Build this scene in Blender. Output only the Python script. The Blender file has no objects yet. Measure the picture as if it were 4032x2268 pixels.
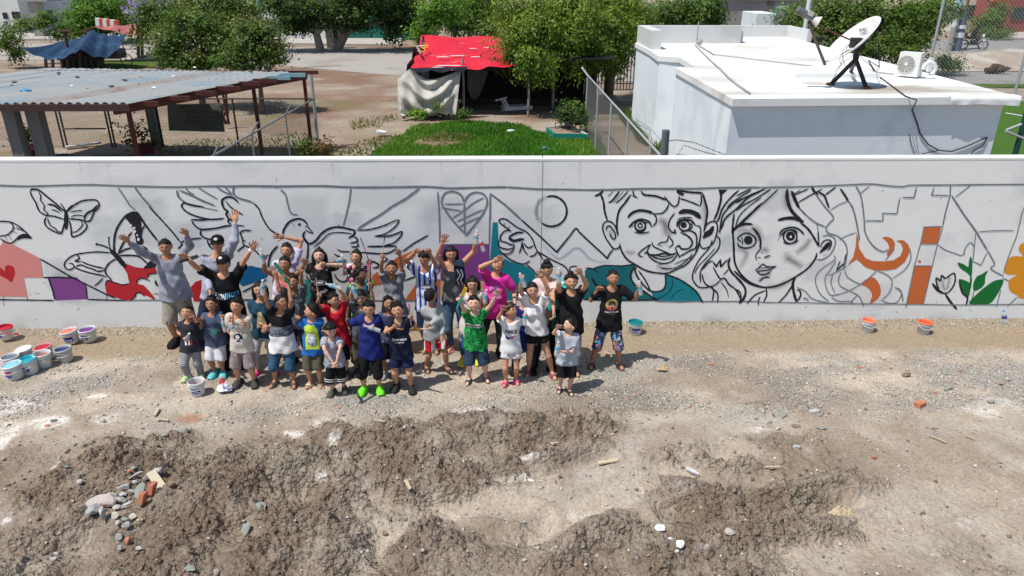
import bpy,math,random
import numpy as np
from mathutils import Vector,Matrix
from mathutils.bvhtree import BVHTree
random.seed(7);RNG=np.random.default_rng(11)
SC=bpy.context.scene;COL=SC.collection
PITCH,YAW,ROLL,CAMH,FPX=math.radians(23.66),math.radians(1.36),math.radians(0.2),5.4,2889.4
_f=Vector((math.sin(YAW)*math.cos(PITCH),math.cos(YAW)*math.cos(PITCH),-math.sin(PITCH)))
_r0=Vector((math.cos(YAW),-math.sin(YAW),0));_u0=_r0.cross(_f)
_r=_r0*math.cos(ROLL)+_u0*math.sin(ROLL);_u=_r.cross(_f)
CAM=Vector((0,0,CAMH))
cam=bpy.data.cameras.new('camera');cam.sensor_width=36;cam.lens=36*FPX/4032;cam.clip_end=600
co=bpy.data.objects.new('camera',cam);COL.objects.link(co)
co.matrix_world=Matrix(((_r.x,_u.x,-_f.x,0),(_r.y,_u.y,-_f.y,0),(_r.z,_u.z,-_f.z,CAMH),(0,0,0,1)))
SC.camera=co
SUNV=Vector((-0.378,-0.212,0.900)).normalized()
w=bpy.data.worlds.new('World');SC.world=w;w.use_nodes=True
nt=w.node_tree;nt.nodes.clear()
o_=nt.nodes.new('ShaderNodeOutputWorld');b_=nt.nodes.new('ShaderNodeBackground');s_=nt.nodes.new('ShaderNodeTexSky')
s_.sky_type='NISHITA';s_.sun_disc=False;s_.sun_elevation=math.asin(SUNV.z);s_.sun_rotation=math.atan2(SUNV.x,SUNV.y)
s_.air_density=1.1;s_.dust_density=0.6
nt.links.new(s_.outputs[0],b_.inputs[0]);nt.links.new(b_.outputs[0],o_.inputs[0]);b_.inputs[1].default_value=0.11
sun=bpy.data.lights.new('sun','SUN');sun.energy=4.6;sun.angle=math.radians(0.5);sun.color=(1,0.95,0.88)
so=bpy.data.objects.new('sun',sun);COL.objects.link(so);so.rotation_euler=(-SUNV).to_track_quat('-Z','Y').to_euler();so.location=(0,0,30)
SC.view_settings.view_transform='Standard';SC.view_settings.look='None';SC.view_settings.gamma=1
SC.view_settings.use_curve_mapping=False;SC.view_settings.exposure=0.04
SC.render.engine='CYCLES';SC.cycles.max_bounces=6;SC.cycles.transparent_max_bounces=12;SC.cycles.use_denoising=True
def ray(px,py):return(_f+_r*((px-2016)/FPX)+_u*((1134-py)/FPX))
def G(px,py,z=0.0):
 d=ray(px,py);return CAM+d*((z-CAMH)/d.z)
def W(px,py,y):
 d=ray(px,py);return CAM+d*(y/d.y)
K=4032/2576.0
def Gd(x,y,z=0.0):return G(x*K,y*K,z)
def Wd(x,y,Y):return W(x*K,y*K,Y)
ZO={'A':(440,780,2.786),'B':(640,1120,3.15),'C':(1040,880,3.15),'D':(1140,1120,3.15),'E':(1640,880,3.15),'F':(1740,1120,3.15),'H':(2000,960,2.898),'I':(0,1240,2.927),'1':(0,640,2.1954),'2':(800,640,2.1467),'3':(1900,640,2.1955),'4':(2900,640,2.0698),'P':(0,1500,1.84),'Q':(1300,1500,1.84),'R':(2632,1250,1.4236),'S':(300,1780,3.22)}
def Z(k,x,y):
 a,b,s=ZO[k];return(a+x/s,b+y/s)
WY=10.88
WH=W(2016,399.5*K,WY).z-.028
def setp(o,label=None,cat=None,group=None,kind=None):
 if label:o['label']=label
 if cat:o['category']=cat
 if group:o['group']=group
 if kind:o['kind']=kind
 return o
def thing(name,label,cat,loc,group=None):
 o=bpy.data.objects.new(name,None);COL.objects.link(o);o.location=loc;o.empty_display_size=.1
 return setp(o,label,cat,group)
def link(name,me,parent=None):
 o=bpy.data.objects.new(name,me);COL.objects.link(o)
 if parent is not None:o.parent=parent
 return o
def wloc(o):
 v=Vector((0,0,0))
 while o is not None:v=v+o.location;o=o.parent
 return v
def np_mesh(name,V,F,mats,smooth=False,fmat=None):
 """V (n,3), F (m,k) ints"""
 V=np.asarray(V,dtype=np.float32);F=np.asarray(F,dtype=np.int32)
 me=bpy.data.meshes.new(name);me.vertices.add(len(V));me.vertices.foreach_set('co',V.ravel())
 k=F.shape[1];me.loops.add(F.size);me.loops.foreach_set('vertex_index',F.ravel())
 me.polygons.add(len(F));me.polygons.foreach_set('loop_start',np.arange(0,F.size,k,dtype=np.int32))
 if fmat is not None:me.polygons.foreach_set('material_index',np.asarray(fmat,dtype=np.int32))
 if smooth:me.polygons.foreach_set('use_smooth',np.ones(len(F),dtype=bool))
 for m in(mats if isinstance(mats,(list,tuple))else[mats]):me.materials.append(m)
 me.update(calc_edges=True);return me
class MB:
 """collects simple shapes in world space; build() links them as one mesh object"""
 def __init__(s):s.v=[];s.f=[];s.m=[];s.sm=[]
 def add(s,vs,fs,mi=0,sm=False):
  n=len(s.v);s.v+=[tuple(v)for v in vs];s.f+=[tuple(i+n for i in f)for f in fs];s.m+=[mi]*len(fs);s.sm+=[sm]*len(fs);return s
 def box(s,c,d,R=None,mi=0,taper=1.0):
  c=Vector(c);hx,hy,hz=d[0]/2,d[1]/2,d[2]/2;vs=[]
  for z in(-1,1):
   t=taper if z>0 else 1
   for x,y in((-1,-1),(1,-1),(1,1),(-1,1)):
    p=Vector((x*hx*t,y*hy*t,z*hz))
    if R is not None:p=R@p
    vs.append(c+p)
  return s.add(vs,[(3,2,1,0),(4,5,6,7),(0,1,5,4),(1,2,6,5),(2,3,7,6),(3,0,4,7)],mi)
 def bar(s,a,b,w,h=None,mi=0,up=(0,0,1)):
  a,b=Vector(a),Vector(b);d=b-a;L=d.length;d.normalize();up=Vector(up)
  if abs(d.dot(up))>.98:up=Vector((0,1,0))
  x=d.cross(up).normalized();y=x.cross(d);h=h or w
  R=Matrix((x,y,d)).transposed();return s.box((a+b)/2,(w,h,L),R,mi)
 def tube(s,pts,rs,n=8,mi=0,cap=True,sm=True):
  pts=[Vector(p)for p in pts]
  if not hasattr(rs,'__len__'):rs=[rs]*len(pts)
  vs=[];fs=[];prev=None
  for i,p in enumerate(pts):
   d=(pts[min(i+1,len(pts)-1)]-pts[max(i-1,0)])
   if d.length<1e-9:d=Vector((0,0,1))
   d.normalize()
   if prev is None:
    up=Vector((0,0,1))if abs(d.z)<.9 else Vector((1,0,0));x=d.cross(up).normalized()
   else:x=(prev-d*prev.dot(d)).normalized()
   prev=x;y=d.cross(x)
   for j in range(n):
    a=2*math.pi*j/n;vs.append(p+(x*math.cos(a)+y*math.sin(a))*rs[i])
  for i in range(len(pts)-1):
   for j in range(n):fs.append((i*n+j,i*n+(j+1)%n,(i+1)*n+(j+1)%n,(i+1)*n+j))
  s.add(vs,fs,mi,sm)
  if cap:s.add(vs[:n],[tuple(range(n))[::-1]],mi);s.add(vs[-n:],[tuple(range(n))],mi)
  return s
 def lathe(s,c,prof,n=20,mi=0,axis=(0,0,1),sm=True,capb=True,capt=True):
  c=Vector(c);ax=Vector(axis).normalized();x=ax.orthogonal().normalized();y=ax.cross(x);vs=[];fs=[]
  for r,z in prof:
   for j in range(n):
    a=2*math.pi*j/n;vs.append(c+ax*z+(x*math.cos(a)+y*math.sin(a))*r)
  for i in range(len(prof)-1):
   for j in range(n):fs.append((i*n+j,i*n+(j+1)%n,(i+1)*n+(j+1)%n,(i+1)*n+j))
  s.add(vs,fs,mi,sm)
  if capb and prof[0][0]>1e-4:s.add(vs[:n],[tuple(range(n))[::-1]],mi)
  if capt and prof[-1][0]>1e-4:s.add(vs[-n:],[tuple(range(n))],mi)
  return s
 def ell(s,c,r,n=12,m=8,R=None,mi=0):
  c=Vector(c);vs=[];fs=[]
  for i in range(m+1):
   t=math.pi*i/m
   for j in range(n):
    a=2*math.pi*j/n;p=Vector((r[0]*math.sin(t)*math.cos(a),r[1]*math.sin(t)*math.sin(a),r[2]*math.cos(t)))
    if R is not None:p=R@p
    vs.append(c+p)
  for i in range(m):
   for j in range(n):fs.append((i*n+j,(i+1)*n+j,(i+1)*n+(j+1)%n,i*n+(j+1)%n))
  return s.add(vs,fs,mi,True)
 def rock(s,c,r,seed=0,R=None,mi=0,rough=.25,sub=1):
  rg=random.Random(seed);import bmesh
  bm=bmesh.new();bmesh.ops.create_icosphere(bm,subdivisions=sub+1,radius=1)
  pl=[(Vector((rg.gauss(0,1),rg.gauss(0,1),rg.gauss(0,1))).normalized(),rg.uniform(.42,.82))for _ in range(8)]
  vs=[]
  for v in bm.verts:
   p=v.co.copy()
   for n_,d in pl:
    e=p.dot(n_)-d
    if e>0:p-=n_*e
   p*=1+rg.uniform(-rough,rough)*.25
   p=Vector((p.x*r[0],p.y*r[1],p.z*r[2]))
   if R is not None:p=R@p
   vs.append(Vector(c)+p)
  fs=[tuple(v.index for v in f.verts)for f in bm.faces];bm.free()
  return s.add(vs,fs,mi,False)
 def build(s,name,mats,parent=None,**kw):
  if parent is None:
   vs=np.array(s.v);lo=vs.min(0);hi=vs.max(0);og=Vector(((lo[0]+hi[0])/2,(lo[1]+hi[1])/2,lo[2]))
  else:og=wloc(parent)
  me=bpy.data.meshes.new(name);me.from_pydata([(v[0]-og.x,v[1]-og.y,v[2]-og.z)for v in s.v],[],s.f)
  for m in(mats if isinstance(mats,(list,tuple))else[mats]):me.materials.append(m)
  me.polygons.foreach_set('material_index',s.m);me.polygons.foreach_set('use_smooth',s.sm);me.update()
  o=link(name,me,parent)
  if parent is None:o.location=og
  return setp(o,**kw)
def np_obj(name,V,F,mats,parent=None,smooth=False,fmat=None,**kw):
 V=np.asarray(V,dtype=np.float64)
 og=wloc(parent)if parent is not None else Vector(((V[:,0].min()+V[:,0].max())/2,(V[:,1].min()+V[:,1].max())/2,V[:,2].min()))
 me=np_mesh(name,V-np.array(og),F,mats,smooth,fmat);o=link(name,me,parent)
 if parent is None:o.location=og
 return setp(o,**kw)
def copy_tree(o,delta,parent=None,**kw):
 c=o.copy();COL.objects.link(c)
 for ch in o.children:copy_tree(ch,None,c)
 if parent is not None:c.parent=parent;c.matrix_parent_inverse=o.matrix_parent_inverse.copy()
 if delta is not None:c.location=Vector(o.location)+Vector(delta)
 return setp(c,**kw)
MATS={}
def mat(name,col,rough=.8,var=.12,scale=6.,bump=.0,bscale=60.,metal=0.,col2=None,c2scale=2.,c2amt=.5,spec=.3,stretch=None,detail=4):
 if name in MATS:return MATS[name]
 m=bpy.data.materials.new(name);m.use_nodes=True;nt=m.node_tree;N=nt.nodes;L=nt.links;bs=N['Principled BSDF']
 bs.inputs['Roughness'].default_value=rough;bs.inputs['Metallic'].default_value=metal;bs.inputs['Specular IOR Level'].default_value=spec
 tc=N.new('ShaderNodeTexCoord');vec=tc.outputs['Object']
 if stretch:
  mp=N.new('ShaderNodeMapping');mp.inputs['Scale'].default_value=stretch;L.new(vec,mp.inputs[0]);vec=mp.outputs[0]
 nz=N.new('ShaderNodeTexNoise');nz.inputs['Scale'].default_value=scale;nz.inputs['Detail'].default_value=detail;L.new(vec,nz.inputs['Vector'])
 base=N.new('ShaderNodeMix');base.data_type='RGBA';c=Vector(col)
 base.inputs['A'].default_value=(*(c*(1-var)),1);base.inputs['B'].default_value=(*[min(1,x*(1+var))for x in c],1)
 L.new(nz.outputs['Fac'],base.inputs['Factor']);out=base.outputs['Result']
 if col2 is not None:
  n2=N.new('ShaderNodeTexNoise');n2.inputs['Scale'].default_value=c2scale;n2.inputs['Detail'].default_value=6;n2.inputs['Roughness'].default_value=.65;L.new(vec,n2.inputs['Vector'])
  cr=N.new('ShaderNodeValToRGB');t=1-c2amt;cr.color_ramp.elements[0].position=.28+.4*t;cr.color_ramp.elements[1].position=.40+.4*t;L.new(n2.outputs['Fac'],cr.inputs[0])
  mx=N.new('ShaderNodeMix');mx.data_type='RGBA';mx.inputs['B'].default_value=(*col2,1);L.new(cr.outputs[0],mx.inputs['Factor']);L.new(out,mx.inputs['A']);out=mx.outputs['Result']
 L.new(out,bs.inputs['Base Color'])
 if bump:
  bn=N.new('ShaderNodeTexNoise');bn.inputs['Scale'].default_value=bscale;bn.inputs['Detail'].default_value=5;L.new(vec,bn.inputs['Vector'])
  bp=N.new('ShaderNodeBump');bp.inputs['Strength'].default_value=min(1,bump);bp.inputs['Distance'].default_value=.01;L.new(bn.outputs['Fac'],bp.inputs['Height']);L.new(bp.outputs[0],bs.inputs['Normal'])
 MATS[name]=m;return m
def mat_attr(name,attr='Col',rough=.9,bump=.4,bscale=80,var=.12,spec=.15):
 m=bpy.data.materials.new(name);m.use_nodes=True;nt=m.node_tree;N=nt.nodes;L=nt.links;bs=N['Principled BSDF']
 bs.inputs['Roughness'].default_value=rough;bs.inputs['Specular IOR Level'].default_value=spec
 at=N.new('ShaderNodeAttribute');at.attribute_name=attr;tc=N.new('ShaderNodeTexCoord')
 nz=N.new('ShaderNodeTexNoise');nz.inputs['Scale'].default_value=bscale;nz.inputs['Detail'].default_value=8;nz.inputs['Roughness'].default_value=.7;L.new(tc.outputs['Object'],nz.inputs['Vector'])
 mr=N.new('ShaderNodeMapRange');mr.inputs['From Min'].default_value=.3;mr.inputs['From Max'].default_value=.7;mr.inputs['To Min'].default_value=1-var*2;mr.inputs['To Max'].default_value=1+var*2;L.new(nz.outputs['Fac'],mr.inputs[0])
 vm=N.new('ShaderNodeVectorMath');vm.operation='SCALE';L.new(at.outputs['Color'],vm.inputs[0]);L.new(mr.outputs[0],vm.inputs['Scale']);L.new(vm.outputs[0],bs.inputs['Base Color'])
 bp=N.new('ShaderNodeBump');bp.inputs['Strength'].default_value=bump;bp.inputs['Distance'].default_value=.012;L.new(nz.outputs['Fac'],bp.inputs['Height']);L.new(bp.outputs[0],bs.inputs['Normal'])
 MATS[name]=m;return m
def set_col(me,C):
 a=me.color_attributes.new('Col','FLOAT_COLOR','POINT');c4=np.ones((len(C),4),dtype=np.float32);c4[:,:3]=C;a.data.foreach_set('color',c4.ravel())
def vnoise(x,y,seed=0):
 xi=np.floor(x).astype(np.int64);yi=np.floor(y).astype(np.int64);fx=x-xi;fy=y-yi;fx=fx*fx*(3-2*fx);fy=fy*fy*(3-2*fy)
 def h(a,b):
  n=(a*374761393+b*668265263+seed*974711)&0x7fffffff;n=((n^(n>>13))*1274126177)&0x7fffffff;return((n^(n>>16))&0xffff)/65535.0
 return(h(xi,yi)*(1-fx)+h(xi+1,yi)*fx)*(1-fy)+(h(xi,yi+1)*(1-fx)+h(xi+1,yi+1)*fx)*fy
def fbm(x,y,seed=0,o=4,g=.5):
 a=0;amp=1;tot=0
 for i in range(o):a=a+amp*vnoise(x*2**i,y*2**i,seed+i*17);tot+=amp;amp*=g
 return a/tot
def hsh(a,b,seed):
 n=(a*374761393+b*668265263+seed*974711)&0x7fffffff;n=((n^(n>>13))*1274126177)&0x7fffffff;return((n^(n>>16))&0xffff)/65535.0
def clods(x,y,s,seed=0,dens=.8,ecc=1.0):
 """rounded lumps of diameter about s on a jittered grid; returns height"""
 gx=x/s;gy=y/s;xi=np.floor(gx).astype(np.int64);yi=np.floor(gy).astype(np.int64);out=np.zeros_like(x)
 for dx in(-1,0,1):
  for dy in(-1,0,1):
   a=xi+dx;b=yi+dy;cx=a+hsh(a,b,seed);cy=b+hsh(a,b,seed+5);r=.35+.5*hsh(a,b,seed+9);on=hsh(a,b,seed+13)<dens
   d2=((gx-cx)**2+((gy-cy)*ecc)**2)/(r*r);out=np.maximum(out,np.where(on,np.sqrt(np.maximum(0,1-d2))*r,0))
 return out*s
def cracks(x,y,s,seed=0):
 """broken lumps: returns (edge distance 0..1, lump level 0..1, distance to lump centre)"""
 gx=x/s;gy=y/s;xi=np.floor(gx).astype(np.int64);yi=np.floor(gy).astype(np.int64);f1=np.full(x.shape,9.);f2=f1.copy();lv=np.zeros_like(x)
 for dx in(-1,0,1):
  for dy in(-1,0,1):
   a=xi+dx;b=yi+dy;d=np.sqrt((gx-a-hsh(a,b,seed))**2+(gy-b-hsh(a,b,seed+5))**2);m=d<f1;f2=np.where(m,f1,np.minimum(f2,d));lv=np.where(m,hsh(a,b,seed+9),lv);f1=np.where(m,d,f1)
 return np.clip((f2-f1)*2.2,0,1),lv,f1
def seg_dist(X,Y,pts):
 """distance to a polyline, signed side (left +) and param 0..1"""
 best=np.full(X.shape,1e9);par=np.zeros(X.shape);sd=np.zeros(X.shape);n=len(pts)-1
 for i in range(n):
  ax,ay=pts[i][0],pts[i][1];bx,by=pts[i+1][0],pts[i+1][1];dx,dy=bx-ax,by-ay;L2=dx*dx+dy*dy+1e-9
  t=np.clip(((X-ax)*dx+(Y-ay)*dy)/L2,0,1);ex=X-ax-t*dx;ey=Y-ay-t*dy;d=np.sqrt(ex*ex+ey*ey);m=d<best
  best=np.where(m,d,best);par=np.where(m,(i+t)/n,par);sd=np.where(m,np.sign(dx*ey-dy*ex),sd)
 return best,par,sd
def sst(x,a,b):
 t=np.clip((x-a)/(b-a),0,1);return t*t*(3-2*t)
def catmull(P,n=6,closed=False):
 P=[Vector((p[0],p[1],0))for p in P];m=len(P)
 if m<3 and not closed:return[(p.x,p.y)for p in P]
 out=[]
 for i in range(m if closed else m-1):
  if closed:p0,p1,p2,p3=P[(i-1)%m],P[i],P[(i+1)%m],P[(i+2)%m]
  else:p0,p1,p2,p3=P[max(i-1,0)],P[i],P[i+1],P[min(i+2,m-1)]
  for k in range(n):
   t=k/n;q=0.5*((2*p1)+(p2-p0)*t+(2*p0-5*p1+4*p2-p3)*t*t+(-p0+3*p1-3*p2+p3)*t**3);out.append((q.x,q.y))
 if not closed:out.append((P[-1].x,P[-1].y))
 return out
# ================================================================== GROUND IN FRONT OF THE WALL
def poly_w(k,pts):return[tuple(G(*Z(k,x,y)))[:2]for x,y in pts]
GX0,GX1,GY0,GY1,GS=-11.0,11.5,3.9,10.96,0.017
gx=np.arange(GX0,GX1,GS);gy=np.arange(GY0,GY1+GS,GS);X,Y=np.meshgrid(gx,gy);NX,NY=len(gx),len(gy)
clod=np.zeros_like(X);Hh=np.zeros_like(X)
def dome(k,x,y,rx,ry,h,c=1.0,rot=0.):
 global Hh,clod
 p=G(*Z(k,x,y));q=G(*Z(k,x+rx,y));R1=(q-p).length;R2=(G(*Z(k,x,y+ry))-p).length
 u=(X-p.x)/R1;v=(Y-p.y)/R2;d=np.sqrt(u*u+v*v)+.35*(fbm(X*3,Y*3,91)-.5);m=1-sst(d,.55,1.1);Hh+=h*m;clod=np.maximum(clod,m*c)
RIDGES=[('P',[(560,700),(680,630),(800,600),(940,640)],.20,.13,1),('P',[(330,780),(480,740),(600,760)],.16,.09,1),('P',[(940,640),(1100,690),(1180,640),(1300,590)],.15,.09,1),('P',[(1250,720),(1500,680),(1750,700),(1950,680)],.30,.10,1),('P',[(1950,720),(2120,680),(2260,640),(2400,590)],.14,.17,1),('P',[(2470,740),(2440,880),(2470,1010)],.17,.18,1),('P',[(2490,1180),(2500,1300),(2470,1413)],.16,.18,1),('P',[(1150,900),(1400,880),(1650,860),(1850,800)],.25,.14,1),('P',[(1050,1000),(1300,1060),(1250,1200),(1100,1300)],.25,.13,1),('P',[(1900,1100),(2100,1200),(2200,1330)],.28,.10,1),('P',[(0,1190),(200,1180),(400,1110),(600,1030),(700,1000)],.11,.11,.6),('P',[(620,1090),(800,1060),(960,1080)],.13,.09,1),('P',[(0,1370),(120,1330),(260,1350)],.20,.16,.9),('P',[(1300,1400),(1600,1330),(1900,1380)],.15,.09,1),('P',[(2330,400),(2430,390),(2500,430)],.13,.17,.7),('P',[(660,500),(850,490),(1080,500),(1350,430)],.10,.05,.7),('Q',[(260,520),(330,460),(430,410)],.20,.14,1),('Q',[(700,480),(850,400),(980,370),(1200,370),(1350,400)],.19,.19,1),('Q',[(1350,400),(1500,370),(1650,330),(1830,310),(1960,290)],.14,.16,.8),('Q',[(420,600),(600,560),(820,560),(1050,600),(1150,640)],.22,.12,1),('Q',[(290,720),(450,740),(650,720),(830,700)],.17,.12,.9),('Q',[(560,830),(700,800),(900,780),(1050,720),(1160,680)],.10,.08,1),('Q',[(1560,590),(1680,520),(1780,480),(1930,450)],.09,.12,.6),('Q',[(1200,560),(1400,520),(1560,560)],.10,.05,.8),('Q',[(420,1380),(540,1290),(680,1170),(780,1130)],.13,.12,1),('Q',[(720,1290),(850,1240),(960,1200)],.12,.08,1),('Q',[(1380,1290),(1560,1270),(1680,1210),(1800,1150),(1960,1080),(2120,1030)],.11,.16,.5),('Q',[(900,1400),(1100,1370),(1400,1380),(1700,1370)],.16,.09,1),('Q',[(1900,1300),(2100,1250),(2350,1260)],.20,.08,1),('R',[(0,960),(200,1050),(430,1060),(600,1080),(720,1010)],.14,.10,1),('R',[(720,1010),(830,980),(950,950),(1120,930)],.10,.13,.7),('R',[(150,1190),(320,1180),(460,1130)],.13,.10,1),('R',[(330,1290),(550,1230),(760,1200),(980,1180)],.10,.07,1),('R',[(0,1400),(200,1400),(450,1380)],.20,.07,1),('R',[(60,780),(250,830),(420,850)],.10,.05,.8),('R',[(440,520),(600,500),(800,520)],.09,.05,.3)]
for k,pts,hw,h,c in RIDGES:
 pw=poly_w(k,pts);xs=[p[0]for p in pw];ys=[p[1]for p in pw];hw*=1.3;h*=.82;pad=hw*3.2
 i0,i1=np.searchsorted(gx,[min(xs)-pad,max(xs)+pad]);j0,j1=np.searchsorted(gy,[min(ys)-pad,max(ys)+pad])
 if i1<=i0 or j1<=j0:continue
 sx,sy=X[j0:j1,i0:i1],Y[j0:j1,i0:i1]
 wx=sx+.16*(fbm(sx*2.5,sy*2.5,3)-.5)+.05*(vnoise(sx*12,sy*12,8)-.5);wy=sy+.16*(fbm(sx*2.5+9,sy*2.5,4)-.5)+.05*(vnoise(sx*12+7,sy*12,8)-.5)
 d,t,s=seg_dist(wx,wy,pw);d=d/hw;ends=sst(t,0,.12)*sst(1-t,0,.12)*.6+.4
 prof=np.where(d<1,1-.35*d*d,.65*np.exp(-((d-1)/.38)**2))-.22*np.exp(-((d-2.0)/.5)**2)
 Hh[j0:j1,i0:i1]+=h*prof*ends;clod[j0:j1,i0:i1]=np.maximum(clod[j0:j1,i0:i1],c*np.clip(1.5-d*.62,0,1))
for k,pts,hw,dp in[('Q',[(150,1450),(420,1120),(720,960),(1150,900),(1500,1000)],.16,.05),('Q',[(1450,1250),(1650,1000),(2100,820),(2500,640),(2900,520)],.22,.06),('P',[(0,1290),(350,1230),(700,1130)],.2,.05),('Q',[(1150,720),(1500,680),(1750,600),(2000,560)],.13,.06),('R',[(0,1110),(350,1130),(700,1110),(1050,1040)],.12,.05),('P',[(1850,880),(2150,800),(2350,700)],.2,.09),('R',[(900,1350),(1300,1150),(1800,950)],.2,.03),('R',[(700,1000),(860,1010),(1000,985)],.07,.09)]:
 pw=poly_w(k,pts);d,t,s=seg_dist(X+.08*(fbm(X*3,Y*3,13)-.5),Y+.08*(fbm(X*3+5,Y*3,14)-.5),pw);m=np.exp(-(d/hw)**4);Hh+=-dp*m+dp*.45*np.exp(-((d-hw*1.45)/(hw*.4))**2)+.0015*m*np.sin(t*len(pts)*60)
def region(k,pts,soft=.6):
 pw=poly_w(k,pts);n=len(pw);ins=np.zeros(X.shape,dtype=bool);xs=X+.4*(fbm(X*1.7,Y*1.7,21)-.5);ys=Y+.4*(fbm(X*1.7+5,Y*1.7,22)-.5)
 for i in range(n):
  x1,y1=pw[i];x2,y2=pw[(i+1)%n];c=((y1>ys)!=(y2>ys))&(xs<(x2-x1)*(ys-y1)/(y2-y1+1e-12)+x1);ins^=c
 d,_,_=seg_dist(xs,ys,pw+[pw[0]]);return np.clip(np.where(ins,d,-d)/soft+.5,0,1)
r_brown=np.maximum.reduce([region('P',[(100,560),(700,480),(1300,440),(2100,400),(2540,480),(2400,560),(2480,720),(2500,1000),(2550,1500),(1000,1500),(900,1100),(500,1100),(0,1150),(-400,800)]),region('Q',[(230,520),(500,380),(1200,330),(1950,270),(2100,380),(1900,520),(1600,650),(1150,700),(900,840),(300,780)],.2),region('Q',[(400,1400),(700,1100),(1000,950),(1500,870),(1500,1150),(1400,1250),(1150,1500)],.3)*.55,region('Q',[(1700,1250),(2100,1000),(2600,900),(3200,1000),(2700,1500),(1100,1500)],.3)*.9,region('R',[(0,760),(450,640),(900,700),(1250,850),(1150,960),(900,1230),(400,1340),(-100,1300)],.3)*.8])
n1=fbm(X*1.3,Y*1.3,31,4);n2=fbm(X*4,Y*4,32,4);n3=fbm(X*14,Y*14,33,4)
ragged=np.clip((n2-.42)*4,0,1)*np.clip((fbm(X*1.1+2,Y*1.5,95)-.30)*5,0,1)
near=1-sst(Y+.5*(n1-.5),7.2,8.1)
rough0=.75*near*(.14+.6*np.clip((fbm(X*.8+11,Y*1.1,101)-.44)*5,0,1)*np.clip((n2-.3)*3,0,1))*(1-.5*sst(X,4,8))
clodm=np.clip(np.maximum(clod*(.45+.75*np.clip((n2-.25)*3,0,1)),np.maximum(r_brown*ragged*.8,rough0)),0,1)
Hh+=.05*r_brown*(n2-.4)
Hh+=.035*(n1-.5)+.02*(n2-.5)+.012*(n3-.5)*(.4+clodm)
wx,wy=X+.05*(n3-.5),Y+.05*(fbm(X*13+4,Y*13,38)-.5)
C1=clods(wx,wy,.17,1,.55);C2=clods(wx+3,wy,.095,2,.7);C3=clods(wx,wy+2,.055,3,.8)
e1,v1,q1=cracks(wx*1.0,wy,.15,21);e2,v2,q2=cracks(wx+.4,wy,.075,22)
cl2=.82*clodm**1.2*np.clip((fbm(X*2.2,Y*2.2,44)-.25)*3,.25,1)
Hh+=cl2*((.015+.075*v1)*sst(e1,0,.4)+(.008+.035*v2)*sst(e2,0,.5)+.38*C1*e1+.50*C2+.8*C3-.020*(1-sst(e1,0,.35))*np.clip((n2-.3)*4,0,1)-.012*(1-sst(e2,0,.4)))
Hh+=-.006*(1-sst(cracks(wx*1.0+2,wy,.21,28)[0],0,.10))*(1-clodm)*r_brown
Hh+=(1-clodm)*.10*C3*np.clip((n2-.45)*5,0,1)
yw=Y+.25*(n1-.5)
gravel=sst(yw,7.7,8.5)*(1-sst(yw,9.6,9.95));sand=sst(yw,9.6,9.95)
foot=sst(Y+.1*(n2-.5),10.35,10.85)
Hh+=.03*sand*(fbm(X*.8,Y*2,41)-.5)+(.028*(X/8.0)-.012)*sand+foot*.03*(n3-.5)
Cg=clods(X,Y,.045,7,.6,1.2);Hh+=gravel*Cg*.35*np.clip((n2-.35)*4,0,1)+foot*Cg*.45
keep=sst(Y,8.2,8.6)*(1-sst(Y,10.3,10.6));Hh=Hh*(1-keep*.35)
def C(*c):return np.array(c)[None,None,:]
light=C(.385,.345,.292);brown=C(.180,.140,.110);grey=C(.40,.39,.365);sandc=C(.305,.248,.182);white=C(.70,.69,.68);tan=C(.268,.220,.176)
col=light*(1-0)+0*X[...,None]
def mixc(c,m):
 global col
 m=np.clip(m,0,1)[...,None];col=col*(1-m)+c*m
mixc(tan,np.clip((n1-.42)*3.5,0,1)*.8);mixc(grey,np.clip((fbm(X*.9+4,Y*1.6,51)-.47)*5,0,1)*.55)
mixc(tan*.88,r_brown*.85);mixc(brown,np.clip(clodm*.85+r_brown*.25,0,1)*(.5+.5*n2));mixc(light*.92,near*np.clip((fbm(X*5,Y*5,103)-.54)*7,0,1)*.55);mixc(brown*.95,near*np.clip((fbm(X*1.9+3,Y*1.9,104)-.53)*6,0,1)*.5);mixc(brown*1.45,np.clip((n2-.48)*5,0,1)*.45);mixc(light*.9,r_brown*np.clip((fbm(X*2.4+8,Y*2.4,88)-.5)*6,0,1)*.55)
mixc(grey*.95,gravel*(.12+.75*np.clip((fbm(X*1.2+6,Y*2,97)-.42)*5,0,1)));mixc(light*1.15,gravel*np.clip((fbm(X*1.1,Y*2.2,54)-.5)*5,0,1)*.9)
mixc(sandc*.95,sand*.95);mixc(grey*.85*C(1.05,.97,.86),foot*.75)
mixc(brown*1.2,(1-sand)*np.clip((fbm(X*.7+1,Y*1.4,77)-.56)*7,0,1)*.45*(1-.5*sst(X,2,6)));mixc(light*1.22,gravel*np.clip((fbm(X*1.6+4,Y*3,107)-.55)*7,0,1)*.8);mixc(light*1.08,sst(X,3,7)*near*np.clip((fbm(X*.9,Y*1.3,109)-.42)*4,0,1)*.7)
for k,pts,hw,a_ in[('Q',[(180,1420),(420,1120),(720,960),(1150,880),(1500,860)],.26,.75),('Q',[(1480,1200),(1680,1000),(2100,820),(2500,640),(2900,520)],.32,.8),('P',[(0,1290),(350,1240),(700,1200)],.22,.5),('P',[(1850,900),(2150,820),(2380,760)],.22,.6),('P',[(2560,600),(2620,900),(2560,1200)],.25,.6),('R',[(700,1330),(1100,1200),(1700,1000)],.5,.5)]:
 d,t,s=seg_dist(X+.25*(n1-.5),Y+.25*(n2-.5),poly_w(k,pts));mixc(light*1.1,np.exp(-(d/hw)**3)*a_*(1-.6*clodm))
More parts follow.
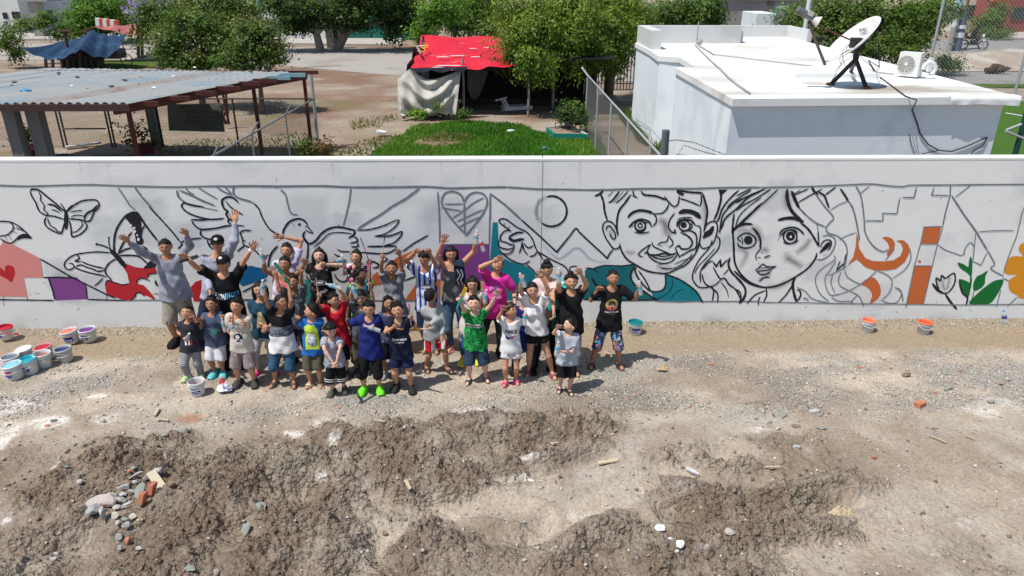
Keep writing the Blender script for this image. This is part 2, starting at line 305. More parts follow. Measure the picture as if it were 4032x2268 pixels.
for k,x,y,rx,ry,a in[('P',90,190,190,70,1),('P',350,300,190,60,.9),('P',700,110,90,20,.9),('P',30,440,90,110,.9),('P',0,340,200,60,.7),('P',760,280,130,60,.5),('P',2370,310,180,60,.7),('P',2110,380,110,30,.9),('P',2420,460,60,60,.8),('P',2330,700,60,40,.8),('Q',540,420,90,55,.95),('Q',680,370,60,30,.6),('Q',1060,230,260,70,.75),('Q',1390,705,165,32,1.4),('Q',1420,590,110,28,1.0),('Q',1620,670,60,18,.9),('Q',1160,770,60,14,.9),('Q',1860,960,200,50,.45),('Q',100,600,60,60,.5),('R',1750,530,120,40,.6),('R',1880,480,190,50,.5),('R',500,630,90,20,.7),('R',180,1345,60,22,1.2),('R',60,1000,130,60,.35),('R',1650,1160,60,40,.4),('P',1300,570,24,14,1),('P',400,620,40,24,.8),('P',40,1010,40,26,.9)]:
 p=G(*Z(k,x,y));R1=(G(*Z(k,x+rx,y))-p).length;R2=(G(*Z(k,x,y+ry))-p).length
 d=np.sqrt(((X-p.x)/R1)**2+((Y-p.y)/R2)**2)+.9*(n2-.5)+.5*(n3-.5);m=(1-sst(d,.4,1.05))
 mixc(white,m*min(a,1)*np.clip((n3-.3)*4,.25,1)*.95)
 if a>1:Hh+=.012*m*(C3/.05)
mixc(C(.36,.17,.10),(1-sst(np.sqrt(((X-G(*Z('P',1370,270)).x)/.28)**2+((Y-G(*Z('P',1370,270)).y)/.16)**2)+.9*(n2-.5),.3,.9))*.7)
col=col*(.88+.24*fbm(X*22,Y*22,61,3))[...,None]*np.array([1.04,1.0,.94])
edge=np.minimum.reduce([sst(X,GX0,GX0+.6),1-sst(X,GX1-.6,GX1-.02),sst(Y,GY0,GY0+.3)]);Hh*=edge
HF=Hh
def gh(x,y):
 i=min(max(int((x-GX0)/GS),0),NX-1);j=min(max(int((y-GY0)/GS),0),NY-1)
 return float(HF[j,i])if GY0<y<GY1 else 0.0
def ghm(x,y,r=.06):
 return max(gh(x+a,y+b)for a in(-r,0,r)for b in(-r,0,r))
V=np.stack([X.ravel(),Y.ravel(),Hh.ravel()],1);idx=np.arange(NX*NY).reshape(NY,NX)
F=np.stack([idx[:-1,:-1].ravel(),idx[:-1,1:].ravel(),idx[1:,1:].ravel(),idx[1:,:-1].ravel()],1)
M_SOIL=mat_attr('churned_soil',bump=.9,bscale=30,var=.15)
nt=M_SOIL.node_tree;N=nt.nodes;L=nt.links;bs=N['Principled BSDF'];ra=N.new('ShaderNodeAttribute');ra.attribute_name='Grain';rs_=N.new('ShaderNodeSeparateColor');L.new(ra.outputs['Color'],rs_.inputs[0]);tc=[n for n in N if n.type=='TEX_COORD'][0]
def _math(op,a,b,c=None):
 m=N.new('ShaderNodeMath');m.operation=op
 for i,v in enumerate((a,b,c)):
  if v is None:continue
  if isinstance(v,(int,float)):m.inputs[i].default_value=v
  else:L.new(v,m.inputs[i])
 return m.outputs[0]
def _vor(sc,feat='F1'):
 v=N.new('ShaderNodeTexVoronoi');v.feature=feat;v.inputs['Scale'].default_value=sc;dn=N.new('ShaderNodeTexNoise');dn.inputs['Scale'].default_value=sc*.6;L.new(tc.outputs['Object'],dn.inputs['Vector']);ad=N.new('ShaderNodeVectorMath');ad.operation='MULTIPLY_ADD';ad.inputs[1].default_value=(.5/sc*2,)*3;L.new(dn.outputs['Color'],ad.inputs[0]);L.new(tc.outputs['Object'],ad.inputs[2]);L.new(ad.outputs[0],v.inputs['Vector']);return v
va,vb_,vc=_vor(17),_vor(38),_vor(62)
hc_=_math('MULTIPLY',rs_.outputs[0],_math('ADD',_math('MULTIPLY',va.outputs['Distance'],-.050),_math('MULTIPLY',vb_.outputs['Distance'],-.018)))
hg_=_math('MULTIPLY',rs_.outputs[1],_math('MULTIPLY',vc.outputs['Distance'],-.022));b2_=N.new('ShaderNodeBump');b2_.inputs['Strength'].default_value=1;b2_.inputs['Distance'].default_value=1;L.new(_math('ADD',hc_,hg_),b2_.inputs['Height'])
b1_=[n for n in N if n.type=='BUMP' and n!=b2_][0];L.new(b2_.outputs[0],b1_.inputs['Normal'])
sc_=N.new('ShaderNodeSeparateColor');L.new(vc.outputs['Color'],sc_.inputs[0]);f_=_math('ADD',1.0,_math('MULTIPLY',rs_.outputs[1],_math('MULTIPLY_ADD',sc_.outputs[0],.8,-.34)));lk=bs.inputs['Base Color'].links[0].from_socket;v2_=N.new('ShaderNodeVectorMath');v2_.operation='SCALE';L.new(lk,v2_.inputs[0]);L.new(f_,v2_.inputs['Scale']);L.new(v2_.outputs[0],bs.inputs['Base Color'])
me=np_mesh('building_lot_ground',V,F,M_SOIL,smooth=True);set_col(me,col.reshape(-1,3));ga=me.color_attributes.new('Grain','FLOAT_COLOR','POINT');g4=np.zeros((NX*NY,4),dtype=np.float32);g4[:,0]=(np.clip(clodm*1.1+.06,0,1)*(1-sand*.8)).ravel();g4[:,1]=np.clip(gravel*(.15+.8*np.clip((fbm(X*1.2+6,Y*2,97)-.42)*5,0,1))+foot*.8+.12,0,1).ravel();g4[:,3]=1;ga.data.foreach_set('color',g4.ravel());setp(link('building_lot_ground',me),kind='structure')
M_DIRT=mat('far_dirt',(.33,.265,.205),.95,.15,.5,.3,12,col2=(.26,.20,.155),c2scale=.35,c2amt=.45,spec=.1)
mb=MB();B=420.0;z0=0.0
for(xa,xb,ya,yb)in[(-B,GX0,-60,GY1),(GX1,B,-60,GY1),(GX0,GX1-.012,-60,GY0)]:mb.add([(xa,ya,z0),(xb,ya,z0),(xb,yb,z0),(xa,yb,z0)],[(0,1,2,3)])
mb.add([(-B,66,-.02),(B,66,-.02),(B,B,-.02),(-B,B,-.02)],[(0,1,2,3)])
mb.build('ground',M_DIRT,kind='structure')
def rock_batch(name,P,S,cols,seed=0,flat=.6):
 rg=np.random.default_rng(seed);n=len(P)
 base=np.array([(1,0,0),(-1,0,0),(0,1,0),(0,-1,0),(0,0,1),(0,0,-1)],float)
 fcs=np.array([(0,2,4),(2,1,4),(1,3,4),(3,0,4),(2,0,5),(1,2,5),(3,1,5),(0,3,5)])
 V=base[None]*(1+.5*(rg.random((n,6,1))-.5));V=V+(rg.random((n,6,3))-.5)*.5
 V[...,2]*=flat;a=rg.random(n)*6.283;c,s=np.cos(a)[:,None],np.sin(a)[:,None]
 st=.7+.6*rg.random((n,1));vx=V[...,0]*st;vy=V[...,1]/st;t=(rg.random((n,1))-.5)*1.0;vz=V[...,2]+vx*t
 V=np.stack([vx*c-vy*s,vx*s+vy*c,vz],-1)*S[:,None,None]+P[:,None,:]
 F=(fcs[None]+(np.arange(n)*6)[:,None,None]).reshape(-1,3);V=V.reshape(-1,3)
 og=np.array([P[:,0].mean(),P[:,1].mean(),P[:,2].min()]);me=np_mesh(name,V-og,F,M_STONE);set_col(me,np.repeat(cols,6,0));o=link(name,me);o.location=og;return o
M_STONE=mat_attr('stone_chips',bump=.3,bscale=90,var=.1)
def scatter(n,seed,wfun,smin,smax,power=2.5):
 rg=np.random.default_rng(seed);x=rg.uniform(-9.5,10,n);y=rg.uniform(4.4,10.86,n)
 i=((x-GX0)/GS).astype(int);j=((y-GY0)/GS).astype(int);k=rg.random(n)<wfun[j,i];x,y,i,j=x[k],y[k],i[k],j[k]
 s=smin+(smax-smin)*rg.random(len(x))**power;z=HF[j,i]+s*.15;return np.stack([x,y,z],1),s,i,j,rg
wf=gravel*(.2+.8*np.clip((fbm(X*1.2+6,Y*2,97)-.42)*5,0,1))+.10*(1-gravel)+foot*.9-.08*sand*(1-foot)
P_,S_,I_,J_,rg=scatter(72000,5,np.clip(wf,0.015,1),.006,.030,4.5)
pal=np.array([(.42,.415,.40),(.33,.332,.32),(.50,.48,.45),(.26,.26,.255),(.42,.37,.31),(.56,.54,.51),(.44,.21,.14)])
pk=rg.choice(7,len(P_),p=[.26,.2,.2,.1,.16,.065,.015]);cc=pal[pk]*np.array([1.04,1.0,.94])*(.85+.3*rg.random((len(P_),1)))
wm=(P_[:,1]>10.2)[:,None];cc=np.where(wm,cc*np.array([1.05,.95,.82]),cc)
setp(rock_batch('gravel',P_,S_,cc,6),kind='stuff',label='grey crushed stone chips strewn over the dirt lot below the wall')
wf2=np.clip(clodm*.8+.04,0,1)*(1-sand)
P_,S_,I_,J_,rg=scatter(20000,9,wf2,.007,.030,4.0)
bc=np.array([.20,.16,.13])[None]*(.8+.5*rg.random((len(P_),1)))
setp(rock_batch('soil_crumbs',P_,S_,bc,12,.8),kind='stuff',label='brown clay crumbs broken off the churned ridges')
M_CONC=mat('concrete_chunk',(.46,.45,.435),.95,.2,9,.8,35,col2=(.33,.32,.31),c2scale=7,spec=.1)
M_SLATE=mat('green_grey_slate',(.27,.29,.265),.9,.15,9,.5,30,spec=.15)
M_BRICK=mat('red_brick',(.50,.20,.12),.95,.22,14,.6,50,col2=(.45,.36,.30),c2scale=9,c2amt=.3,spec=.1)
M_BRICKP=mat('mortared_brick',(.46,.40,.37),.95,.15,9,.5,45,col2=(.50,.22,.14),c2scale=5,c2amt=.35,spec=.1)
M_LIME=mat('lime_lump',(.78,.78,.77),.95,.08,14,.7,40,spec=.1)
M_WOODP=mat('raw_wood',(.52,.43,.31),.85,.18,20,.3,60,stretch=(1,8,8))
def at(k,x,y,up=0.0):
 p=G(*Z(k,x,y),.05);return Vector((p.x,p.y,gh(p.x,p.y)+up))
def pm(k,x,y):
 return(G(*Z(k,x+10,y),.05)-G(*Z(k,x,y),.05)).length/10
RUB=[('S',240,820,170,170,'c','round','big round whitish concrete lump at the left end of the rubble heap'),('S',345,700,340,210,'bp','slab','large pale mortared brick slab lying flat at the left of the rubble heap'),('S',365,860,90,200,'c','long','narrow grey concrete shard leaning under the pale brick slab'),('S',470,560,140,120,'c','round','knobbly grey concrete chunk above the pale brick slab'),('S',610,480,150,110,'c','round','rounded pale concrete chunk on the upper left of the rubble heap'),('S',605,555,120,60,'c','flat','flat concrete flake wedged below the rounded pale chunk'),('S',800,390,230,80,'c','long','long grey concrete bar lying along the back of the rubble heap'),('S',765,315,75,50,'s','flat','small flat slate piece at the top of the rubble heap'),('S',710,350,60,60,'b','round','small orange brick crumb at the top of the rubble heap'),('S',920,400,115,90,'g','round','smooth pinkish cobble beside the upright bricks'),('S',1090,325,150,100,'c','round','rough grey concrete block at the right end of the heap top'),('S',970,345,110,60,'c','flat','whitish concrete piece between cobble and rough block'),('S',990,535,85,170,'b','brick','upright red brick nearest the wooden offcut'),('S',870,680,90,170,'b','brick','upright red brick lower on the rubble heap'),('S',840,570,130,170,'s','slabt','green grey slate slab leaning between the bricks and chunks'),('S',580,650,140,90,'c','round','broken concrete chunk in the middle of the heap'),('S',650,710,180,80,'c','long','jagged concrete strip at the lower edge of the heap'),('S',540,780,110,60,'c','flat','thin concrete flake at the lower left edge of the heap'),('S',520,600,90,80,'c','round','small grey chunk behind the pale brick slab'),('S',740,570,120,60,'s','flat','dark slate flake in the centre of the heap'),('S',790,500,90,60,'c','round','small cracked concrete nugget under the long bar'),('S',530,930,110,90,'g','slabt','angular beige stone below the rubble heap'),('S',650,940,90,70,'s','round','grey stone below the rubble heap beside the beige stones'),('S',740,905,90,80,'g','slabt','tilted pale tile fragment below the rubble heap'),('S',560,1000,80,70,'c','round','white concrete crumb beside the frothy lump'),('S',660,1020,120,110,'c','round','frothy white concrete lump below the heap'),('S',555,1125,90,80,'s','slabt','small dark slate piece over the striped shell stone'),('S',660,1150,80,90,'b','round','broken orange brick piece below the heap'),('S',565,1230,80,100,'c','round','pale egg shaped stone lowest under the heap'),('S',805,1260,80,60,'c','round','white stone on cracked clay right of the egg shaped stone'),('S',1170,170,50,160,'c','long','slim white shard standing above the rubble heap'),('S',60,395,90,110,'c','round','lone pale stone left of the rubble heap'),('S',2350,740,170,120,'s','slabt','wedge shaped grey green rock with a flat top'),('S',2140,900,120,210,'s','slabt','pointed grey green rock in front of the wedge shaped one'),('S',1265,620,130,110,'m','round','brown mud coated stone right of the bricks'),('S',2510,130,50,70,'g','slabt','cream tile chip on the churned clay'),('P',1325,350,70,60,'s','slabt','pointed grey stone standing on the gravel edge'),('P',1150,262,60,36,'g','round','rounded brown cobble beside the wooden splinter'),('P',1060,290,30,26,'c','round','small round white pebble by the brown cobble'),('P',745,270,60,40,'c','round','whitish stone on the pale lime streak'),('P',380,258,56,34,'s','flat','flat dark stone above the lime powder patch'),('P',330,300,50,22,'b','flat','reddish tile shard on the white powder'),('P',505,685,60,40,'s','round','grey stone left of the lone pale stone'),('P',450,637,60,24,'c','flat','flat white plaster flake on the left'),('P',45,718,70,30,'m','flat','flat brown stone at the left edge'),('P',395,1305,60,44,'c','round','whitish stone on the cracked clay at lower left'),('P',1385,1380,110,50,'s','flat','flat grey green stone at the bottom edge'),('P',1570,1375,60,60,'g','long','curved pale shell shard at the bottom edge'),('P',905,62,36,18,'b','round','small orange brick bit on grey gravel at left'),('P',2455,172,40,24,'b','round','orange brick bit below the neon green clogs'),('P',1195,410,56,28,'s','flat','dark slate chip under the pointed stone'),('Q',1360,290,64,36,'g','round','rounded tan rock on the edge of the clay ridge'),('Q',1615,210,36,20,'b','round','orange brick bit right of the pale lime patch'),('Q',1160,200,60,20,'b','flat','flat orange brick chip on the pale lime patch'),('Q',2010,532,90,32,'s','flat','dark blue grey stone behind the pale wooden slat'),('Q',390,1040,60,44,'m','round','brown cobble alone on the smooth track'),('Q',1405,985,34,30,'c','round','white pebble in the middle of the smooth track'),('Q',675,1275,30,32,'c','round','white pebble at the foot of the low ridge'),('Q',1405,1335,60,34,'g','round','beige pebble in the rut at the bottom'),('Q',2395,1055,100,70,'w','round','upper bright white lime lump in the rut'),('Q',2470,1140,50,40,'w','round','small white lime lump above the branching one'),('Q',2525,1210,90,80,'w','round','branching bright white lime lump in the rut'),('Q',2510,1275,40,40,'w','round','lowest small bright white lime lump'),('Q',2250,275,60,24,'s','flat','dark flat stone on the gravel patch right of centre'),('R',1412,470,60,48,'b','brickh','whole half of an orange brick lying on the gravel'),('R',1072,262,26,22,'b','round','dark orange brick bit on the gravel left of the half brick'),('R',238,250,34,18,'b','round','orange brick bit at the left of the right hand gravel'),('R',1335,302,50,44,'m','round','brown rock behind the half brick'),('R',1570,385,70,30,'s','long','dark long stone right of the half brick'),('R',1498,405,28,24,'b','round','small orange brick cube beside the half brick'),('R',1870,355,30,24,'b','round','orange brick bit at the right of the gravel'),('R',1640,278,30,20,'b','round','orange brick bit furthest back on the right gravel'),('R',1152,770,36,40,'b','round','lone orange brick bit on smooth dirt'),('R',722,715,56,36,'c','round','pale rock alone on the smooth dirt'),('R',645,525,46,56,'s','slabt','dark grey upright rock in the loose stone group'),('R',820,515,80,28,'c','flat','flat pale rock right of the dark upright one'),('R',855,600,80,24,'s','flat','flat grey rock below the loose stone group'),('R',560,570,50,36,'c','round','grey rock left in the loose stone group'),('R',610,610,50,26,'c','round','white edged rock lowest in the loose stone group'),('R',720,585,60,30,'m','flat','brown rock with a dark hollow in the loose stone group'),('R',1495,602,56,20,'m','flat','thin brown stone casting a dark edge on bare dirt'),('R',1900,330,40,22,'c','round','grey rock at the far right of the gravel'),('R',1810,455,60,34,'s','round','grey green rock at the far right above white powder'),('R',1285,468,34,18,'s','flat','grey stone left of the half brick'),('R',695,462,44,26,'m','round','dark brown rock above the loose stone group'),('R',335,1262,60,44,'g','slabt','flat beige cardboard like tile near the white lumps'),('R',1060,295,30,18,'c','round','white stone in the right hand gravel'),('R',935,292,34,16,'c','flat','flat pale stone in the right hand gravel')]
mm={'c':M_CONC,'s':M_SLATE,'b':M_BRICK,'bp':M_BRICKP,'w':M_LIME,'g':mat('beige_stone',(.46,.41,.35),.9,.15,12,.4,40,spec=.1),'m':mat('muddy_stone',(.24,.18,.13),.95,.2,14,.6,40,spec=.1)}
nm={'c':'concrete_chunk','s':'slate_rock','b':'brick_piece','bp':'brick_slab','w':'lime_lump','g':'stone','m':'muddy_rock'}
for i,(k,x,y,wpx,hpx,m_,sh,lb)in enumerate(RUB):
 s=pm(k,x,y);w_=wpx*s/2;h_=hpx*s/2;c=at(k,x,y+hpx*.22);rg=random.Random(i*7+1);b=MB()
 if i<31:c.z+=.03;w_*=1.15;h_*=1.15
 if sh=='round':b.rock(c+Vector((0,0,min(w_,h_)*.5)),(w_,min(w_,h_)*.9,h_*.85),i,Matrix.Rotation(rg.uniform(-.4,.4),3,'Y'))
 elif sh=='flat':b.rock(c+Vector((0,0,h_*.4)),(w_,h_*1.3,h_*.55),i,Matrix.Rotation(rg.uniform(-.3,.3),3,'X'))
 elif sh=='long':
  if wpx>hpx:b.rock(c+Vector((0,0,h_*.6)),(w_,h_*.8,h_*.6),i,Matrix.Rotation(-.35,3,'Y')@Matrix.Rotation(.3,3,'Z'))
  else:b.rock(c+Vector((0,0,h_*.7)),(w_*.8,w_,h_*.9),i,Matrix.Rotation(-.5,3,'X')@Matrix.Rotation(-.2,3,'Y'))
 elif sh in('slab','slabt'):b.rock(c+Vector((0,0,h_*.55)),(w_*1.05,h_*1.1,w_*.28),i+3,Matrix.Rotation(.35 if sh=='slab' else .6,3,'X')@Matrix.Rotation(rg.uniform(-.3,.3),3,'Z'),rough=.12)
 else:
  R=(Matrix.Rotation(-.35,3,'X')@Matrix.Rotation(.2,3,'Y'))if sh=='brick' else Matrix.Rotation(.5,3,'Z')
  d=(w_*1.35,.10,h_*1.45)if sh=='brick' else(w_*2,h_*1.6,h_*1.3)
  b.box(c+Vector((0,0,d[2]*.42)),d,R)
  b.v=[tuple(Vector(v)+Vector((rg.uniform(-.006,.006),)*3))for v in b.v]
 o=b.build(nm[m_],mm[m_],label=lb,cat='rubble' if m_ in('c','b','bp','w')else 'rock',group='stones and rubble lying on the lot')
 if sh in('brick','brickh','slab'):
  md=o.modifiers.new('bevel','BEVEL');md.width=.006;md.segments=1
def slat(k,a,b_,wd,lb,nm_='wood_scrap',m=None):
 A=at(k,*a,.03);Bp=at(k,*b_,.03);mb=MB();mb.bar(A,Bp,wd,.018);mb.build(nm_,m or M_WOODP,label=lb,cat='wood scrap',group='wood scraps on the lot')
slat('Q',(1945,555),(2090,572),.05,'pale flat wooden slat lying beside a dark stone in the rut')
slat('Q',(1605,515),(1650,482),.045,'short wooden block on the clay ridge')
slat('Q',(552,810),(585,860),.035,'small upright wooden splinter below the clay ridge')
slat('P',(1115,240),(1150,190),.035,'thin wooden splinter standing near the brown cobble')
slat('P',(1150,268),(1220,276),.025,'thin orange stick lying beside the brown cobble')
slat('S',(975,390),(1100,500),.10,'cream painted wooden offcut leaning over the upright bricks','wooden_offcut',mat('cream_wood',(.62,.55,.40),.8,.12,12))
slat('R',(540,845),(625,852),.02,'thin twig on the brown patch at right','twig')
slat('R',(1460,655),(1560,695),.012,'long thin twig on bare dirt at right','twig')
slat('R',(1660,655),(1720,672),.012,'short thin twig on bare dirt at far right','twig')
slat('Q',(320,305),(400,325),.022,'dry stick on the pale gravel left of centre','twig')
def crumple(name,k,x,y,wpx,hpx,m,lb,cat,seed=0,hz=.06):
 s=pm(k,x,y);c=at(k,x,y,.01);rg=np.random.default_rng(seed);n=22;u,v=np.meshgrid(np.linspace(-1,1,n),np.linspace(-1,1,n))
 r=.75+.5*vnoise(np.arctan2(v,u)*1.6+9,u*0+seed,seed);k_=np.maximum(abs(u),abs(v))/np.maximum(np.sqrt(u*u+v*v),.01);px_=u*k_*r*wpx*s/2;py_=v*k_*r*hpx*s/2
 zz=hz*(.25+np.abs(fbm(u*2.6+seed,v*2.6,seed,3)-.5)*4*(1-np.maximum(abs(u),abs(v))**3))+.02
 V=np.stack([c.x+px_.ravel(),c.y+py_.ravel(),c.z+zz.ravel()],1);id_=np.arange(n*n).reshape(n,n)
 F=np.stack([id_[:-1,:-1].ravel(),id_[:-1,1:].ravel(),id_[1:,1:].ravel(),id_[1:,:-1].ravel()],1)
 return np_obj(name,V,F,m,label=lb,cat=cat)
crumple('crumpled_rag','B',775,1290,190,170,mat('paint_rag',(.72,.72,.76),.9,.1,20,.2,60,col2=(.10,.12,.28),c2scale=16,c2amt=.45),'crumpled white rag with paint stains beside the bucket','rag',3,.10)
crumple('red_rag','B',750,1240,90,40,mat('red_rag',(.55,.10,.10),.9),'small red cloth scrap lying on the white rag','rag',5,.13)
crumple('torn_paper_bag','R',970,1085,130,80,mat('kraft_paper',(.50,.40,.26),.9,.12,12,.3,30),'torn brown paper bag crumpled beside the dark rut','paper',4,.09)
crumple('crushed_paper','F',2050,850,70,70,mat('pinkish_paper',(.62,.45,.36),.9),'small crumpled pinkish paper behind the dark clogs','paper',8,.05)
crumple('orange_leaf','H',1760,1425,140,50,mat('dry_leaf',(.55,.38,.20),.9),'dry tan leaf scrap on the gravel right of the palm shirt boy','leaf',9,.05)
# ================================================================== THE PAINTED WALL
M_WALL=mat('white_plaster',(.80,.81,.805),.92,.035,1.1,.16,22,col2=(.69,.71,.72),c2scale=.9,c2amt=.35,spec=.1)
M_WTOP=mat('white_coping_paint',(.80,.81,.81),.9,.04,3,.3,30,spec=.1)
wall=thing('painted_wall','long white plastered wall with an unfinished mural of faces, dove and butterflies','wall',(0,WY,0))
wall['kind']='thing'
XJ=W(*Z('3',514,400),WY).x
for xa,xb in((-14,XJ-.006),(XJ+.006,14)):
 nx=int((xb-xa)/.06);nz=48;u,v=np.meshgrid(np.linspace(xa,xb,nx+1),np.linspace(-.3,WH,nz+1));d=.003*(fbm(u*1.4,v*1.4,5,4)-.5)+.0014*(fbm(u*9,v*9,6,2)-.5)
 Vf=np.stack([u.ravel(),(WY+d).ravel(),v.ravel()],1);id_=np.arange((nx+1)*(nz+1)).reshape(nz+1,nx+1)
 F=np.stack([id_[:-1,:-1].ravel(),id_[:-1,1:].ravel(),id_[1:,1:].ravel(),id_[1:,:-1].ravel()],1)
 np_obj('wall_panel',Vf,F,M_WALL,wall,smooth=True)
 mb=MB();mb.box(((xa+xb)/2,WY+.02+.09,WH/2-.15),(xb-xa,.16,WH+.3-.004));mb.build('wall_core',M_WALL,wall)
 mb=MB();mb.box(((xa+xb)/2,WY+.095,WH+.014),(xb-xa-.004,.20,.028));mb.build('wall_coping',M_WTOP,wall)
mb=MB();mb.box((XJ,WY+.070,WH/2-.15),(.0118,.12,WH+.28));mb.build('joint_filler',mat('joint_grey',(.70,.71,.71),.9),wall)
def paint(name,c,rough=.75,var=.06):
 return mat(name,c,rough,var,5,.15,40,spec=.2)
M_BLK=paint('black_paint',(.018,.02,.026),.7,.25);M_GRY=paint('grey_paint',(.19,.21,.235),.8,.18)
def soft_mat(name,c):
 m=bpy.data.materials.new(name);m.use_nodes=True;nt=m.node_tree;bs=nt.nodes['Principled BSDF'];bs.inputs['Base Color'].default_value=(*c,1);bs.inputs['Roughness'].default_value=.85
 a=nt.nodes.new('ShaderNodeAttribute');a.attribute_name='Col';sp=nt.nodes.new('ShaderNodeSeparateColor');nt.links.new(a.outputs['Color'],sp.inputs[0]);nt.links.new(sp.outputs[0],bs.inputs['Alpha']);return m
M_SOFTK=soft_mat('airbrushed_black',(.03,.03,.035));M_SOFTB=soft_mat('faint_blue_wash',(.10,.30,.42));M_SOFTG=soft_mat('airbrushed_grey',(.15,.165,.185))
_lv=[0]
def wp(k,x,y,off=.0):p=W(*Z(k,x,y),WY-.0028-off*.28);return p
def ribbon(P,wd,off,closed=False,taper=(.4,.4),jit=.13):
 """P list of wall points (Vector), width in metres"""
 n=len(P);vs=[];rg=random.Random(int(P[0].x*1000)+n)
 L=[0]
 for i in range(1,n):L.append(L[-1]+(P[i]-P[i-1]).length)
 T=max(L[-1],1e-6)
 for i in range(n):
  a=P[i-1]if i>0 else(P[-2]if closed else P[0]);b=P[i+1]if i<n-1 else(P[1]if closed else P[-1]);d=(b-a);d.y=0
  if d.length<1e-7:d=Vector((1,0,0))
  d.normalize();nn=Vector((-d.z,0,d.x));s=1.0
  if not closed:
   e=min(.05,T*.18);s=min(1,taper[0]+(1-taper[0])*L[i]/e if e>0 else 1)*min(1,taper[1]+(1-taper[1])*(T-L[i])/e if e>0 else 1)
  w_=wd*.32*s*(1+rg.uniform(-jit,jit));y=WY-.0028-off*.28
  vs+=[(P[i].x+nn.x*w_,y,P[i].z+nn.z*w_),(P[i].x-nn.x*w_,y,P[i].z-nn.z*w_)]
 fs=[(2*i,2*i+1,2*i+3,2*i+2)for i in range(n-1)]
 return vs,fs
def drawing(name,k,strokes,m,wd=.045,label=None,base=.006,parent=None):
 """strokes: list of (points) or (points, width, closed) in the zoom frame k"""
 mb=MB();mats_=m if isinstance(m,list)else[m]
 for s in strokes:
  pts,w_,cl,kk=s[0],(s[1]if len(s)>1 and s[1]else wd),(s[2]if len(s)>2 else False),(s[3]if len(s)>3 else k)
  q=catmull(pts,6,cl);P=[wp(kk,x,y)for x,y in q]
  if cl:P.append(P[0])
  _lv[0]=(_lv[0]+1)%14;vs,fs=ribbon(P,w_,base+_lv[0]*.00035,cl);mb.add(vs,fs)
 o=mb.build(name,mats_,wall if parent is None else parent)
 if label:o['label']=label
 o['kind']='stuff' if 'guide' in name or 'dove' in name or 'butterfly' in name else 'thing'
 return o
def straight(pts):
 out=[]
 for i in range(len(pts)-1):
  a,b=pts[i],pts[i+1];out+=[a,(a[0]+(b[0]-a[0])*.33,a[1]+(b[1]-a[1])*.33),(a[0]+(b[0]-a[0])*.66,a[1]+(b[1]-a[1])*.66)]
 return out+[pts[-1]]
def fill(name,k,pts,m,off=.003,smooth=0,label=None):
 from mathutils.geometry import tessellate_polygon
 if smooth:pts=catmull(pts,smooth,True)
 P=[wp(k,x,y,off)for x,y in pts];t=tessellate_polygon([[Vector((p.x,p.z,0))for p in P]])
 fs=[]
 for a,b,c in t:
  n_=(P[b]-P[a]).cross(P[c]-P[a]);fs.append((a,b,c)if n_.y<0 else(a,c,b))
 mb=MB();mb.add(P,fs);o=mb.build(name,m,wall)
 if label:o['label']=label
 return o
def soft(name,k,strokes,m,off=.0022):
 """airbrushed smears: wide ribbons whose paint thins out to both sides"""
 V=[];F=[];A=[]
 for pts,wd,al,side in strokes:
  q=catmull(pts,6);P=[wp(k,x,y)for x,y in q];n=len(P);b0=len(V);_lv[0]=(_lv[0]+1)%14;y=WY-.0028-(off+_lv[0]*.00015+.0012)*.28
  for i in range(n):
   d=P[min(i+1,n-1)]-P[max(i-1,0)];d.y=0;d.normalize();nn=Vector((-d.z,0,d.x));fe=math.sin(math.pi*min(1,max(0,(i+.3)/(n-.4))))**.6
   for j,(s,a)in enumerate(((-1,0),(-.5,.35),(0,1),(.5,.35),(1,0))):
    if side and s*side<0:s*=.12
    V.append((P[i].x+nn.x*wd*s,y,P[i].z+nn.z*wd*s));A.append(a*al*fe*.62)
  for i in range(n-1):
   for j in range(4):F.append((b0+i*5+j+1,b0+i*5+j,b0+(i+1)*5+j,b0+(i+1)*5+j+1))
 o=np_obj(name,V,F,m,wall);o['kind']='stuff';set_col(o.data,np.repeat(np.array(A)[:,None],3,1));return o
drawing('border_line','1',[([(-60,196),(0,198),(240,205),(500,198),(760,192),(1000,200),(1300,208),(1520,211),(1800,206),(2100,203),(2213,203)],),([(1100,1191),(1250,1189),(1420,1190)],.03),([(200,203),(520,197),(760,192),(1000,200),(1300,208),(1520,210),(1740,205),(1900,212),(2100,217),(2300,212),(2576,207)][8:],.05,False,'2'),([(190,203),(400,198),(640,201),(1000,198),(1240,208),(1500,209),(1740,205),(1900,205),(2100,217),(2300,212),(2576,207)],.05,False,'2'),([(200,212),(300,218),(500,230),(700,232),(1000,237),(1400,226),(1800,226),(2050,218),(2415,215)],.045,False,'3'),([(190,203),(400,200),(600,195),(900,182),(1100,175),(1240,190),(1360,196),(1420,185),(1700,183),(2000,180),(2343,178),(2500,176)],.035,False,'4'),([(750,1165),(1100,1168),(1400,1166),(2010,1168)],.03,False,'2'),([(1480,1193),(1560,1200),(1900,1200),(2415,1200)],.03,False,'3'),([(180,1140),(500,1142),(800,1148),(1100,1152),(1500,1155),(1800,1160),(2343,1155),(2500,1154)],.028,False,'4')],M_GRY,.042,'grey border lines above and below the mural')
drawing('baseline','1',[([(-60,1185),(0,1185),(240,1188),(470,1192)],),([(750,1182),(920,1188),(1100,1192)],),([(30,1160),(32,1205)],),([(234,1160),(240,1190)],),([(920,1135),(926,1190)],)],M_BLK,.034)
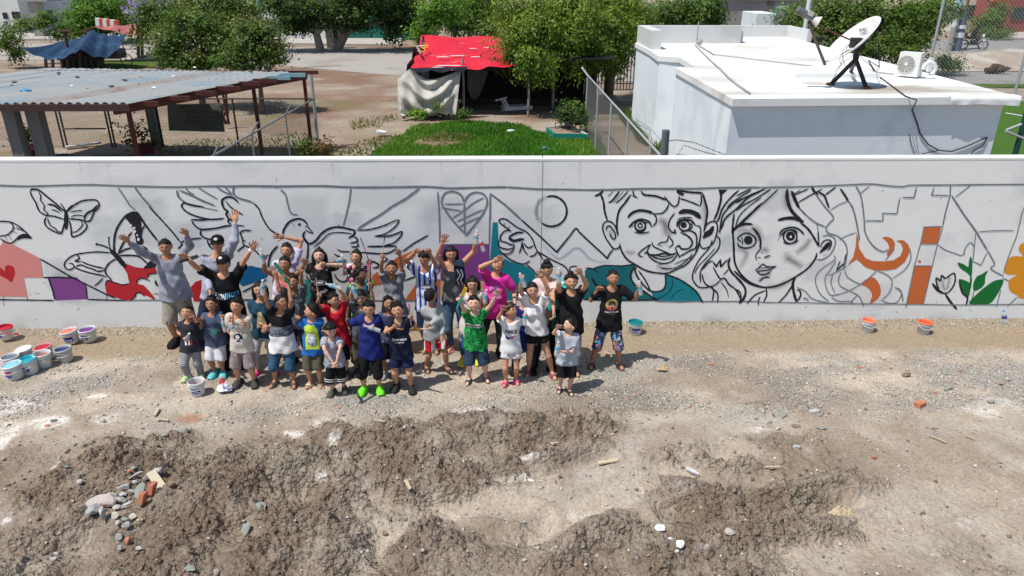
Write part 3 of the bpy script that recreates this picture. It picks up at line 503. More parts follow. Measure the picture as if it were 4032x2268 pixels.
drawing('butterfly_drawing','1',[([(262,250),(272,233),(300,232),(340,240),(400,290),(470,345),(540,405),(562,432)],.045),([(260,245),(275,290),(310,350),(340,420),(400,455),(470,465),(555,492)],),([(330,245),(352,290),(350,325),(382,370),(380,410),(412,440),(402,465)],.028),([(410,360),(470,372),(535,425)],.05),([(445,405),(490,420),(515,438)],.03),([(522,350),(550,390),(560,415)],.028),([(630,365),(600,390),(578,418)],.028),([(402,465),(385,510),(400,550),(440,580),(520,613),(545,570),(556,520)],),([(412,480),(432,540),(480,570),(492,592),(530,600)],.028),([(575,430),(620,385),(700,335),(780,322),(830,325),(855,350),(850,390),(815,425),(800,460),(780,500),(745,508),(700,495),(590,485)],),([(845,365),(805,410),(765,430),(735,460),(730,495)],.05),([(607,430),(660,418),(715,415)],.028),([(612,470),(660,455),(725,460)],.028),([(600,500),(612,560),(622,638),(650,638),(690,622),(718,600),(745,570),(750,540),(720,505)],),([(610,595),(650,600),(700,560),(712,530),(697,500)],.028)],M_BLK,.038,'black outlined butterfly at the upper left')
fill('butterfly_body','1',[(560,415),(575,415),(592,480),(585,560),(572,582),(558,560),(552,490)],M_BLK,.0055,4)
drawing('butterfly_drawing','1',[([(-30,505),(0,508),(60,510),(120,525),(200,580),(272,655)],),([(-30,640),(0,635),(60,625),(108,585),(112,545),(90,522)],.034),([(0,655),(50,688),(100,695),(140,665),(165,640),(200,622),(240,622)],),([(110,560),(160,580)],.024),([(100,590),(150,612)],.024),([(70,620),(100,672)],.024),([(40,632),(66,675)],.024),([(140,560),(190,585),(200,600)],.024)],M_BLK,.036,'butterfly wing cut by the left edge')
fill('wing_tip','1',[(180,625),(240,620),(276,657),(200,655),(150,672),(165,640)],M_BLK,.0055,3)
drawing('butterfly_drawing','1',[([(828,707),(880,715),(955,745)],.04),([(940,650),(942,700),(955,745)],.026),([(950,750),(1000,800),(1050,860),(1090,905)],.13),([(955,780),(850,772),(740,780),(640,800),(580,840),(556,880),(570,915),(600,925),(640,905),(622,872),(592,875)],),([(640,905),(700,930),(770,952),(830,965),(880,975),(925,990)],.04),([(650,900),(700,885),(750,905),(800,920),(850,940),(905,930)],.04),([(700,852),(760,880),(830,900),(905,915)],.04),([(665,795),(685,830),(650,852),(700,858)],.04),([(1005,830),(945,868),(912,920),(915,960),(950,1000),(972,1032)],.04),([(990,790),(985,700),(1000,600),(1040,520),(1090,460),(1150,430),(1195,440)],.05),([(1195,440),(1250,530),(1310,610),(1365,680)],.055),([(1252,545),(1228,580),(1222,625)],.036),([(1140,600),(1070,690),(1022,785)],.05),([(1150,735),(1080,752),(1020,790)],.042),([(1030,805),(1120,802),(1200,812),(1260,860),(1290,880)],.045),([(890,995),(862,1030),(815,1068)],),([(1345,1018),(1350,1050),(1372,1068)],.05),([(1328,1135),(1375,1135)],.05),([(908,1060),(930,1020),(970,1032),(1010,1043),(1060,1057),(1115,1046)],),([(1190,1050),(1185,1020),(1230,1000),(1300,1025)],.03),([(1275,1000),(1290,965),(1360,958)],.03),([(1245,1150),(1212,1125),(1178,1130),(1165,1160),(1120,1198)],)],M_BLK,.036,'large black outlined butterfly rising from the red shape')
fill('butterfly_wing','1',[(1085,475),(1148,430),(1195,430),(1217,480),(1222,560),(1226,640),(1242,680),(1225,710),(1182,702),(1168,640),(1150,570),(1105,505)],M_BLK,.005,3)
fill('butterfly_wing','1',[(1205,725),(1255,728),(1290,765),(1310,800),(1250,765)],M_BLK,.005,3)
fill('butterfly_wing','1',[(1300,850),(1345,870),(1340,905),(1240,918),(1265,885)],M_BLK,.005,3)
for i,(x,y,r)in enumerate([(1130,545,11),(1160,566,10),(1166,596,11),(1186,628,8),(1196,664,12)]):
 fill('wing_spot','1',[(x+r*math.cos(a)*.9,y+r*math.sin(a)*1.2)for a in[j*.785 for j in range(8)]],M_WALL,.0066,2)
for x,y,r in((835,706,11),(940,650,9)):fill('antenna_tip','1',[(x+r*math.cos(a),y+r*math.sin(a))for a in[j*.785 for j in range(8)]],M_BLK,.0062,2)
M_PINK=paint('pink_paint',(.70,.27,.25));M_RED=paint('red_paint',(.50,.025,.035));M_PUR=paint('purple_paint',(.23,.065,.27));M_ORG=paint('orange_paint',(.58,.15,.045));M_TAN=paint('tan_paint',(.60,.42,.22))
M_TEAL=paint('teal_paint',(.01,.22,.28));M_TEAL2=paint('dark_teal_paint',(.012,.15,.175));M_BLU=paint('blue_paint',(.008,.13,.33));M_GRN=paint('green_paint',(.01,.16,.035));M_YEL=paint('yellow_orange_paint',(.70,.29,.02));M_GRT=paint('green_teal_paint',(.02,.30,.24))
fill('pink_house','1',[(-60,720),(0,720),(22,700),(22,662),(345,828),(374,996),(205,996),(238,1162),(0,1158),(-60,1158)],M_PINK,label='pink painted house shape with a red heart')
fill('red_heart','1',[(-20,930),(0,912),(22,922),(40,940),(45,900),(70,888),(105,895),(125,920),(130,965),(115,1005),(100,1035),(50,1002),(-20,965)],M_RED,.005,3,'red painted heart')
fill('purple_block','1',[(425,992),(660,992),(742,1060),(752,1180),(480,1192),(455,1120)],M_PUR,label='purple painted block at the left')
fill('red_shape','1',[(1035,850),(1090,875),(1170,905),(1250,915),(1340,905),(1358,950),(1300,965),(1275,1000),(1230,1000),(1192,1020),(1188,1050),(1240,1060),(1290,1110),(1342,1175),(1330,1187),(1270,1150),(1240,1155),(1210,1125),(1180,1130),(1165,1160),(1120,1200),(1040,1180),(920,1135),(906,1060),(935,1015),(970,1035),(1010,1045),(1060,1058),(1117,1045),(1100,960),(1060,900)],M_RED,.0035,label='irregular red painted shape under the butterfly')
fill('red_shape','1',[(1645,1080),(1690,1030),(1755,1010),(1810,1060),(1815,1190),(1740,1203),(1675,1200)],M_RED,label='red painted shape behind the black shirted man')
drawing('block_outline','1',[(straight([(345,832),(450,892),(600,980),(740,1050),(910,1135),(1000,1172)]),),(straight([(372,994),(500,992),(660,998)]),),(straight([(418,990),(460,1120),(475,1190)]),),(straight([(742,1060),(755,1182)]),.03)],M_BLK,.042)
drawing('guide_line','1',[(straight([(1018,212),(1070,290),(1120,368),(1175,415)]),),(straight([(1160,205),(1220,290),(1320,402)]),.05),([(1530,235),(1540,290),(1580,332)],.05),([(1600,215),(1640,258),(1680,275)],),([(1550,240),(1650,280),(1750,330),(1860,372)],.05),([(1712,215),(1800,270),(1882,317)],),([(1740,385),(1880,414)],.055)],M_GRY,.036)
drawing('dove_wing','1',[(straight([(1285,378),(1400,500),(1500,612),(1560,690)]),),([(1560,690),(1572,712),(1538,745)],),([(1560,690),(1600,676),(1650,662),(1745,652)],),([(1575,325),(1605,350),(1660,368),(1765,385)],.05),([(1610,350),(1580,355),(1572,385),(1620,430),(1700,465),(1800,488),(1860,490),(1938,482)],),([(1650,492),(1740,496),(1830,490)],),([(1655,494),(1680,540),(1740,577),(1850,570),(1985,540)],),([(1742,578),(1732,615),(1760,645),(1800,660),(1850,665)],),([(1790,668),(1810,720),(1850,752)],)],M_BLK,.042,'left wing of the outlined dove')
drawing('dove','2',[([(298,340),(260,302),(210,290),(165,312),(160,345),(178,390),(205,410),(195,440),(222,480),(245,492)],.05),([(190,325),(240,382),(338,443)],),([(420,338),(470,390),(500,465),(560,560),(640,612)],),([(410,574),(345,573),(315,592),(325,625),(340,640)],),([(325,625),(332,655),(360,662)],.03),([(332,655),(340,690),(392,720),(440,745),(470,775),(520,790),(562,778)],),([(285,752),(335,712),(350,696)],),([(245,484),(215,482),(212,505),(245,520)],),([(-20,565),(60,558),(150,548),(250,530),(352,536)],.03),([(672,610),(685,560),(730,500),(800,475),(850,488),(885,528)],.05),([(862,548),(880,540),(925,594),(885,582),(860,566)],.03),([(862,580),(845,615),(866,665),(900,685),(950,660),(1000,600),(1060,560),(1140,545),(1240,563),(1278,575),(1272,610),(1225,640)],.05),([(860,640),(885,690),(882,780),(870,870)],.042),([(930,716),(990,670),(1060,605),(1140,590),(1260,600)],.03),([(1265,622),(1302,645),(1295,668),(1238,682)],),([(1300,670),(1310,698),(1290,712),(1250,710)],),([(1290,570),(1400,566),(1520,535),(1600,500),(1652,485),(1640,520),(1600,562),(1530,605),(1448,622)],.034),([(1445,622),(1560,621),(1640,598),(1678,583),(1670,620),(1610,678),(1530,702)],),([(1385,709),(1500,708),(1635,704)],.045),([(1330,757),(1420,765),(1530,770),(1600,748),(1640,712)],),([(1400,830),(1440,838),(1484,862),(1470,885),(1430,890)],.045),([(1130,730),(1170,750),(1242,752)],.032),([(1105,770),(1140,790),(1172,790)],.032),(straight([(1680,755),(1780,682),(1905,612)]),),([(1695,1000),(1800,958),(1875,918),(1940,850)],),([(632,700),(580,760),(555,830),(548,890)],.046),([(870,950),(885,980),(910,1012)],),([(1110,940),(1135,985),(1180,1006),(1215,990),(1218,955)],),([(1540,800),(1555,815),(1530,835),(1490,838)],),([(1170,950),(1200,930)],),(straight([(330,1095),(450,1030),(540,985)]),),(straight([(330,1160),(420,1160),(520,1090)]),)],M_BLK,.038,'black outlined dove flying to the right')
fill('dove_eye','2',[(813+12*math.cos(a),523+12*math.sin(a))for a in[j*.785 for j in range(8)]],M_BLK,.005,2)
fill('blue_shape','2',[(285,842),(300,838),(352,886),(400,870),(440,882),(500,892),(535,905),(545,960),(480,1000),(330,1045),(285,1000)],M_BLU,label='blue painted shape behind the two men')
fill('green_teal_shape','2',[(855,985),(880,990),(925,1020),(915,1192),(862,1192)],M_GRT)
drawing('guide_line','2',[([(115,210),(180,250),(250,275)],.042),([(180,205),(215,240),(242,266)],.042),([(262,190),(256,262),(300,300),(360,318),(422,338)],.046),([(655,222),(695,270),(715,350),(730,405),(755,436),(800,440)],),([(610,217),(632,212)],),([(645,230),(680,262)],),(straight([(1250,205),(1235,330),(1207,450),(1182,540)]),),(straight([(1832,215),(1720,300),(1600,368),(1500,440),(1400,500),(1305,560)]),.048),(straight([(1982,245),(1994,400),(1999,580),(2000,690)]),.04),(straight([(2426,262),(2424,400),(2418,690)]),),(straight([(2000,692),(2200,690),(2420,690)]),.026)],M_GRY,.036)
drawing('heart_drawing','2',[([(2205,342),(2180,275),(2112,245),(2042,262),(2015,330),(2042,392),(2110,490),(2215,602)],.046),([(2205,342),(2238,282),(2300,252),(2370,268),(2401,330),(2372,420),(2292,530),(2215,622)],.046),(straight([(2207,345),(2210,602)]),.046),([(2040,350),(2120,352),(2202,350)],),([(2010,380),(2090,395),(2180,408)],),([(2108,470),(2210,402),(2290,340),(2376,296)],),([(2140,500),(2230,460),(2370,395)],),([(2152,552),(2250,500),(2352,455)],)],M_GRY,.036,'grey outlined heart with hatching')
fill('purple_block','2',[(2003,693),(2420,693),(2417,1000),(2005,1000)],M_PUR,label='large purple painted block under the grey heart')
fill('tan_block','2',[(2006,1001),(2418,1001),(2400,1168),(2010,1168)],M_TAN)
fill('orange_ray','2',[(1428,955),(1540,880),(1640,800),(1740,760),(1800,738),(1790,790),(1690,870),(1560,975),(1500,1030),(1420,1040)],M_ORG,label='broad orange painted ray')
fill('orange_ray','2',[(1828,985),(2002,985),(2003,1166),(1705,1160)],M_ORG)
fill('orange_ray','2',[(1160,1140),(1300,1050),(1310,1065),(1170,1160)],M_ORG)
fill('teal_sleeve','3',[(88,517),(131,517),(137,700),(150,770),(190,830),(250,860),(340,885),(370,890),(430,935),(520,1005),(500,1190),(60,1190),(60,900),(75,700)],M_TEAL,label='teal painted sleeve of the pointing arm')
drawing('pointing_hand','3',[([(245,588),(190,552),(145,512),(155,489),(205,492),(300,560),(380,600),(430,660),(460,740),(490,790),(525,838)],),([(190,522),(185,545)],),([(235,545),(226,568)],),([(250,592),(195,590),(155,635),(160,675),(200,690)],),([(355,605),(300,606),(240,635),(228,668)],.05),([(228,648),(265,675),(310,668),(360,660)],.075),([(148,662),(135,700),(150,730),(210,748),(262,740),(278,712)],),([(190,680),(235,705),(278,710)],),([(150,748),(165,780),(215,790),(255,770),(270,742)],),([(340,690),(334,740),(315,785)],),([(345,690),(358,755),(392,800)],),([(355,695),(395,737),(440,715)],),([(405,812),(445,802),(472,770)],),([(168,785),(245,840),(330,875),(380,868),(412,845)],),([(485,772),(600,840),(700,890),(735,930),(745,978)],),([(375,880),(430,922),(500,992)],),([(525,838),(560,880)],)],M_BLK,.036,'outlined pointing hand')
drawing('sun_circle','3',[([(595+133*math.cos(a),420+131*math.sin(a))for a in[-1.9+j*.38 for j in range(12)]],.05)],M_BLK)
soft('sun_circle_shade','3',[([(595+131*math.cos(a),420+129*math.sin(a))for a in[2.3+j*.36 for j in range(7)]],.05,.8,0)],M_SOFTK)
drawing('mountain_line','3',[(straight([(330,490),(500,640),(640,772),(655,755),(805,570),(900,662),(1020,772),(1077,826),(1100,785),(1132,745)]),)],M_BLK,.04)
drawing('guide_line','3',[(straight([(66,268),(200,370),(335,494)]),.05),(straight([(68,265),(66,500)]),.036)],M_GRY)
soft('blue_wave','3',[([(518,708),(600,792),(660,830),(720,800),(790,745),(850,752),(920,825),(1000,855),(1112,860)],.035,.8,0)],M_SOFTB)
fill('teal_shirt','3',[(885,935),(905,912),(955,915),(1050,888),(1200,893),(1322,880),(1290,940),(1286,1000),(1330,1070),(1425,1132),(1530,1192),(1100,1200),(868,1190),(885,1050)],M_TEAL2,label='dark teal painted shoulder of the mural boy')
fill('teal_shirt','3',[(1578,962),(1640,985),(1750,1040),(1830,1100),(1880,1165),(1897,1202),(1700,1211),(1480,1190),(1458,1118),(1545,1108),(1582,1060)],M_TEAL,label='bright teal painted shirt of the mural boy')
drawing('boy_face_drawing','3',[([(745,935),(765,900),(822,895)],.03),([(745,935),(775,945),(788,975)],.045),([(890,912),(950,918),(998,952)],),([(950,918),(1050,890),(1200,893),(1320,878)],.034),([(945,1000),(985,1060),(1010,1090)],.06),([(900,1080),(930,1120)],.05),([(885,1180),(1150,1190),(1480,1188),(1530,1195)],.045),([(1322,885),(1290,940),(1284,1000),(1330,1070),(1420,1130),(1480,1177)],.045),([(1332,900),(1318,935),(1360,1020),(1450,1108),(1542,1108),(1582,1058),(1580,965)],.045),([(1345,930),(1400,1005),(1452,1105)],),([(1580,965),(1700,1010),(1820,1090),(1870,1148),(1905,1215)],.045),([(1495,1185),(1600,1130),(1640,1060),(1635,990)],.022),([(1630,1180),(1670,1120),(1745,1090)],.018),([(1805,1090),(1812,1165)],.022),([(1045,225),(1020,268),(968,290)],.06),([(1020,270),(1045,340),(1055,420),(1080,505)],.05),([(1130,250),(1085,290)],.05),([(1185,245),(1120,330),(1085,345)],.05),([(1215,250),(1135,345)],),([(1260,245),(1200,310),(1150,352)],),([(1300,240),(1310,285),(1340,305)],),([(1275,275),(1320,300)],),([(1278,280),(1230,350),(1188,402),(1168,460),(1160,550),(1170,632)],.05),([(1165,605),(1140,540),(1095,507),(1052,520),(1038,570),(1060,640),(1090,690),(1132,742),(1172,740),(1192,708)],),([(1070,590),(1072,560),(1098,548),(1130,585),(1150,625),(1138,662),(1112,642),(1100,608)],),([(1185,700),(1200,760),(1245,830),(1320,882),(1420,935),(1520,955),(1600,955),(1680,920),(1760,880),(1830,800),(1868,725),(1882,690)],.044),([(1370,245),(1400,278),(1500,290),(1590,325)],.05),([(1570,288),(1618,350),(1660,380),(1692,350),(1700,285)],),([(1610,355),(1592,400),(1550,438),(1482,442)],),([(1680,240),(1700,262),(1740,280)],.07),([(1680,240),(1790,256),(1900,262)],.055),([(1888,268),(1892,330),(1880,378)],),([(1700,308),(1800,340),(1880,376)],),([(1900,262),(1922,330),(1942,420),(1930,520),(1912,602)],.052),([(1255,478),(1290,438),(1350,415),(1420,420),(1476,440)],.07),([(1695,438),(1740,422),(1800,425),(1850,448),(1885,482)],.12),([(1262,560),(1310,512),(1370,490),(1430,505),(1452,530),(1455,555)],.045),([(1300,512),(1370,508),(1440,525)],.03),([(1310,600),(1380,610),(1446,598)],),([(1262,558),(1300,540)],.08),([(1465,430),(1500,470),(1498,520),(1462,557)],),([(1362+46*math.cos(a),545+44*math.sin(a))for a in[j*.628 for j in range(10)]],.045,True),([(1362+18*math.cos(a),545+18*math.sin(a))for a in[j*.785 for j in range(8)]],.032,True),([(1320,545),(1335,590),(1380,600),(1415,560)],),([(1665,432),(1622,490),(1606,552),(1630,595),(1668,610),(1665,578)],),([(1650,605),(1665,575)],.06),([(1680,560),(1690,512),(1740,493),(1800,500),(1842,545)],.05),([(1680,495),(1720,478),(1790,474),(1815,484)],.03),([(1745+48*math.cos(a),545+44*math.sin(a))for a in[j*.628 for j in range(10)]],.04,True),([(1800,520),(1812,555),(1790,582)],),([(1842,545),(1878,555),(1886,610),(1870,700),(1838,782)],),([(1705,605),(1780,588),(1835,610),(1852,660),(1842,735),(1792,762),(1690,820)],.04),([(1720,612),(1760,625),(1800,660),(1812,700),(1780,742),(1720,745),(1698,718),(1665,738)],.045),([(1665,738),(1680,770),(1695,800),(1705,820)],),([(1605,632),(1592,680),(1540,692),(1510,716)],.034),([(1605,632),(1642,680),(1640,712),(1605,735)],.034),([(1465,685),(1480,725),(1580,772),(1605,775)],),([(1530,716),(1560,722)],.03),([(1580,716),(1600,712)],.03),([(1455,705),(1402,740),(1350,785),(1358,805),(1388,815)],),([(1455,705),(1425,760),(1440,785)],.03),([(1398,790),(1420,775),(1440,795),(1500,800),(1570,785),(1640,795),(1675,775)],.05),([(1430,800),(1480,845),(1560,872),(1640,850),(1690,780)],),([(1460,812),(1560,836),(1655,812)],),([(1500,800),(1560,812),(1640,798)],.028),([(1502,888),(1550,880)],),([(1535,905),(1600,918),(1690,900),(1780,830),(1815,782)],.03),([(1655,882),(1720,850),(1810,820)],.025),([(1912,605),(1930,548),(1970,513),(2018,515),(2030,575),(2002,680),(1950,732),(1900,740),(1882,705)],)],M_BLK,.036,'black outlined smiling boy face')
fill('pupil','3',[(1738+28*math.cos(a),540+26*math.sin(a))for a in[j*.785 for j in range(8)]],M_BLK,.0055,2)
fill('ear_shadow','3',[(1902,655),(1920,605),(1958,580),(1985,548),(2003,560),(1985,618),(1932,650)],M_BLK,.0055,2)
soft('face_shading','3',[([(1590,640),(1585,570),(1565,515),(1515,500)],.10,.85,0),([(1618,640),(1622,600)],.08,.6,0),([(1100,580),(1118,640)],.07,.5,0),([(1232,760),(1275,780),(1330,775)],.06,.55,0),([(1505,898),(1560,915),(1640,912)],.09,.5,0),([(1900,300),(1925,380),(1928,470),(1915,560)],.10,.5,-1),([(1205,900),(1225,925)],.04,.6,0),([(1300,900),(1300,1000)],.05,.3,0),([(1610,350),(1590,410),(1540,445)],.05,.3,0)],M_SOFTK)
fill('hair_tip','3',[(2038,235),(2118,235),(2055,295)],M_BLK,.0055)
drawing('girl_hair_drawing','3',[([(2058,245),(2060,320),(2030,430),(1998,502)],.055),([(2215,238),(2130,320),(2072,400),(2040,490),(2010,520)],.045),([(2325,238),(2240,290),(2150,350),(2110,400)],),([(2240,310),(2160,360),(2085,440),(2060,520),(2050,612)],.04),([(2415,242),(2300,300),(2200,395),(2100,480),(2070,552),(2040,600)],.046),([(2415,300),(2300,380),(2215,470),(2180,585)],.03),([(2415,350),(2300,462),(2180,580)],.06),([(2175,440),(2162,560),(2170,700),(2180,860),(2230,960),(2320,1040),(2440,1085)],.05),([(1985,670),(1958,740),(1880,830),(1830,920),(1815,1000),(1850,1060),(1900,1082),(2000,1062),(2060,1012)],),([(2020,630),(2050,668),(2040,740),(1980,812),(1920,880),(1882,950),(1885,1040)],),([(1980,1070),(1998,1110),(1985,1200)],),([(2010,740),(1940,820),(1862,900),(1835,960)],.026),([(1992,850),(1955,862),(1900,925)],),(straight([(1990,855),(2020,897),(2060,835)]),.045),(straight([(2058,838),(2058,900),(2118,838)]),.042),([(2140,818),(2125,880),(2155,950),(2232,1030),(2272,1100),(2262,1170),(2222,1220)],.055),([(1992,900),(2050,1000),(2092,1000),(2130,1052),(2190,1100),(2235,1185)],.04),([(1895,960),(1920,1040),(1980,1082),(2032,1135),(2030,1212)],),([(2060,1030),(2110,1100),(2125,1165)],.026),(straight([(2128,922),(2080,972)]),.03)],M_BLK,.036,'flowing outlined hair between the two mural faces')
drawing('girl_face_drawing','4',[([(40,645),(10,620),(40,588),(90,575),(140,600),(158,640),(132,682),(75,697),(22,682),(8,650)],.04),([(-40,570),(0,528),(60,502),(132,503)],.07),([(40,600),(50,640),(45,670)],.024),([(130,530),(180,590),(196,650),(190,702)],.05),([(205,690),(162,745),(158,780),(170,795)],.03),([(170,772),(200,778)],.05),([(222,780),(250,762),(278,760)],),([(240,780),(265,775)],),([(148,880),(180,858),(215,828),(240,845),(285,850),(325,843)],),([(325,843),(270,872),(200,882),(160,882)],.036),([(160,884),(200,912),(245,905),(285,882)],),([(180,862),(240,858),(290,852)],.02),([(185,970),(220,940),(272,934)],.04),([(345,590),(380,548),(450,528),(510,545),(552,587)],.045),([(352,604),(400,560),(460,548),(500,572)],.036),([(333,640),(352,602)],.03),([(380,650),(420,662),(470,655),(510,630)],),([(437+55*math.cos(a),605+55*math.sin(a))for a in[j*.628 for j in range(10)]],.04,True),([(335,470),(400,455),(470,455),(548,485)],.085),([(-20,880),(20,920),(80,970),(150,1002),(260,1017),(380,985),(480,932),(580,862),(640,785),(655,735)],.05),([(520,490),(580,538),(630,610),(668,682)],.05),([(665,555),(668,620),(672,685)],.035),([(682,680),(712,640),(745,630),(772,645),(765,690),(740,720)],),([(678,680),(700,690)],.04),([(412,215),(415,300),(450,395),(530,472)],.08),([(448,230),(480,310),(510,370)],.08),([(500,355),(560,425)],.045),([(460,260),(520,225)],.06),(straight([(500,326),(600,268),(700,215)]),),([(460,270),(530,238),(585,215)],),(straight([(612,200),(640,245),(665,262)]),.06),([(665,238),(715,270),(735,320),(756,372)],.05),(straight([(720,266),(810,200)]),.04),([(845,212),(885,270),(916,325)],.05),([(240,1020),(245,1082),(218,1138)],.04),([(192,1090),(178,1130),(178,1165)],.035),([(85,1152),(150,1080),(240,1042)],.04),([(480,932),(458,990),(470,1075),(490,1135)],.07),([(490,1135),(522,1085),(515,1045),(490,1035)],.045),([(340,1142),(400,1082),(462,990)],.042),([(-10,930),(30,970),(68,1020),(68,1080),(30,1142)],.05),([(0,1030),(30,1060),(35,1100),(20,1150)],),(straight([(808,885),(880,820),(893,745)]),.045),(straight([(815,880),(845,800)]),.03),([(540,1105),(590,1130)],),([(550,1100),(585,1112)],)],M_BLK,.034,'black outlined girl face looking aside')
fill('pupil','4',[(96+36*math.cos(a),632+36*math.sin(a))for a in[j*.785 for j in range(8)]],M_BLK,.0055,2)
fill('pupil','4',[(440+38*math.cos(a),600+38*math.sin(a))for a in[j*.785 for j in range(8)]],M_BLK,.0055,2)
fill('eye_highlight','4',[(442+10*math.cos(a),605+10*math.sin(a))for a in[j*.785 for j in range(8)]],M_WALL,.0118,2)
fill('ear_shadow','4',[(672,740),(705,690),(735,655),(765,650),(755,690),(712,722)],M_BLK,.0055,2)
soft('face_shading','4',[([(120,520),(170,570),(190,640)],.10,.8,0),([(0,560),(60,548),(120,580)],.09,.5,0),([(200,745),(230,705),(262,740)],.06,.6,0),([(0,700),(60,720),(80,745),(60,800),(20,870)],.08,.55,0),([(600,615),(560,680),(480,742)],.08,.7,0),([(410,770),(460,805),(540,850)],.09,.8,0),([(410,720),(408,770),(430,800)],.10,.4,0),([(190,905),(240,920),(280,895)],.07,.6,0),([(245,1015),(340,1010),(470,940)],.09,.6,0),([(330,230),(200,350),(60,470),(0,520)],.07,.5,0),([(405,230),(410,320),(440,390)],.10,.6,0),([(350,570),(420,530),(500,540)],.06,.3,0),([(180,970),(210,935)],.06,.5,0),([(190,830),(180,810)],.04,.4,0),([(700,760),(740,745)],.05,.4,0)],M_SOFTK)
drawing('girl_hair_drawing','4',[([(340,215),(250,300),(130,400),(0,520)],.03),([(280,215),(180,280),(60,345),(0,392)],),([(240,212),(120,262),(40,302),(0,330)],.045),([(120,212),(40,250),(0,272)],)],M_BLK,.038)
drawing('hair_guide_lines','4',[([(640,250),(720,360),(790,447),(760,490),(732,530),(745,572),(820,598),(880,650),(902,720),(890,800),(870,872)],.034),([(510,370),(580,440),(650,492),(732,527)],.032),([(916,320),(950,380),(980,500),(997,600),(1000,640)],.04),(straight([(760,390),(830,345),(916,310)]),),([(970,190),(1010,262),(1030,370),(1041,480),(1046,560),(1082,640),(1140,702),(1200,726),(1240,705)],.036),(straight([(1085,190),(1010,252)]),),([(700,602),(750,592),(800,622),(800,680),(762,750),(700,790),(650,790)],.034),(straight([(655,490),(665,560)]),),([(840,635),(880,605),(975,570)],),([(790,755),(800,790),(700,862),(650,920),(645,985),(682,1070),(752,1132)],),([(812,795),(760,880),(725,930),(726,1000),(762,1078),(832,1072)],),([(905,840),(820,890),(742,922)],),([(785,910),(770,980),(802,1062)],),([(852,890),(830,960),(852,1010),(930,1050),(1000,1092),(1037,1175)],),([(882,870),(902,930),(980,980),(1016,990)],),([(1150,870),(1082,940),(980,1010),(880,1060),(780,1086)],),([(1142,882),(1220,912),(1266,962),(1250,1050),(1182,1122)],),([(1408,690),(1420,780),(1372,872),(1268,946)],),([(1288,1015),(1340,1050),(1356,1132)],.04),([(1182,1122),(1240,1146),(1310,1136),(1345,1070)],),([(490,1015),(560,1050),(622,1112),(752,1142)],),([(772,1096),(832,1130),(930,1132),(956,1162)],),(straight([(985,1080),(932,1136)]),),([(1210,800),(1250,750),(1290,700)],),([(1180,1120),(1165,1125)],)],M_GRY,.026,'thin grey guide lines of the flowing hair')
fill('orange_swirl','4',[(979,568),(992,620),(1000,700),(1050,778),(1110,803),(1205,806),(1280,796),(1335,762),(1358,705),(1338,655),(1302,642),(1325,632),(1362,635),(1402,670),(1410,735),(1372,810),(1300,866),(1220,880),(1120,878),(1050,852),(1000,805),(978,790),(905,838),(952,770),(972,680)],M_ORG,.003,0,'orange painted swirl with pointed ends')
fill('orange_swirl','4',[(1190,612),(1225,606),(1268,622),(1292,662),(1280,705),(1240,762),(1226,740),(1246,700),(1228,650)],M_ORG,.003,3)
fill('orange_swirl','4',[(1095,932),(1150,968),(1178,1045),(1152,1110),(1085,1150),(1106,1090),(1090,1040),(1052,1008),(1012,990)],M_ORG,.003,2,'small orange painted crescent')
fill('orange_tower','4',[(1530,525),(1670,520),(1635,662),(1500,662)],M_ORG,label='upper orange block of the leaning tower')
fill('orange_tower','4',[(1450,842),(1590,842),(1520,1155),(1385,1148)],M_ORG,label='lower orange block of the leaning tower')
fill('orange_dot','4',[(1492+13*math.cos(a),806+12*math.sin(a))for a in[j*.785 for j in range(8)]],M_ORG,.003,2)
drawing('tower_guide_lines','4',[(straight([(1530,522),(1500,662),(1450,842),(1385,1150),(1380,1190)]),),(straight([(1682,520),(1638,662),(1595,842),(1520,1158)]),),(straight([(1515,526),(1600,523),(1680,521)]),),(straight([(1500,665),(1638,663)]),),(straight([(1440,842),(1595,842)]),),(straight([(1045,475),(1190,475),(1195,415),(1305,415),(1332,285)]),.03),(straight([(1348,285),(1445,285),(1468,200)]),.034),(straight([(1610,200),(1592,265),(1738,270)]),.03),(straight([(1745,180),(1740,270),(1700,420),(1680,521)]),.034),(straight([(1915,180),(1780,285)]),),(straight([(1752,268),(1850,420),(1952,562),(2042,712)]),.042),([(2042,712),(2092,800),(2102,832),(2072,862),(2110,892),(2178,926)],.034),([(1965,566),(2100,556),(2265,555)],),([(1950,570),(1938,680),(1926,800),(1915,830)],),(straight([(1925,805),(1992,835),(2042,735)]),),(straight([(2380,300),(2330,400),(2282,600),(2212,780),(2175,905)]),),([(1640,670),(1702,712),(1775,738),(1840,756),(1868,692),(1908,652),(1938,690)],),(straight([(2165,940),(2228,968)]),),(straight([(2290,1092),(2205,1175)]),),(straight([(2155,1035),(2115,1178)]),)],M_GRY,.026)
drawing('tulip_drawing','4',[([(1600,985),(1640,1032),(1700,1067),(1750,1032),(1780,970),(1776,905),(1742,915),(1702,942),(1670,920),(1662,962),(1628,940),(1632,990),(1650,1030)],.04),([(1595,985),(1640,1040),(1690,1068)],.06),([(1700,1068),(1740,1130),(1796,1197)],.055),([(1675,955),(1695,1050)],.018),([(1732,932),(1712,1050)],.018)],M_BLK,.03,'black sketched tulip')
soft('tulip_shading','4',[([(1680,950),(1698,1040)],.06,.5,0),([(1740,930),(1722,1030)],.06,.5,0),([(1640,960),(1670,1030)],.05,.4,0)],M_SOFTK)
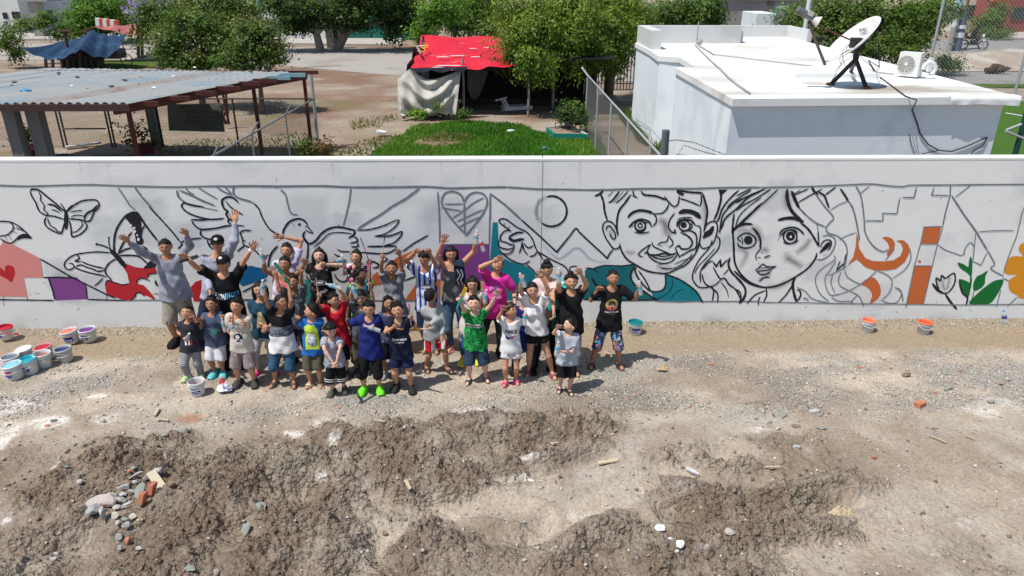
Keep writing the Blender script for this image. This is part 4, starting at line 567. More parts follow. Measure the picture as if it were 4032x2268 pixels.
for i,p in enumerate([[(1912,765),(1923,830),(1914,930),(1880,900),(1822,860),(1802,815),(1850,828),(1888,850),(1895,800)],[(1820,950),(1905,985),(1896,1060),(1880,1102),(1842,1062),(1820,1000)],[(2050,880),(2028,930),(2022,990),(1982,1030),(1935,1045),(1930,990),(1958,930),(2000,910)],[(2172,955),(2165,1000),(2122,1080),(2052,1155),(1898,1152),(1940,1090),(2022,1018),(2100,965)]]):
 fill('green_leaf','4',p,M_GRN,.003,3)
drawing('leaf_stem','4',[([(1912,920),(1905,1000),(1885,1100)],),([(1935,1045),(1918,1120)],)],M_GRN,.05)
drawing('leaf_outline','4',[([(1818,948),(1822,1002),(1845,1065),(1882,1103),(1868,1168)],.045)],M_BLK)
fill('yellow_flower','4',[(2400,640),(2343,655),(2312,672),(2300,712),(2335,762),(2290,764),(2240,768),(2200,812),(2180,870),(2205,912),(2290,914),(2232,950),(2216,1000),(2235,1052),(2288,1080),(2310,1105),(2400,1110),(2500,1080),(2560,980),(2500,880),(2560,780),(2500,660)],M_YEL,.003,3,'yellow orange painted flower cut by the right edge')
V=[];F=[];A=[];rg=random.Random(31)
for i in range(34):
 x=rg.uniform(-9,9.2);z0=rg.uniform(.1,WH-.6);h_=rg.uniform(.25,.8);w_=rg.uniform(.3,1.3);n0=len(V);al=rg.uniform(.10,.28)
 for j in range(6):
  for k in range(6):V.append((x+(k/5-.5)*w_+.03*math.sin(j*3+i),WY-.0021-i*.000004,z0+h_*j/5+.03*math.sin(k*2+i)));A.append(al*(0 if j in(0,5)or k in(0,5)else 1))
 for j in range(5):
  for k in range(5):q=n0+j*6+k;F.append((q,q+1,q+7,q+6))
o=np_obj('roller_patches',V,F,soft_mat('roller_grey',(.55,.575,.60)),wall);set_col(o.data,np.repeat(np.array(A)[:,None],3,1));o['kind']='stuff'
M_STAIN=soft_mat('dust_stain',(.50,.45,.38));V=[];F=[];A=[];rg=random.Random(12)
for i in range(46):
 x=rg.uniform(-8.8,9.2);low=i%3;z0=-.05 if low else WH-.01;h_=rg.uniform(.12,.34)if low else rg.uniform(.15,.7);w_=rg.uniform(.25,.9)if low else rg.uniform(.02,.07);n0=len(V);al=rg.uniform(.10,.28)if low else rg.uniform(.08,.22)
 for j in range(5):
  for k in range(5):V.append((x+(k/4-.5)*w_*(1-.3*j/4 if low else 1),WY-.0022-i*.00001,z0+(h_*j/4 if low else-h_*j/4)));A.append(al*math.sin(math.pi*k/4)*(1-j/4)**1.3)
 for j in range(4):
  for k in range(4):q=n0+j*5+k;F.append((q,q+1,q+6,q+5))
o=np_obj('wall_stains',V,F,M_STAIN,wall);set_col(o.data,np.repeat(np.array(A)[:,None],3,1));o['kind']='stuff'
mb=MB();rg=random.Random(4)
for i in range(70):
 x=rg.uniform(-8.5,8.8);z=rg.uniform(.15,WH-.05)if i%3 else rg.uniform(.1,.6);a=rg.uniform(0,3.14);l=rg.uniform(.01,.05);w_=rg.uniform(.003,.007);d=Vector((math.cos(a),0,math.sin(a)));n_=Vector((-d.z,0,d.x));p=Vector((x,WY-.0030-(i%7)*.0001,z))
 mb.add([p-d*l-n_*w_*.2,p+n_*-w_,p+d*l,p+n_*w_],[(0,1,2,3)])
o=mb.build('plaster_scratches',mat('scratch_grey',(.30,.31,.32),.9),wall);o['kind']='stuff'
# ================================================================== BEYOND THE WALL
def prism(mb,pts,z0,z1,mi=0):
 n=len(pts);mb.add([(x,y,z0)for x,y in pts]+[(x,y,z1)for x,y in pts],[tuple(range(n))[::-1],tuple(range(n,2*n))]+[(i,(i+1)%n,n+(i+1)%n,n+i)for i in range(n)],mi)
def sheet(name,pts,m,z,kind='structure',**kw):
 mb=MB();P=[Gd(x,y)for x,y in pts];prism(mb,[(p.x,p.y)for p in P],-.3,z);return mb.build(name,m,kind=kind,**kw)
gx2=np.arange(-60,62,.3);gy2=np.arange(10.96,66.2,.3);X2,Y2=np.meshgrid(gx2,gy2);b1=fbm(X2*.25,Y2*.25,201,5);b2=fbm(X2*1.3,Y2*1.3,203,4)
H2=-.035+.05*(b1-.5)*np.clip((Y2-11)/3,0,1)+.05*(b2-.5)*np.clip((Y2-11)/3,0,1)*(Y2<41)
tr,_,_=seg_dist(X2,Y2,[(-14,36),(-8,34),(0,35),(3,33)]);H2+=.05*np.sin(Y2*4+X2*.5)*np.exp(-(tr/3)**2)
c2=np.array([.28,.215,.158])*(np.ones_like(X2)[...,None]);mix2=lambda c,m:c2*(1-np.clip(m,0,1)[...,None])+np.array(c)*np.clip(m,0,1)[...,None]
c2=mix2((.21,.132,.09),(b1-.42)*4);c2=mix2((.33,.275,.22),(fbm(X2*.5,Y2*.9,207,4)-.5)*5);
gsp=(fbm(X2*.45+3,Y2*.9,209,5)-.56)*8;c2=mix2((.15,.15,.06),gsp*.3*(Y2<34));c2=c2*(.85+.3*b2)[...,None]
id2=np.arange(X2.size).reshape(X2.shape);F2=np.stack([id2[:-1,:-1].ravel(),id2[:-1,1:].ravel(),id2[1:,1:].ravel(),id2[1:,:-1].ravel()],1)
me=np_mesh('dirt_lot',np.stack([X2.ravel(),Y2.ravel(),H2.ravel()],1),F2,mat_attr('lot_dirt',bump=.5,bscale=9,var=.12),smooth=True);set_col(me,c2.reshape(-1,3));setp(link('dirt_lot',me),kind='structure')
M_ROAD=mat('concrete_road',(.36,.335,.30),.95,.07,.8,.2,8,col2=(.30,.275,.245),c2scale=.25,c2amt=.4,spec=.1);M_ROAD2=mat('grey_road',(.27,.26,.255),.95,.07,.8,.2,8,col2=(.21,.205,.20),c2scale=.3,c2amt=.35,spec=.1)
M_PAVE=mat('pavement',(.42,.39,.35),.95,.08,2,.2,10,spec=.1);M_GRS=mat('grass_sheet',(.055,.115,.018),.95,.3,4,.6,20,col2=(.10,.12,.03),c2scale=1.5,spec=.1);M_KERB=mat('kerb_concrete',(.40,.385,.36),.95,.08,4)
sheet('road',[(-300,152),(300,150),(560,150),(790,172),(1000,190),(1300,205),(1700,205),(1700,112),(1010,122),(690,118),(300,108),(-300,112)],M_ROAD,.004)
sheet('road',[(1900,215),(3000,222),(3000,183),(1900,178)],M_ROAD2,.002)
sheet('road',[(1700,146),(2300,146),(3000,152),(3000,104),(2500,100),(1700,104)],M_ROAD2,.008)
sheet('pavement',[(-300,104),(300,100),(690,112),(1010,116),(1010,98),(690,92),(300,86),(-300,86)],M_PAVE,.12)
sheet('grass_verge',[(180,156),(450,150),(560,155),(560,166),(400,170),(180,172)],M_GRS,.045,label='strip of grass between the shelter and the road')
sheet('grass_verge',[(2330,149),(3000,150),(3000,156),(2330,157)],M_GRS,.16)
sheet('grass_verge',[(2400,213),(3000,215),(3000,221),(2400,220)],M_GRS,.05)
sheet('pavement',[(2440,103),(2576,82),(2700,78),(2700,98)],M_PAVE,.14)
sheet('court_turf',[(2500,259),(3100,262),(3400,520),(2400,520)],mat('court_green',(.05,.12,.012),.95,.2,2,.5,30,stretch=(6,1,1)),.05)
mb=MB()
for a,b in(((2530,250),(2700,254)),((2530,284),(2600,296))):
 p,q=Gd(*a,.06),Gd(*b,.06);mb.bar(p,q,.10,.006)
mb.build('court_line',mat('court_white',(.75,.75,.75),.8),kind='structure')
xs=np.linspace(Gd(1900,150).x,Gd(3100,150).x,120);prof=[(178,.0),(171,.10),(162,.55),(155,.62),(151,.35),(149,.03)];V=[];
for i,x in enumerate(xs):
 for j,(py,z)in enumerate(prof):yy=Gd(2300,py).y;V.append((x,yy+.5*(vnoise(np.array(x*.8),np.array(j*1.),4)-.5),z*(.8+.5*float(vnoise(np.array(x*.9),np.array(j*2.),5)))))
n_=len(prof);F=[(i*n_+j,(i+1)*n_+j,(i+1)*n_+j+1,i*n_+j+1)for i in range(len(xs)-1)for j in range(n_-1)]
np_obj('earth_bank',V,F,mat('bank_earth',(.36,.30,.24),.95,.2,1.5,.6,6,col2=(.46,.43,.38),c2scale=.8,spec=.1),smooth=True,kind='structure')
def leaf_mat(name):
 m=bpy.data.materials.new(name);m.use_nodes=True;nt=m.node_tree;N=nt.nodes;L=nt.links;bs=N['Principled BSDF'];a=N.new('ShaderNodeAttribute');a.attribute_name='Col';L.new(a.outputs['Color'],bs.inputs['Base Color']);bs.inputs['Roughness'].default_value=.55;bs.inputs['Specular IOR Level'].default_value=.35
 tr=N.new('ShaderNodeBsdfTranslucent');vm=N.new('ShaderNodeVectorMath');vm.operation='MULTIPLY';vm.inputs[1].default_value=(1.3,1.5,.6);L.new(a.outputs['Color'],vm.inputs[0]);L.new(vm.outputs[0],tr.inputs[0]);mx=N.new('ShaderNodeMixShader');mx.inputs[0].default_value=.35;L.new(bs.outputs[0],mx.inputs[1]);L.new(tr.outputs[0],mx.inputs[2]);L.new(mx.outputs[0],N['Material Output'].inputs[0]);return m
M_LEAF=leaf_mat('leaves');M_BARK=mat('bark',(.15,.12,.10),.95,.3,8,.8,20,stretch=(1,1,.3),spec=.1);M_BARKP=mat('pale_bark',(.27,.24,.21),.95,.25,8,.8,20,stretch=(1,1,.3),spec=.1)
def leaves(name,blobs,n,size,cols,parent=None,seed=0,droop=0.,el=1.6,**kw):
 """blobs: (centre, radii). small folded leaf sprays grouped in clumps through the crown"""
 n=int(n*1.75);size=size*.66;rg=np.random.default_rng(seed);B=[(np.array(tuple(c),float),np.array(r,float))for c,r in blobs];vol=np.array([np.prod(r)**(2/3)for _,r in B]);pr=vol/vol.sum()
 nc=max(6,n//40);ci=rg.choice(len(B),nc,p=pr);d=rg.normal(size=(nc,3));d/=np.linalg.norm(d,axis=1)[:,None];rad=rg.random(nc)**.38;C_=np.array([B[i][0]for i in ci]);R_=np.array([B[i][1]for i in ci]);cc=C_+d*rad[:,None]*R_*(.70+.58*rg.random((nc,1)))
 cs=.55+.9*rg.random(nc);tone=rg.random(nc);k=rg.integers(0,nc,n);e=rg.normal(size=(n,3))*.34*size*7.0*cs[k][:,None];e[:,2]*=.6;P=cc[k]+e
 if droop:P[:,2]-=droop*rg.random(n)**2
 out=P-C_[k];out/=np.maximum(np.linalg.norm(out,axis=1)[:,None],1e-3);nrm=out*.7+np.array([0,0,.6])+rg.normal(size=(n,3))*.55;nrm/=np.linalg.norm(nrm,axis=1)[:,None]
 a=rg.normal(size=(n,3));
 if droop:a[:,2]-=1.5
 a-=nrm*np.sum(a*nrm,1)[:,None];a/=np.maximum(np.linalg.norm(a,axis=1)[:,None],1e-3);b=np.cross(nrm,a);s=size*(.6+.8*rg.random(n))[:,None];l=a*s*el*.5;w_=b*s*.42
 q=np.stack([P-l,P+w_-nrm*s*.12,P+l,P-w_-nrm*s*.12],1);F=np.arange(n*4).reshape(n,4)[:,[0,1,2,3]]
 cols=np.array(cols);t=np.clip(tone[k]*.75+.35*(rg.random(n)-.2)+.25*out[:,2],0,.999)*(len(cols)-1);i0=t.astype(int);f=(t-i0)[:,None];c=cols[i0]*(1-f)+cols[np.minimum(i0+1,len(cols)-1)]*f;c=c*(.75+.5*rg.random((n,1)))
 o=np_obj(name,q.reshape(-1,3),F,M_LEAF,parent,**kw);set_col(o.data,np.repeat(c,4,0));return o
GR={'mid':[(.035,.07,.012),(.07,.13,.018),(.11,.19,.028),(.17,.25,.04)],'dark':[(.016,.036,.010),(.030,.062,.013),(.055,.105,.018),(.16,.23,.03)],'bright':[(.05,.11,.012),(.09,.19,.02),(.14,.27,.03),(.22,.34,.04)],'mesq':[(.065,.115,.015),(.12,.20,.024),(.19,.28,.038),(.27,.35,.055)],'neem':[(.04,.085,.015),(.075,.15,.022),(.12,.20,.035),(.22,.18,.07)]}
def tree(label,base,blobs,trunk_r,n,size,pal,seed=0,limbs=5,name='leafy_tree',bark=None,droop=0.,group='trees beyond the wall',fork=.4,el=1.6):
 base=Vector(base);t=thing(name,label,'tree',base,group);mb=MB();rg=random.Random(seed);cen=sum((Vector(c)for c,_ in blobs),Vector())/len(blobs);top=base.lerp(cen,.75);fk=base+Vector(((cen.x-base.x)*fork*.5,(cen.y-base.y)*fork*.5,(cen.z-base.z)*fork))
 mb.tube([base-Vector((0,0,.15)),base+Vector((0,0,.15)),fk],[trunk_r*1.35,trunk_r*1.05,trunk_r*.85],9)
 tg=[Vector(c)for c,r in blobs]
 while len(tg)<limbs:c,r=rg.choice(blobs);tg.append(Vector(c)+Vector((rg.uniform(-.6,.6)*r[0],rg.uniform(-.6,.6)*r[1],rg.uniform(-.2,.6)*r[2])))
 for q in tg:
  m1=fk.lerp(q,.45)+Vector((rg.uniform(-.2,.2),rg.uniform(-.2,.2),rg.uniform(0,.25)))*(q-fk).length*.4;mb.tube([fk,m1,q],[trunk_r*.62,trunk_r*.40,trunk_r*.14],7)
  for _ in range(2):e=q+Vector((rg.uniform(-1,1),rg.uniform(-1,1),rg.uniform(-.3,.8)))*.8;mb.tube([m1.lerp(q,.5),e],[trunk_r*.2,trunk_r*.06],5)
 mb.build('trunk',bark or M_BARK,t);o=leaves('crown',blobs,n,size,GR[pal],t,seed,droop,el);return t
def blob(x,y,Yd,rx,rz,ry=None):
 """centre given in picture pixels (2576 wide) at distance Yd; radii in pixels there"""
 p=Wd(x,y,Yd);s=(Wd(x+10,y,Yd)-p).length/10;return(p,(rx*s,(ry if ry else rx)*s*.8,rz*s))
gb=lambda x,Yd:(Wd(x,200,Yd).x,Yd,0.0)
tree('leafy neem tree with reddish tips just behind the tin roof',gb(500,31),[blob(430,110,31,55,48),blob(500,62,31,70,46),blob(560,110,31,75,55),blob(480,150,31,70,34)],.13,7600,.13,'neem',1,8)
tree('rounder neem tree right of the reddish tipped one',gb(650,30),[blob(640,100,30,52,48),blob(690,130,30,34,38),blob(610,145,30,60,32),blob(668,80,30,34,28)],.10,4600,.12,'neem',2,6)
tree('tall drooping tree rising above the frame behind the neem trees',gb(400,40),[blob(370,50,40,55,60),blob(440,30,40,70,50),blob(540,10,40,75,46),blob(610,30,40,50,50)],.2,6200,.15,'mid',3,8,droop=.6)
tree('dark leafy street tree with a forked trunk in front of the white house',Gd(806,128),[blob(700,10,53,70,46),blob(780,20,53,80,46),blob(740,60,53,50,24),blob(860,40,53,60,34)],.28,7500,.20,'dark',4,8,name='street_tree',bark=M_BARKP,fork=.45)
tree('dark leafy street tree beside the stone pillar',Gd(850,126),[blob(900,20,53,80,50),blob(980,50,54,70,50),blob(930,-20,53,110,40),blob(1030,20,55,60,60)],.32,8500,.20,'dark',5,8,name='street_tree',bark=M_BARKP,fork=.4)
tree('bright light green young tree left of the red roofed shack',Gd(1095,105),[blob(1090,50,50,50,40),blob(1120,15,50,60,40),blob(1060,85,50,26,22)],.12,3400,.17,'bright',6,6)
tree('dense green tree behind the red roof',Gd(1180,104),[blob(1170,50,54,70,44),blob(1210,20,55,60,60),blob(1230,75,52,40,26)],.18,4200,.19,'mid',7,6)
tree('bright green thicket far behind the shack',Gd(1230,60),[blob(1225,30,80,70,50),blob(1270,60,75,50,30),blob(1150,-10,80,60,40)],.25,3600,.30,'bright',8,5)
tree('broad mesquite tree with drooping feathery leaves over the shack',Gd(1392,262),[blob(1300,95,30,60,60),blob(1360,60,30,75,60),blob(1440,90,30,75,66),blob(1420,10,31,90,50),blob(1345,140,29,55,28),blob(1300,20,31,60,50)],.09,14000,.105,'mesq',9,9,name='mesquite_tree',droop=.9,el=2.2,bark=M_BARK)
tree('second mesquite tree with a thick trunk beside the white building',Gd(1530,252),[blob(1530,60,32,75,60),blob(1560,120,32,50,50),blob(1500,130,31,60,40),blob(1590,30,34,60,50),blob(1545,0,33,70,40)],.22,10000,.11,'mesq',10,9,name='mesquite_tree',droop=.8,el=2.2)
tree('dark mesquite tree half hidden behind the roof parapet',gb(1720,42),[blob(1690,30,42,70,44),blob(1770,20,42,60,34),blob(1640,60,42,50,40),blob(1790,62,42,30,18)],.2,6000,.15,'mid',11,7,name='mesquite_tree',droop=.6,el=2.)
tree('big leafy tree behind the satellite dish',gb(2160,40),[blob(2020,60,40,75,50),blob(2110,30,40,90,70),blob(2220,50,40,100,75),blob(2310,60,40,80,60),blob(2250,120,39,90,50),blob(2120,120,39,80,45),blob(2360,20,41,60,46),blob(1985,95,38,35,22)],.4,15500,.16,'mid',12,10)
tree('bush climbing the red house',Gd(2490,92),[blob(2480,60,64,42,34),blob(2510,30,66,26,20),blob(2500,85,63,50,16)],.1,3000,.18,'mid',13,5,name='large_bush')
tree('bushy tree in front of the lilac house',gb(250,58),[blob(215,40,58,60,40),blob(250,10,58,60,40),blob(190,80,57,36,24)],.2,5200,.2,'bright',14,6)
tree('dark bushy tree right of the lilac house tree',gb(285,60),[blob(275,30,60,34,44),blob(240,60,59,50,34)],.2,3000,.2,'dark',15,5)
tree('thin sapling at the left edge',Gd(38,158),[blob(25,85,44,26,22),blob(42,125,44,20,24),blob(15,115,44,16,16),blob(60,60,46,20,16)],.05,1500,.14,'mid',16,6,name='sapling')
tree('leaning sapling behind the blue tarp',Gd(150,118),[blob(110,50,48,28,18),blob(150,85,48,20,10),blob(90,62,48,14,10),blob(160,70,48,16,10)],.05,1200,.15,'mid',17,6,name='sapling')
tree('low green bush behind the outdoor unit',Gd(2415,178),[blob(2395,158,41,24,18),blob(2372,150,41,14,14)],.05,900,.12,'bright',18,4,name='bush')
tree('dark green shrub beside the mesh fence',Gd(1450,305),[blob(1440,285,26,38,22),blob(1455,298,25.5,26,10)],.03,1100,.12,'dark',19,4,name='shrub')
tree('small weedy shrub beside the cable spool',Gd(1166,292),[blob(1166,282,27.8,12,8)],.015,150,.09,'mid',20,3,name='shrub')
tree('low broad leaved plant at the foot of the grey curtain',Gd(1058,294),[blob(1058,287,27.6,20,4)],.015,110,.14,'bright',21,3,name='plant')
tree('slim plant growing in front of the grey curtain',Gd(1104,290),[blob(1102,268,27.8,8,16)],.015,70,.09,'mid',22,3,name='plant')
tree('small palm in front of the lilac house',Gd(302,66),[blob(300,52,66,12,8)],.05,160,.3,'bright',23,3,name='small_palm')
def blades(name,poly,n,ht,cols,seed,label,z=.0):
 rg=np.random.default_rng(seed);P=[Gd(x,y)for x,y in poly];x0,x1=min(p.x for p in P),max(p.x for p in P);y0,y1=min(p.y for p in P),max(p.y for p in P);x=rg.uniform(x0,x1,n*3);y=rg.uniform(y0,y1,n*3);wx=x+.5*(fbm(x*.8,y*.8,seed)-.5);wy=y+1.2*(fbm(x*.8,y*.8,seed+1)-.5);ins=np.zeros(len(x),bool);m=len(P)
 for i in range(m):
  a,b=P[i],P[(i+1)%m];ins^=((a.y>wy)!=(b.y>wy))&(wx<(b.x-a.x)*(wy-a.y)/(b.y-a.y+1e-9)+a.x)
 x,y=x[ins][:n],y[ins][:n];n=len(x);a=rg.random(n)*6.28;h=ht*(.5+.9*rg.random(n))*(.5+1.0*fbm(x*1.1,y*1.1,seed+3));w_=.028;c,s=np.cos(a)*w_,np.sin(a)*w_;l=rg.normal(size=(n,2))*.35*h[:,None]
 V=np.stack([np.stack([x-c,y-s,z+0*x],1),np.stack([x+c,y+s,z+0*x],1),np.stack([x+l[:,0],y+l[:,1],z+h],1)],1).reshape(-1,3);o=np_obj(name,V,np.arange(n*3).reshape(n,3),M_LEAF,label=label,kind='stuff');cols=np.array(cols)
 t=np.clip(fbm(x*.7,y*.7,seed+7)*1.6-.3+.25*rg.random(n),0,.999)*(len(cols)-1);i0=t.astype(int);f=(t-i0)[:,None];cc=cols[i0]*(1-f)+cols[i0+1]*f;set_col(o.data,np.repeat(cc*(.8+.4*rg.random((n,1))),3,0));return o
GPOLY=[(925,405),(950,372),(1000,345),(1050,318),(1130,309),(1220,307),(1300,318),(1360,338),(1430,346),(1480,330),(1500,345),(1540,405)]
sheet('grass_patch',GPOLY,mat('lawn_soil',(.07,.17,.02),.95,.25,3,.6,20,col2=(.16,.18,.05),c2scale=.8,c2amt=.4),.012)
blades('grass',GPOLY,30000,.105,[(.05,.14,.012),(.075,.21,.018),(.11,.27,.025),(.17,.28,.04)],31,'bright green grass patch just behind the wall')
blades('weeds',[(800,392),(900,360),(990,340),(1150,400)],800,.10,[(.10,.14,.03),(.16,.17,.05)],33,'sparse weeds on the reddish dirt')
blades('weeds',[(330,392),(450,360),(780,330),(790,392)],700,.09,[(.10,.14,.03),(.20,.20,.06)],35,'sparse weeds behind the mesh fence')
blades('weeds',[(880,330),(960,318),(1000,300),(1000,285),(880,300)],300,.08,[(.14,.17,.04),(.22,.2,.07)],36,'sparse weeds left of the shack')
blades('weeds',[(1560,300),(1580,290),(1690,385),(1640,392)],1600,.30,[(.06,.12,.02),(.12,.18,.04)],37,'tall weeds between the mesh fence and the white building')
mound=MB();c_=Gd(1100,362);mound.ell(c_+Vector((0,0,-.05)),(.9,.6,.24),20,8);o=mound.build('dirt_mound',mat('mound_earth',(.20,.14,.085),.95,.25,4,.8,12,col2=(.12,.15,.04),c2scale=3),kind='structure')
blades('weeds',[(1060,372),(1100,348),(1180,352),(1190,372)],350,.12,[(.14,.17,.04),(.2,.2,.07)],38,'weeds on the low earth mound',.2)
M_WHB=mat('whitewash',(.74,.80,.83),.92,.05,.8,.3,14,col2=(.64,.71,.75),c2scale=.7,c2amt=.45,spec=.1);M_ROOFW=mat('white_roof_coating',(.77,.78,.77),.85,.04,.7,.3,6,col2=(.62,.60,.55),c2scale=.45,c2amt=.32,spec=.1)
M_DARK=mat('dark_opening',(.02,.02,.022),.8);M_GLASS=mat('window_glass',(.06,.07,.08),.15,spec=.7);M_FRAME=mat('dark_metal_frame',(.07,.07,.07),.6)
ZB=2.9
def R_(x,y,z=ZB):return Gd(x,y,z)
wbd=thing('white_building','flat roofed white building with a satellite dish and outdoor unit on its roof','building',(8,20,0));wbd['kind']='thing'
fl,fr=R_(1846,249),R_(2562,243);nb_=R_(1702,169);i1=R_(1752,168);i2=R_(1712,144);l1=R_(1660,141);l2=R_(1636,125);YF=fl.y+.15
def ey(x):return fl.y+(fr.y-fl.y)*(x-fl.x)/(fr.x-fl.x)
XL0=fl.x;XL1=nb_.x;pbk=R_(1640,109).y;xa=Wd(1607,66,pbk).x;xbb=R_(1832,100).x;pby2=R_(1900,93).y;XR=fr.x
foot=[(XL0+.02,YF),(XR-.18,ey(XR-.18)+.15),(R_(2010,104).x+.1,pby2+.2),(xbb,pby2+.2),(xbb,pbk+.2),(xa,pbk+.2),(l2.x,l2.y),(l1.x,l1.y),(i2.x,i2.y),(i1.x,i1.y),(nb_.x,nb_.y)]
mb=MB();prism(mb,foot,-.2,ZB-.16);mb.build('wall',M_WHB,wbd)
rf=[(XL0-.02,fl.y),(XR,fr.y),(R_(2010,104).x+.3,pby2+.25),(xbb-.04,pby2+.25),(xbb-.04,pbk+.24),(xa-.05,pbk+.24),(l2.x-.05,l2.y),(l1.x-.06,l1.y),(i2.x-.04,i2.y-.04),(i1.x-.04,i1.y-.02),(nb_.x-.05,nb_.y-.03)]
mb=MB();prism(mb,rf,ZB-.155,ZB);o=mb.build('roof',M_ROOFW,wbd)
M_PARA=mat('parapet_plaster',(.60,.60,.59),.92,.05,1,.3,14,col2=(.50,.50,.49),c2scale=.6,c2amt=.35)
mb=MB();xb=R_(1832,100).x;xc=R_(2012,100).x+.1
mb.box(((xa+xb)/2,pbk+.1,ZB+.30),(xb-xa,.2,.60));mb.box((xa+.20,(l2.y+pbk)/2,ZB+.30),(.36,pbk-l2.y,.598));mb.box(((xb+xc)/2,pby2+.1,ZB+.21),(xc-xb-.01,.2,.42));mb.box((xc-.09,pby2-1.0,ZB+.205),(.18,2.0,.41));mb.box((xb+.08,(pbk+pby2)/2+.1,ZB+.22),(.16,pby2-pbk-.2,.44));mb.build('parapet',M_PARA,wbd)
mb=MB();p=R_(2075,195);mb.box((R_(2075,188).x,R_(2075,188).y,ZB+.06),(2.1,1.5,.12));mb.build('roof_hatch',M_ROOFW,wbd)
M_PUD=soft_mat('roof_stain',(.42,.37,.29));V=[];F=[];A=[];rg=random.Random(8)
for i,(x,y,rx,ry,al)in enumerate([(2240,225,1.5,.8,.5),(2330,222,1.8,.6,.35),(2000,150,1.2,1.0,.25),(1800,200,.9,.9,.3),(1770,170,.7,.7,.3),(2120,175,1.1,.7,.3),(1900,120,1.5,.9,.25),(2450,232,1.3,.35,.35),(1880,235,1.5,.3,.3),(2150,235,1.8,.25,.3),(2050,210,.5,.4,.4)]):
 p=R_(x,y);n0=len(V);V.append((p.x,p.y,ZB+.004+i*.0006));A.append(al)
 for r_ in(1,2):
  for k in range(20):a=k*math.pi/10;q=(.6 if r_==1 else 1)*(.75+.5*rg.random());V.append((p.x+rx*q*math.cos(a),p.y+ry*q*math.sin(a),ZB+.004+i*.0006));A.append(al*.8 if r_==1 else 0)
 for k in range(20):F.append((n0,n0+1+k,n0+1+(k+1)%20,n0));F.append((n0+1+k,n0+21+k,n0+21+(k+1)%20,n0+1+(k+1)%20))
mb=MB();mb.add(V,[f[:3]if f[0]==f[3]else f for f in F]);o=mb.build('roof_stains',M_PUD,wbd);set_col(o.data,np.repeat(np.array(A)[:,None],3,1));o['kind']='stuff'
mb=MB();vs=[];n=44
for i in range(n+1):
 t=i/n;x=XR-1.5*(1-t)+.06*t;z=ZB+.012;sag=.168+.012*math.sin(t*11)*t+.06*t**6;vs+=[(x,ey(x)+.25,z),(x,ey(x)-.015,z),(x+.006*math.sin(i*.7),ey(x)-.022-.008*math.sin(i*.6),z-sag*.5),(x+.01*math.sin(i*.9),ey(x)-.022+.010*math.sin(i*.45),z-sag)]
mb.add(vs,[(i*4+j,(i+1)*4+j,(i+1)*4+j+1,i*4+j+1)for i in range(n)for j in range(3)],0,True);mb.build('loose_membrane',mat('membrane',(.76,.77,.78),.7,.05,4,.4,12),wbd)
M_CAB=mat('cable_black',(.03,.03,.032),.6);M_PIPE=mat('grey_conduit',(.35,.35,.34),.6)
def z3(x,y):return((2200+x/2.195)/K,(y/2.195)/K)
def z4(x,y):return((3000+x/2.1957)/K,(y/2.1957)/K)
def z1(x,y):return((x/2.0125)/K,(y/2.0125)/K)
cab=MB();
for pts in([z3(1175,385),z3(1290,500),z3(1400,600),z3(1480,680),z3(1550,735),z3(1655,805)],[z3(1200,385),z3(1340,470),z3(1500,490),z3(1840,530),z3(2195,572),z4(350,585),z4(750,600),z4(1140,640)]):cab.tube([R_(x,y,ZB+.04)for x,y in pts],.022,6)
cab.build('roof_conduit',M_PIPE,wbd)
mb=MB();p=R_(*z3(1190,385));mb.tube([p,p+Vector((0,0,.75))],[.03,.02],7);mb.ell(p+Vector((.1,0,.1)),(.12,.1,.1),8,6);mb.build('service_mast',M_PIPE,wbd)
mb=MB()
def fac(x,y):p=Wd(*z4(x,y),YF);return Wd(*z4(x,y),ey(p.x)+.13)
mb.tube([R_(*z4(920,520),ZB+.02),R_(*z4(1000,650),ZB+.02),R_(*z4(1120,740),ZB+.02),R_(*z4(1240,830),ZB+.02),Vector((fac(1265,855).x,fl.y-.03,ZB-.02)),fac(1300,950),fac(1340,1060),fac(1370,1160),fac(1440,1250),fac(1530,1300),fac(1640,1310),fac(1760,1270),fac(1950,1185)],.014,6)
mb.tube([fac(1275,1160),fac(1290,1240),fac(1325,1335)],.008,5);mb.tube([fac(1950,1185),fac(1910,1260),fac(1850,1290),fac(1810,1335)],.012,5);mb.tube([fac(1380,1330),fac(1530,1300)],.010,5);mb.build('facade_cable',M_CAB,wbd)
feet=[R_(*z4(590,735)),R_(*z4(905,770)),R_(*z4(760,640))];hub=feet[0].lerp(feet[1],.5);YD=hub.y;hubt=Wd(*z4(825,380),YD);knee_=Wd(*z4(812,510),YD)
dish=thing('satellite_dish','large white satellite dish on a black tripod standing on the white roof','satellite dish',hub);M_DISH=mat('dish_white',(.66,.66,.64),.6,.06,2,.1,10,col2=(.48,.44,.37),c2scale=1.5,c2amt=.35);M_RUST=mat('rusty_steel',(.13,.05,.03),.85,.3,12)
for f in feet:mb=MB();mb.tube([f,knee_],[.05,.045],8);mb.lathe(f,[(.11,0),(.08,.05)],10,mi=1);mb.build('leg',[mat('black_steel',(.015,.015,.016),.5),M_RUST],dish)
mb=MB();mb.tube([knee_,hubt],[.07,.06],10);mb.box(hubt,(.26,.22,.26));mb.build('mast',MATS['black_steel'],dish)
e1=Wd(*z4(550,535),YD);e2=Wd(*z4(1005,140),YD);dc=(e1+e2)/2;la=(e2-e1);Ld=la.length/2;la.normalize();vw=(CAM-dc).normalized();sd_=la.cross(vw).normalized()
if sd_.x>0:sd_=-sd_
nn=(vw*math.sin(math.radians(19))+sd_*math.cos(math.radians(19))).normalized();nn=(nn-la*nn.dot(la)).normalized();sh=nn.cross(la).normalized();vs=[];fs=[];nr,na=8,40
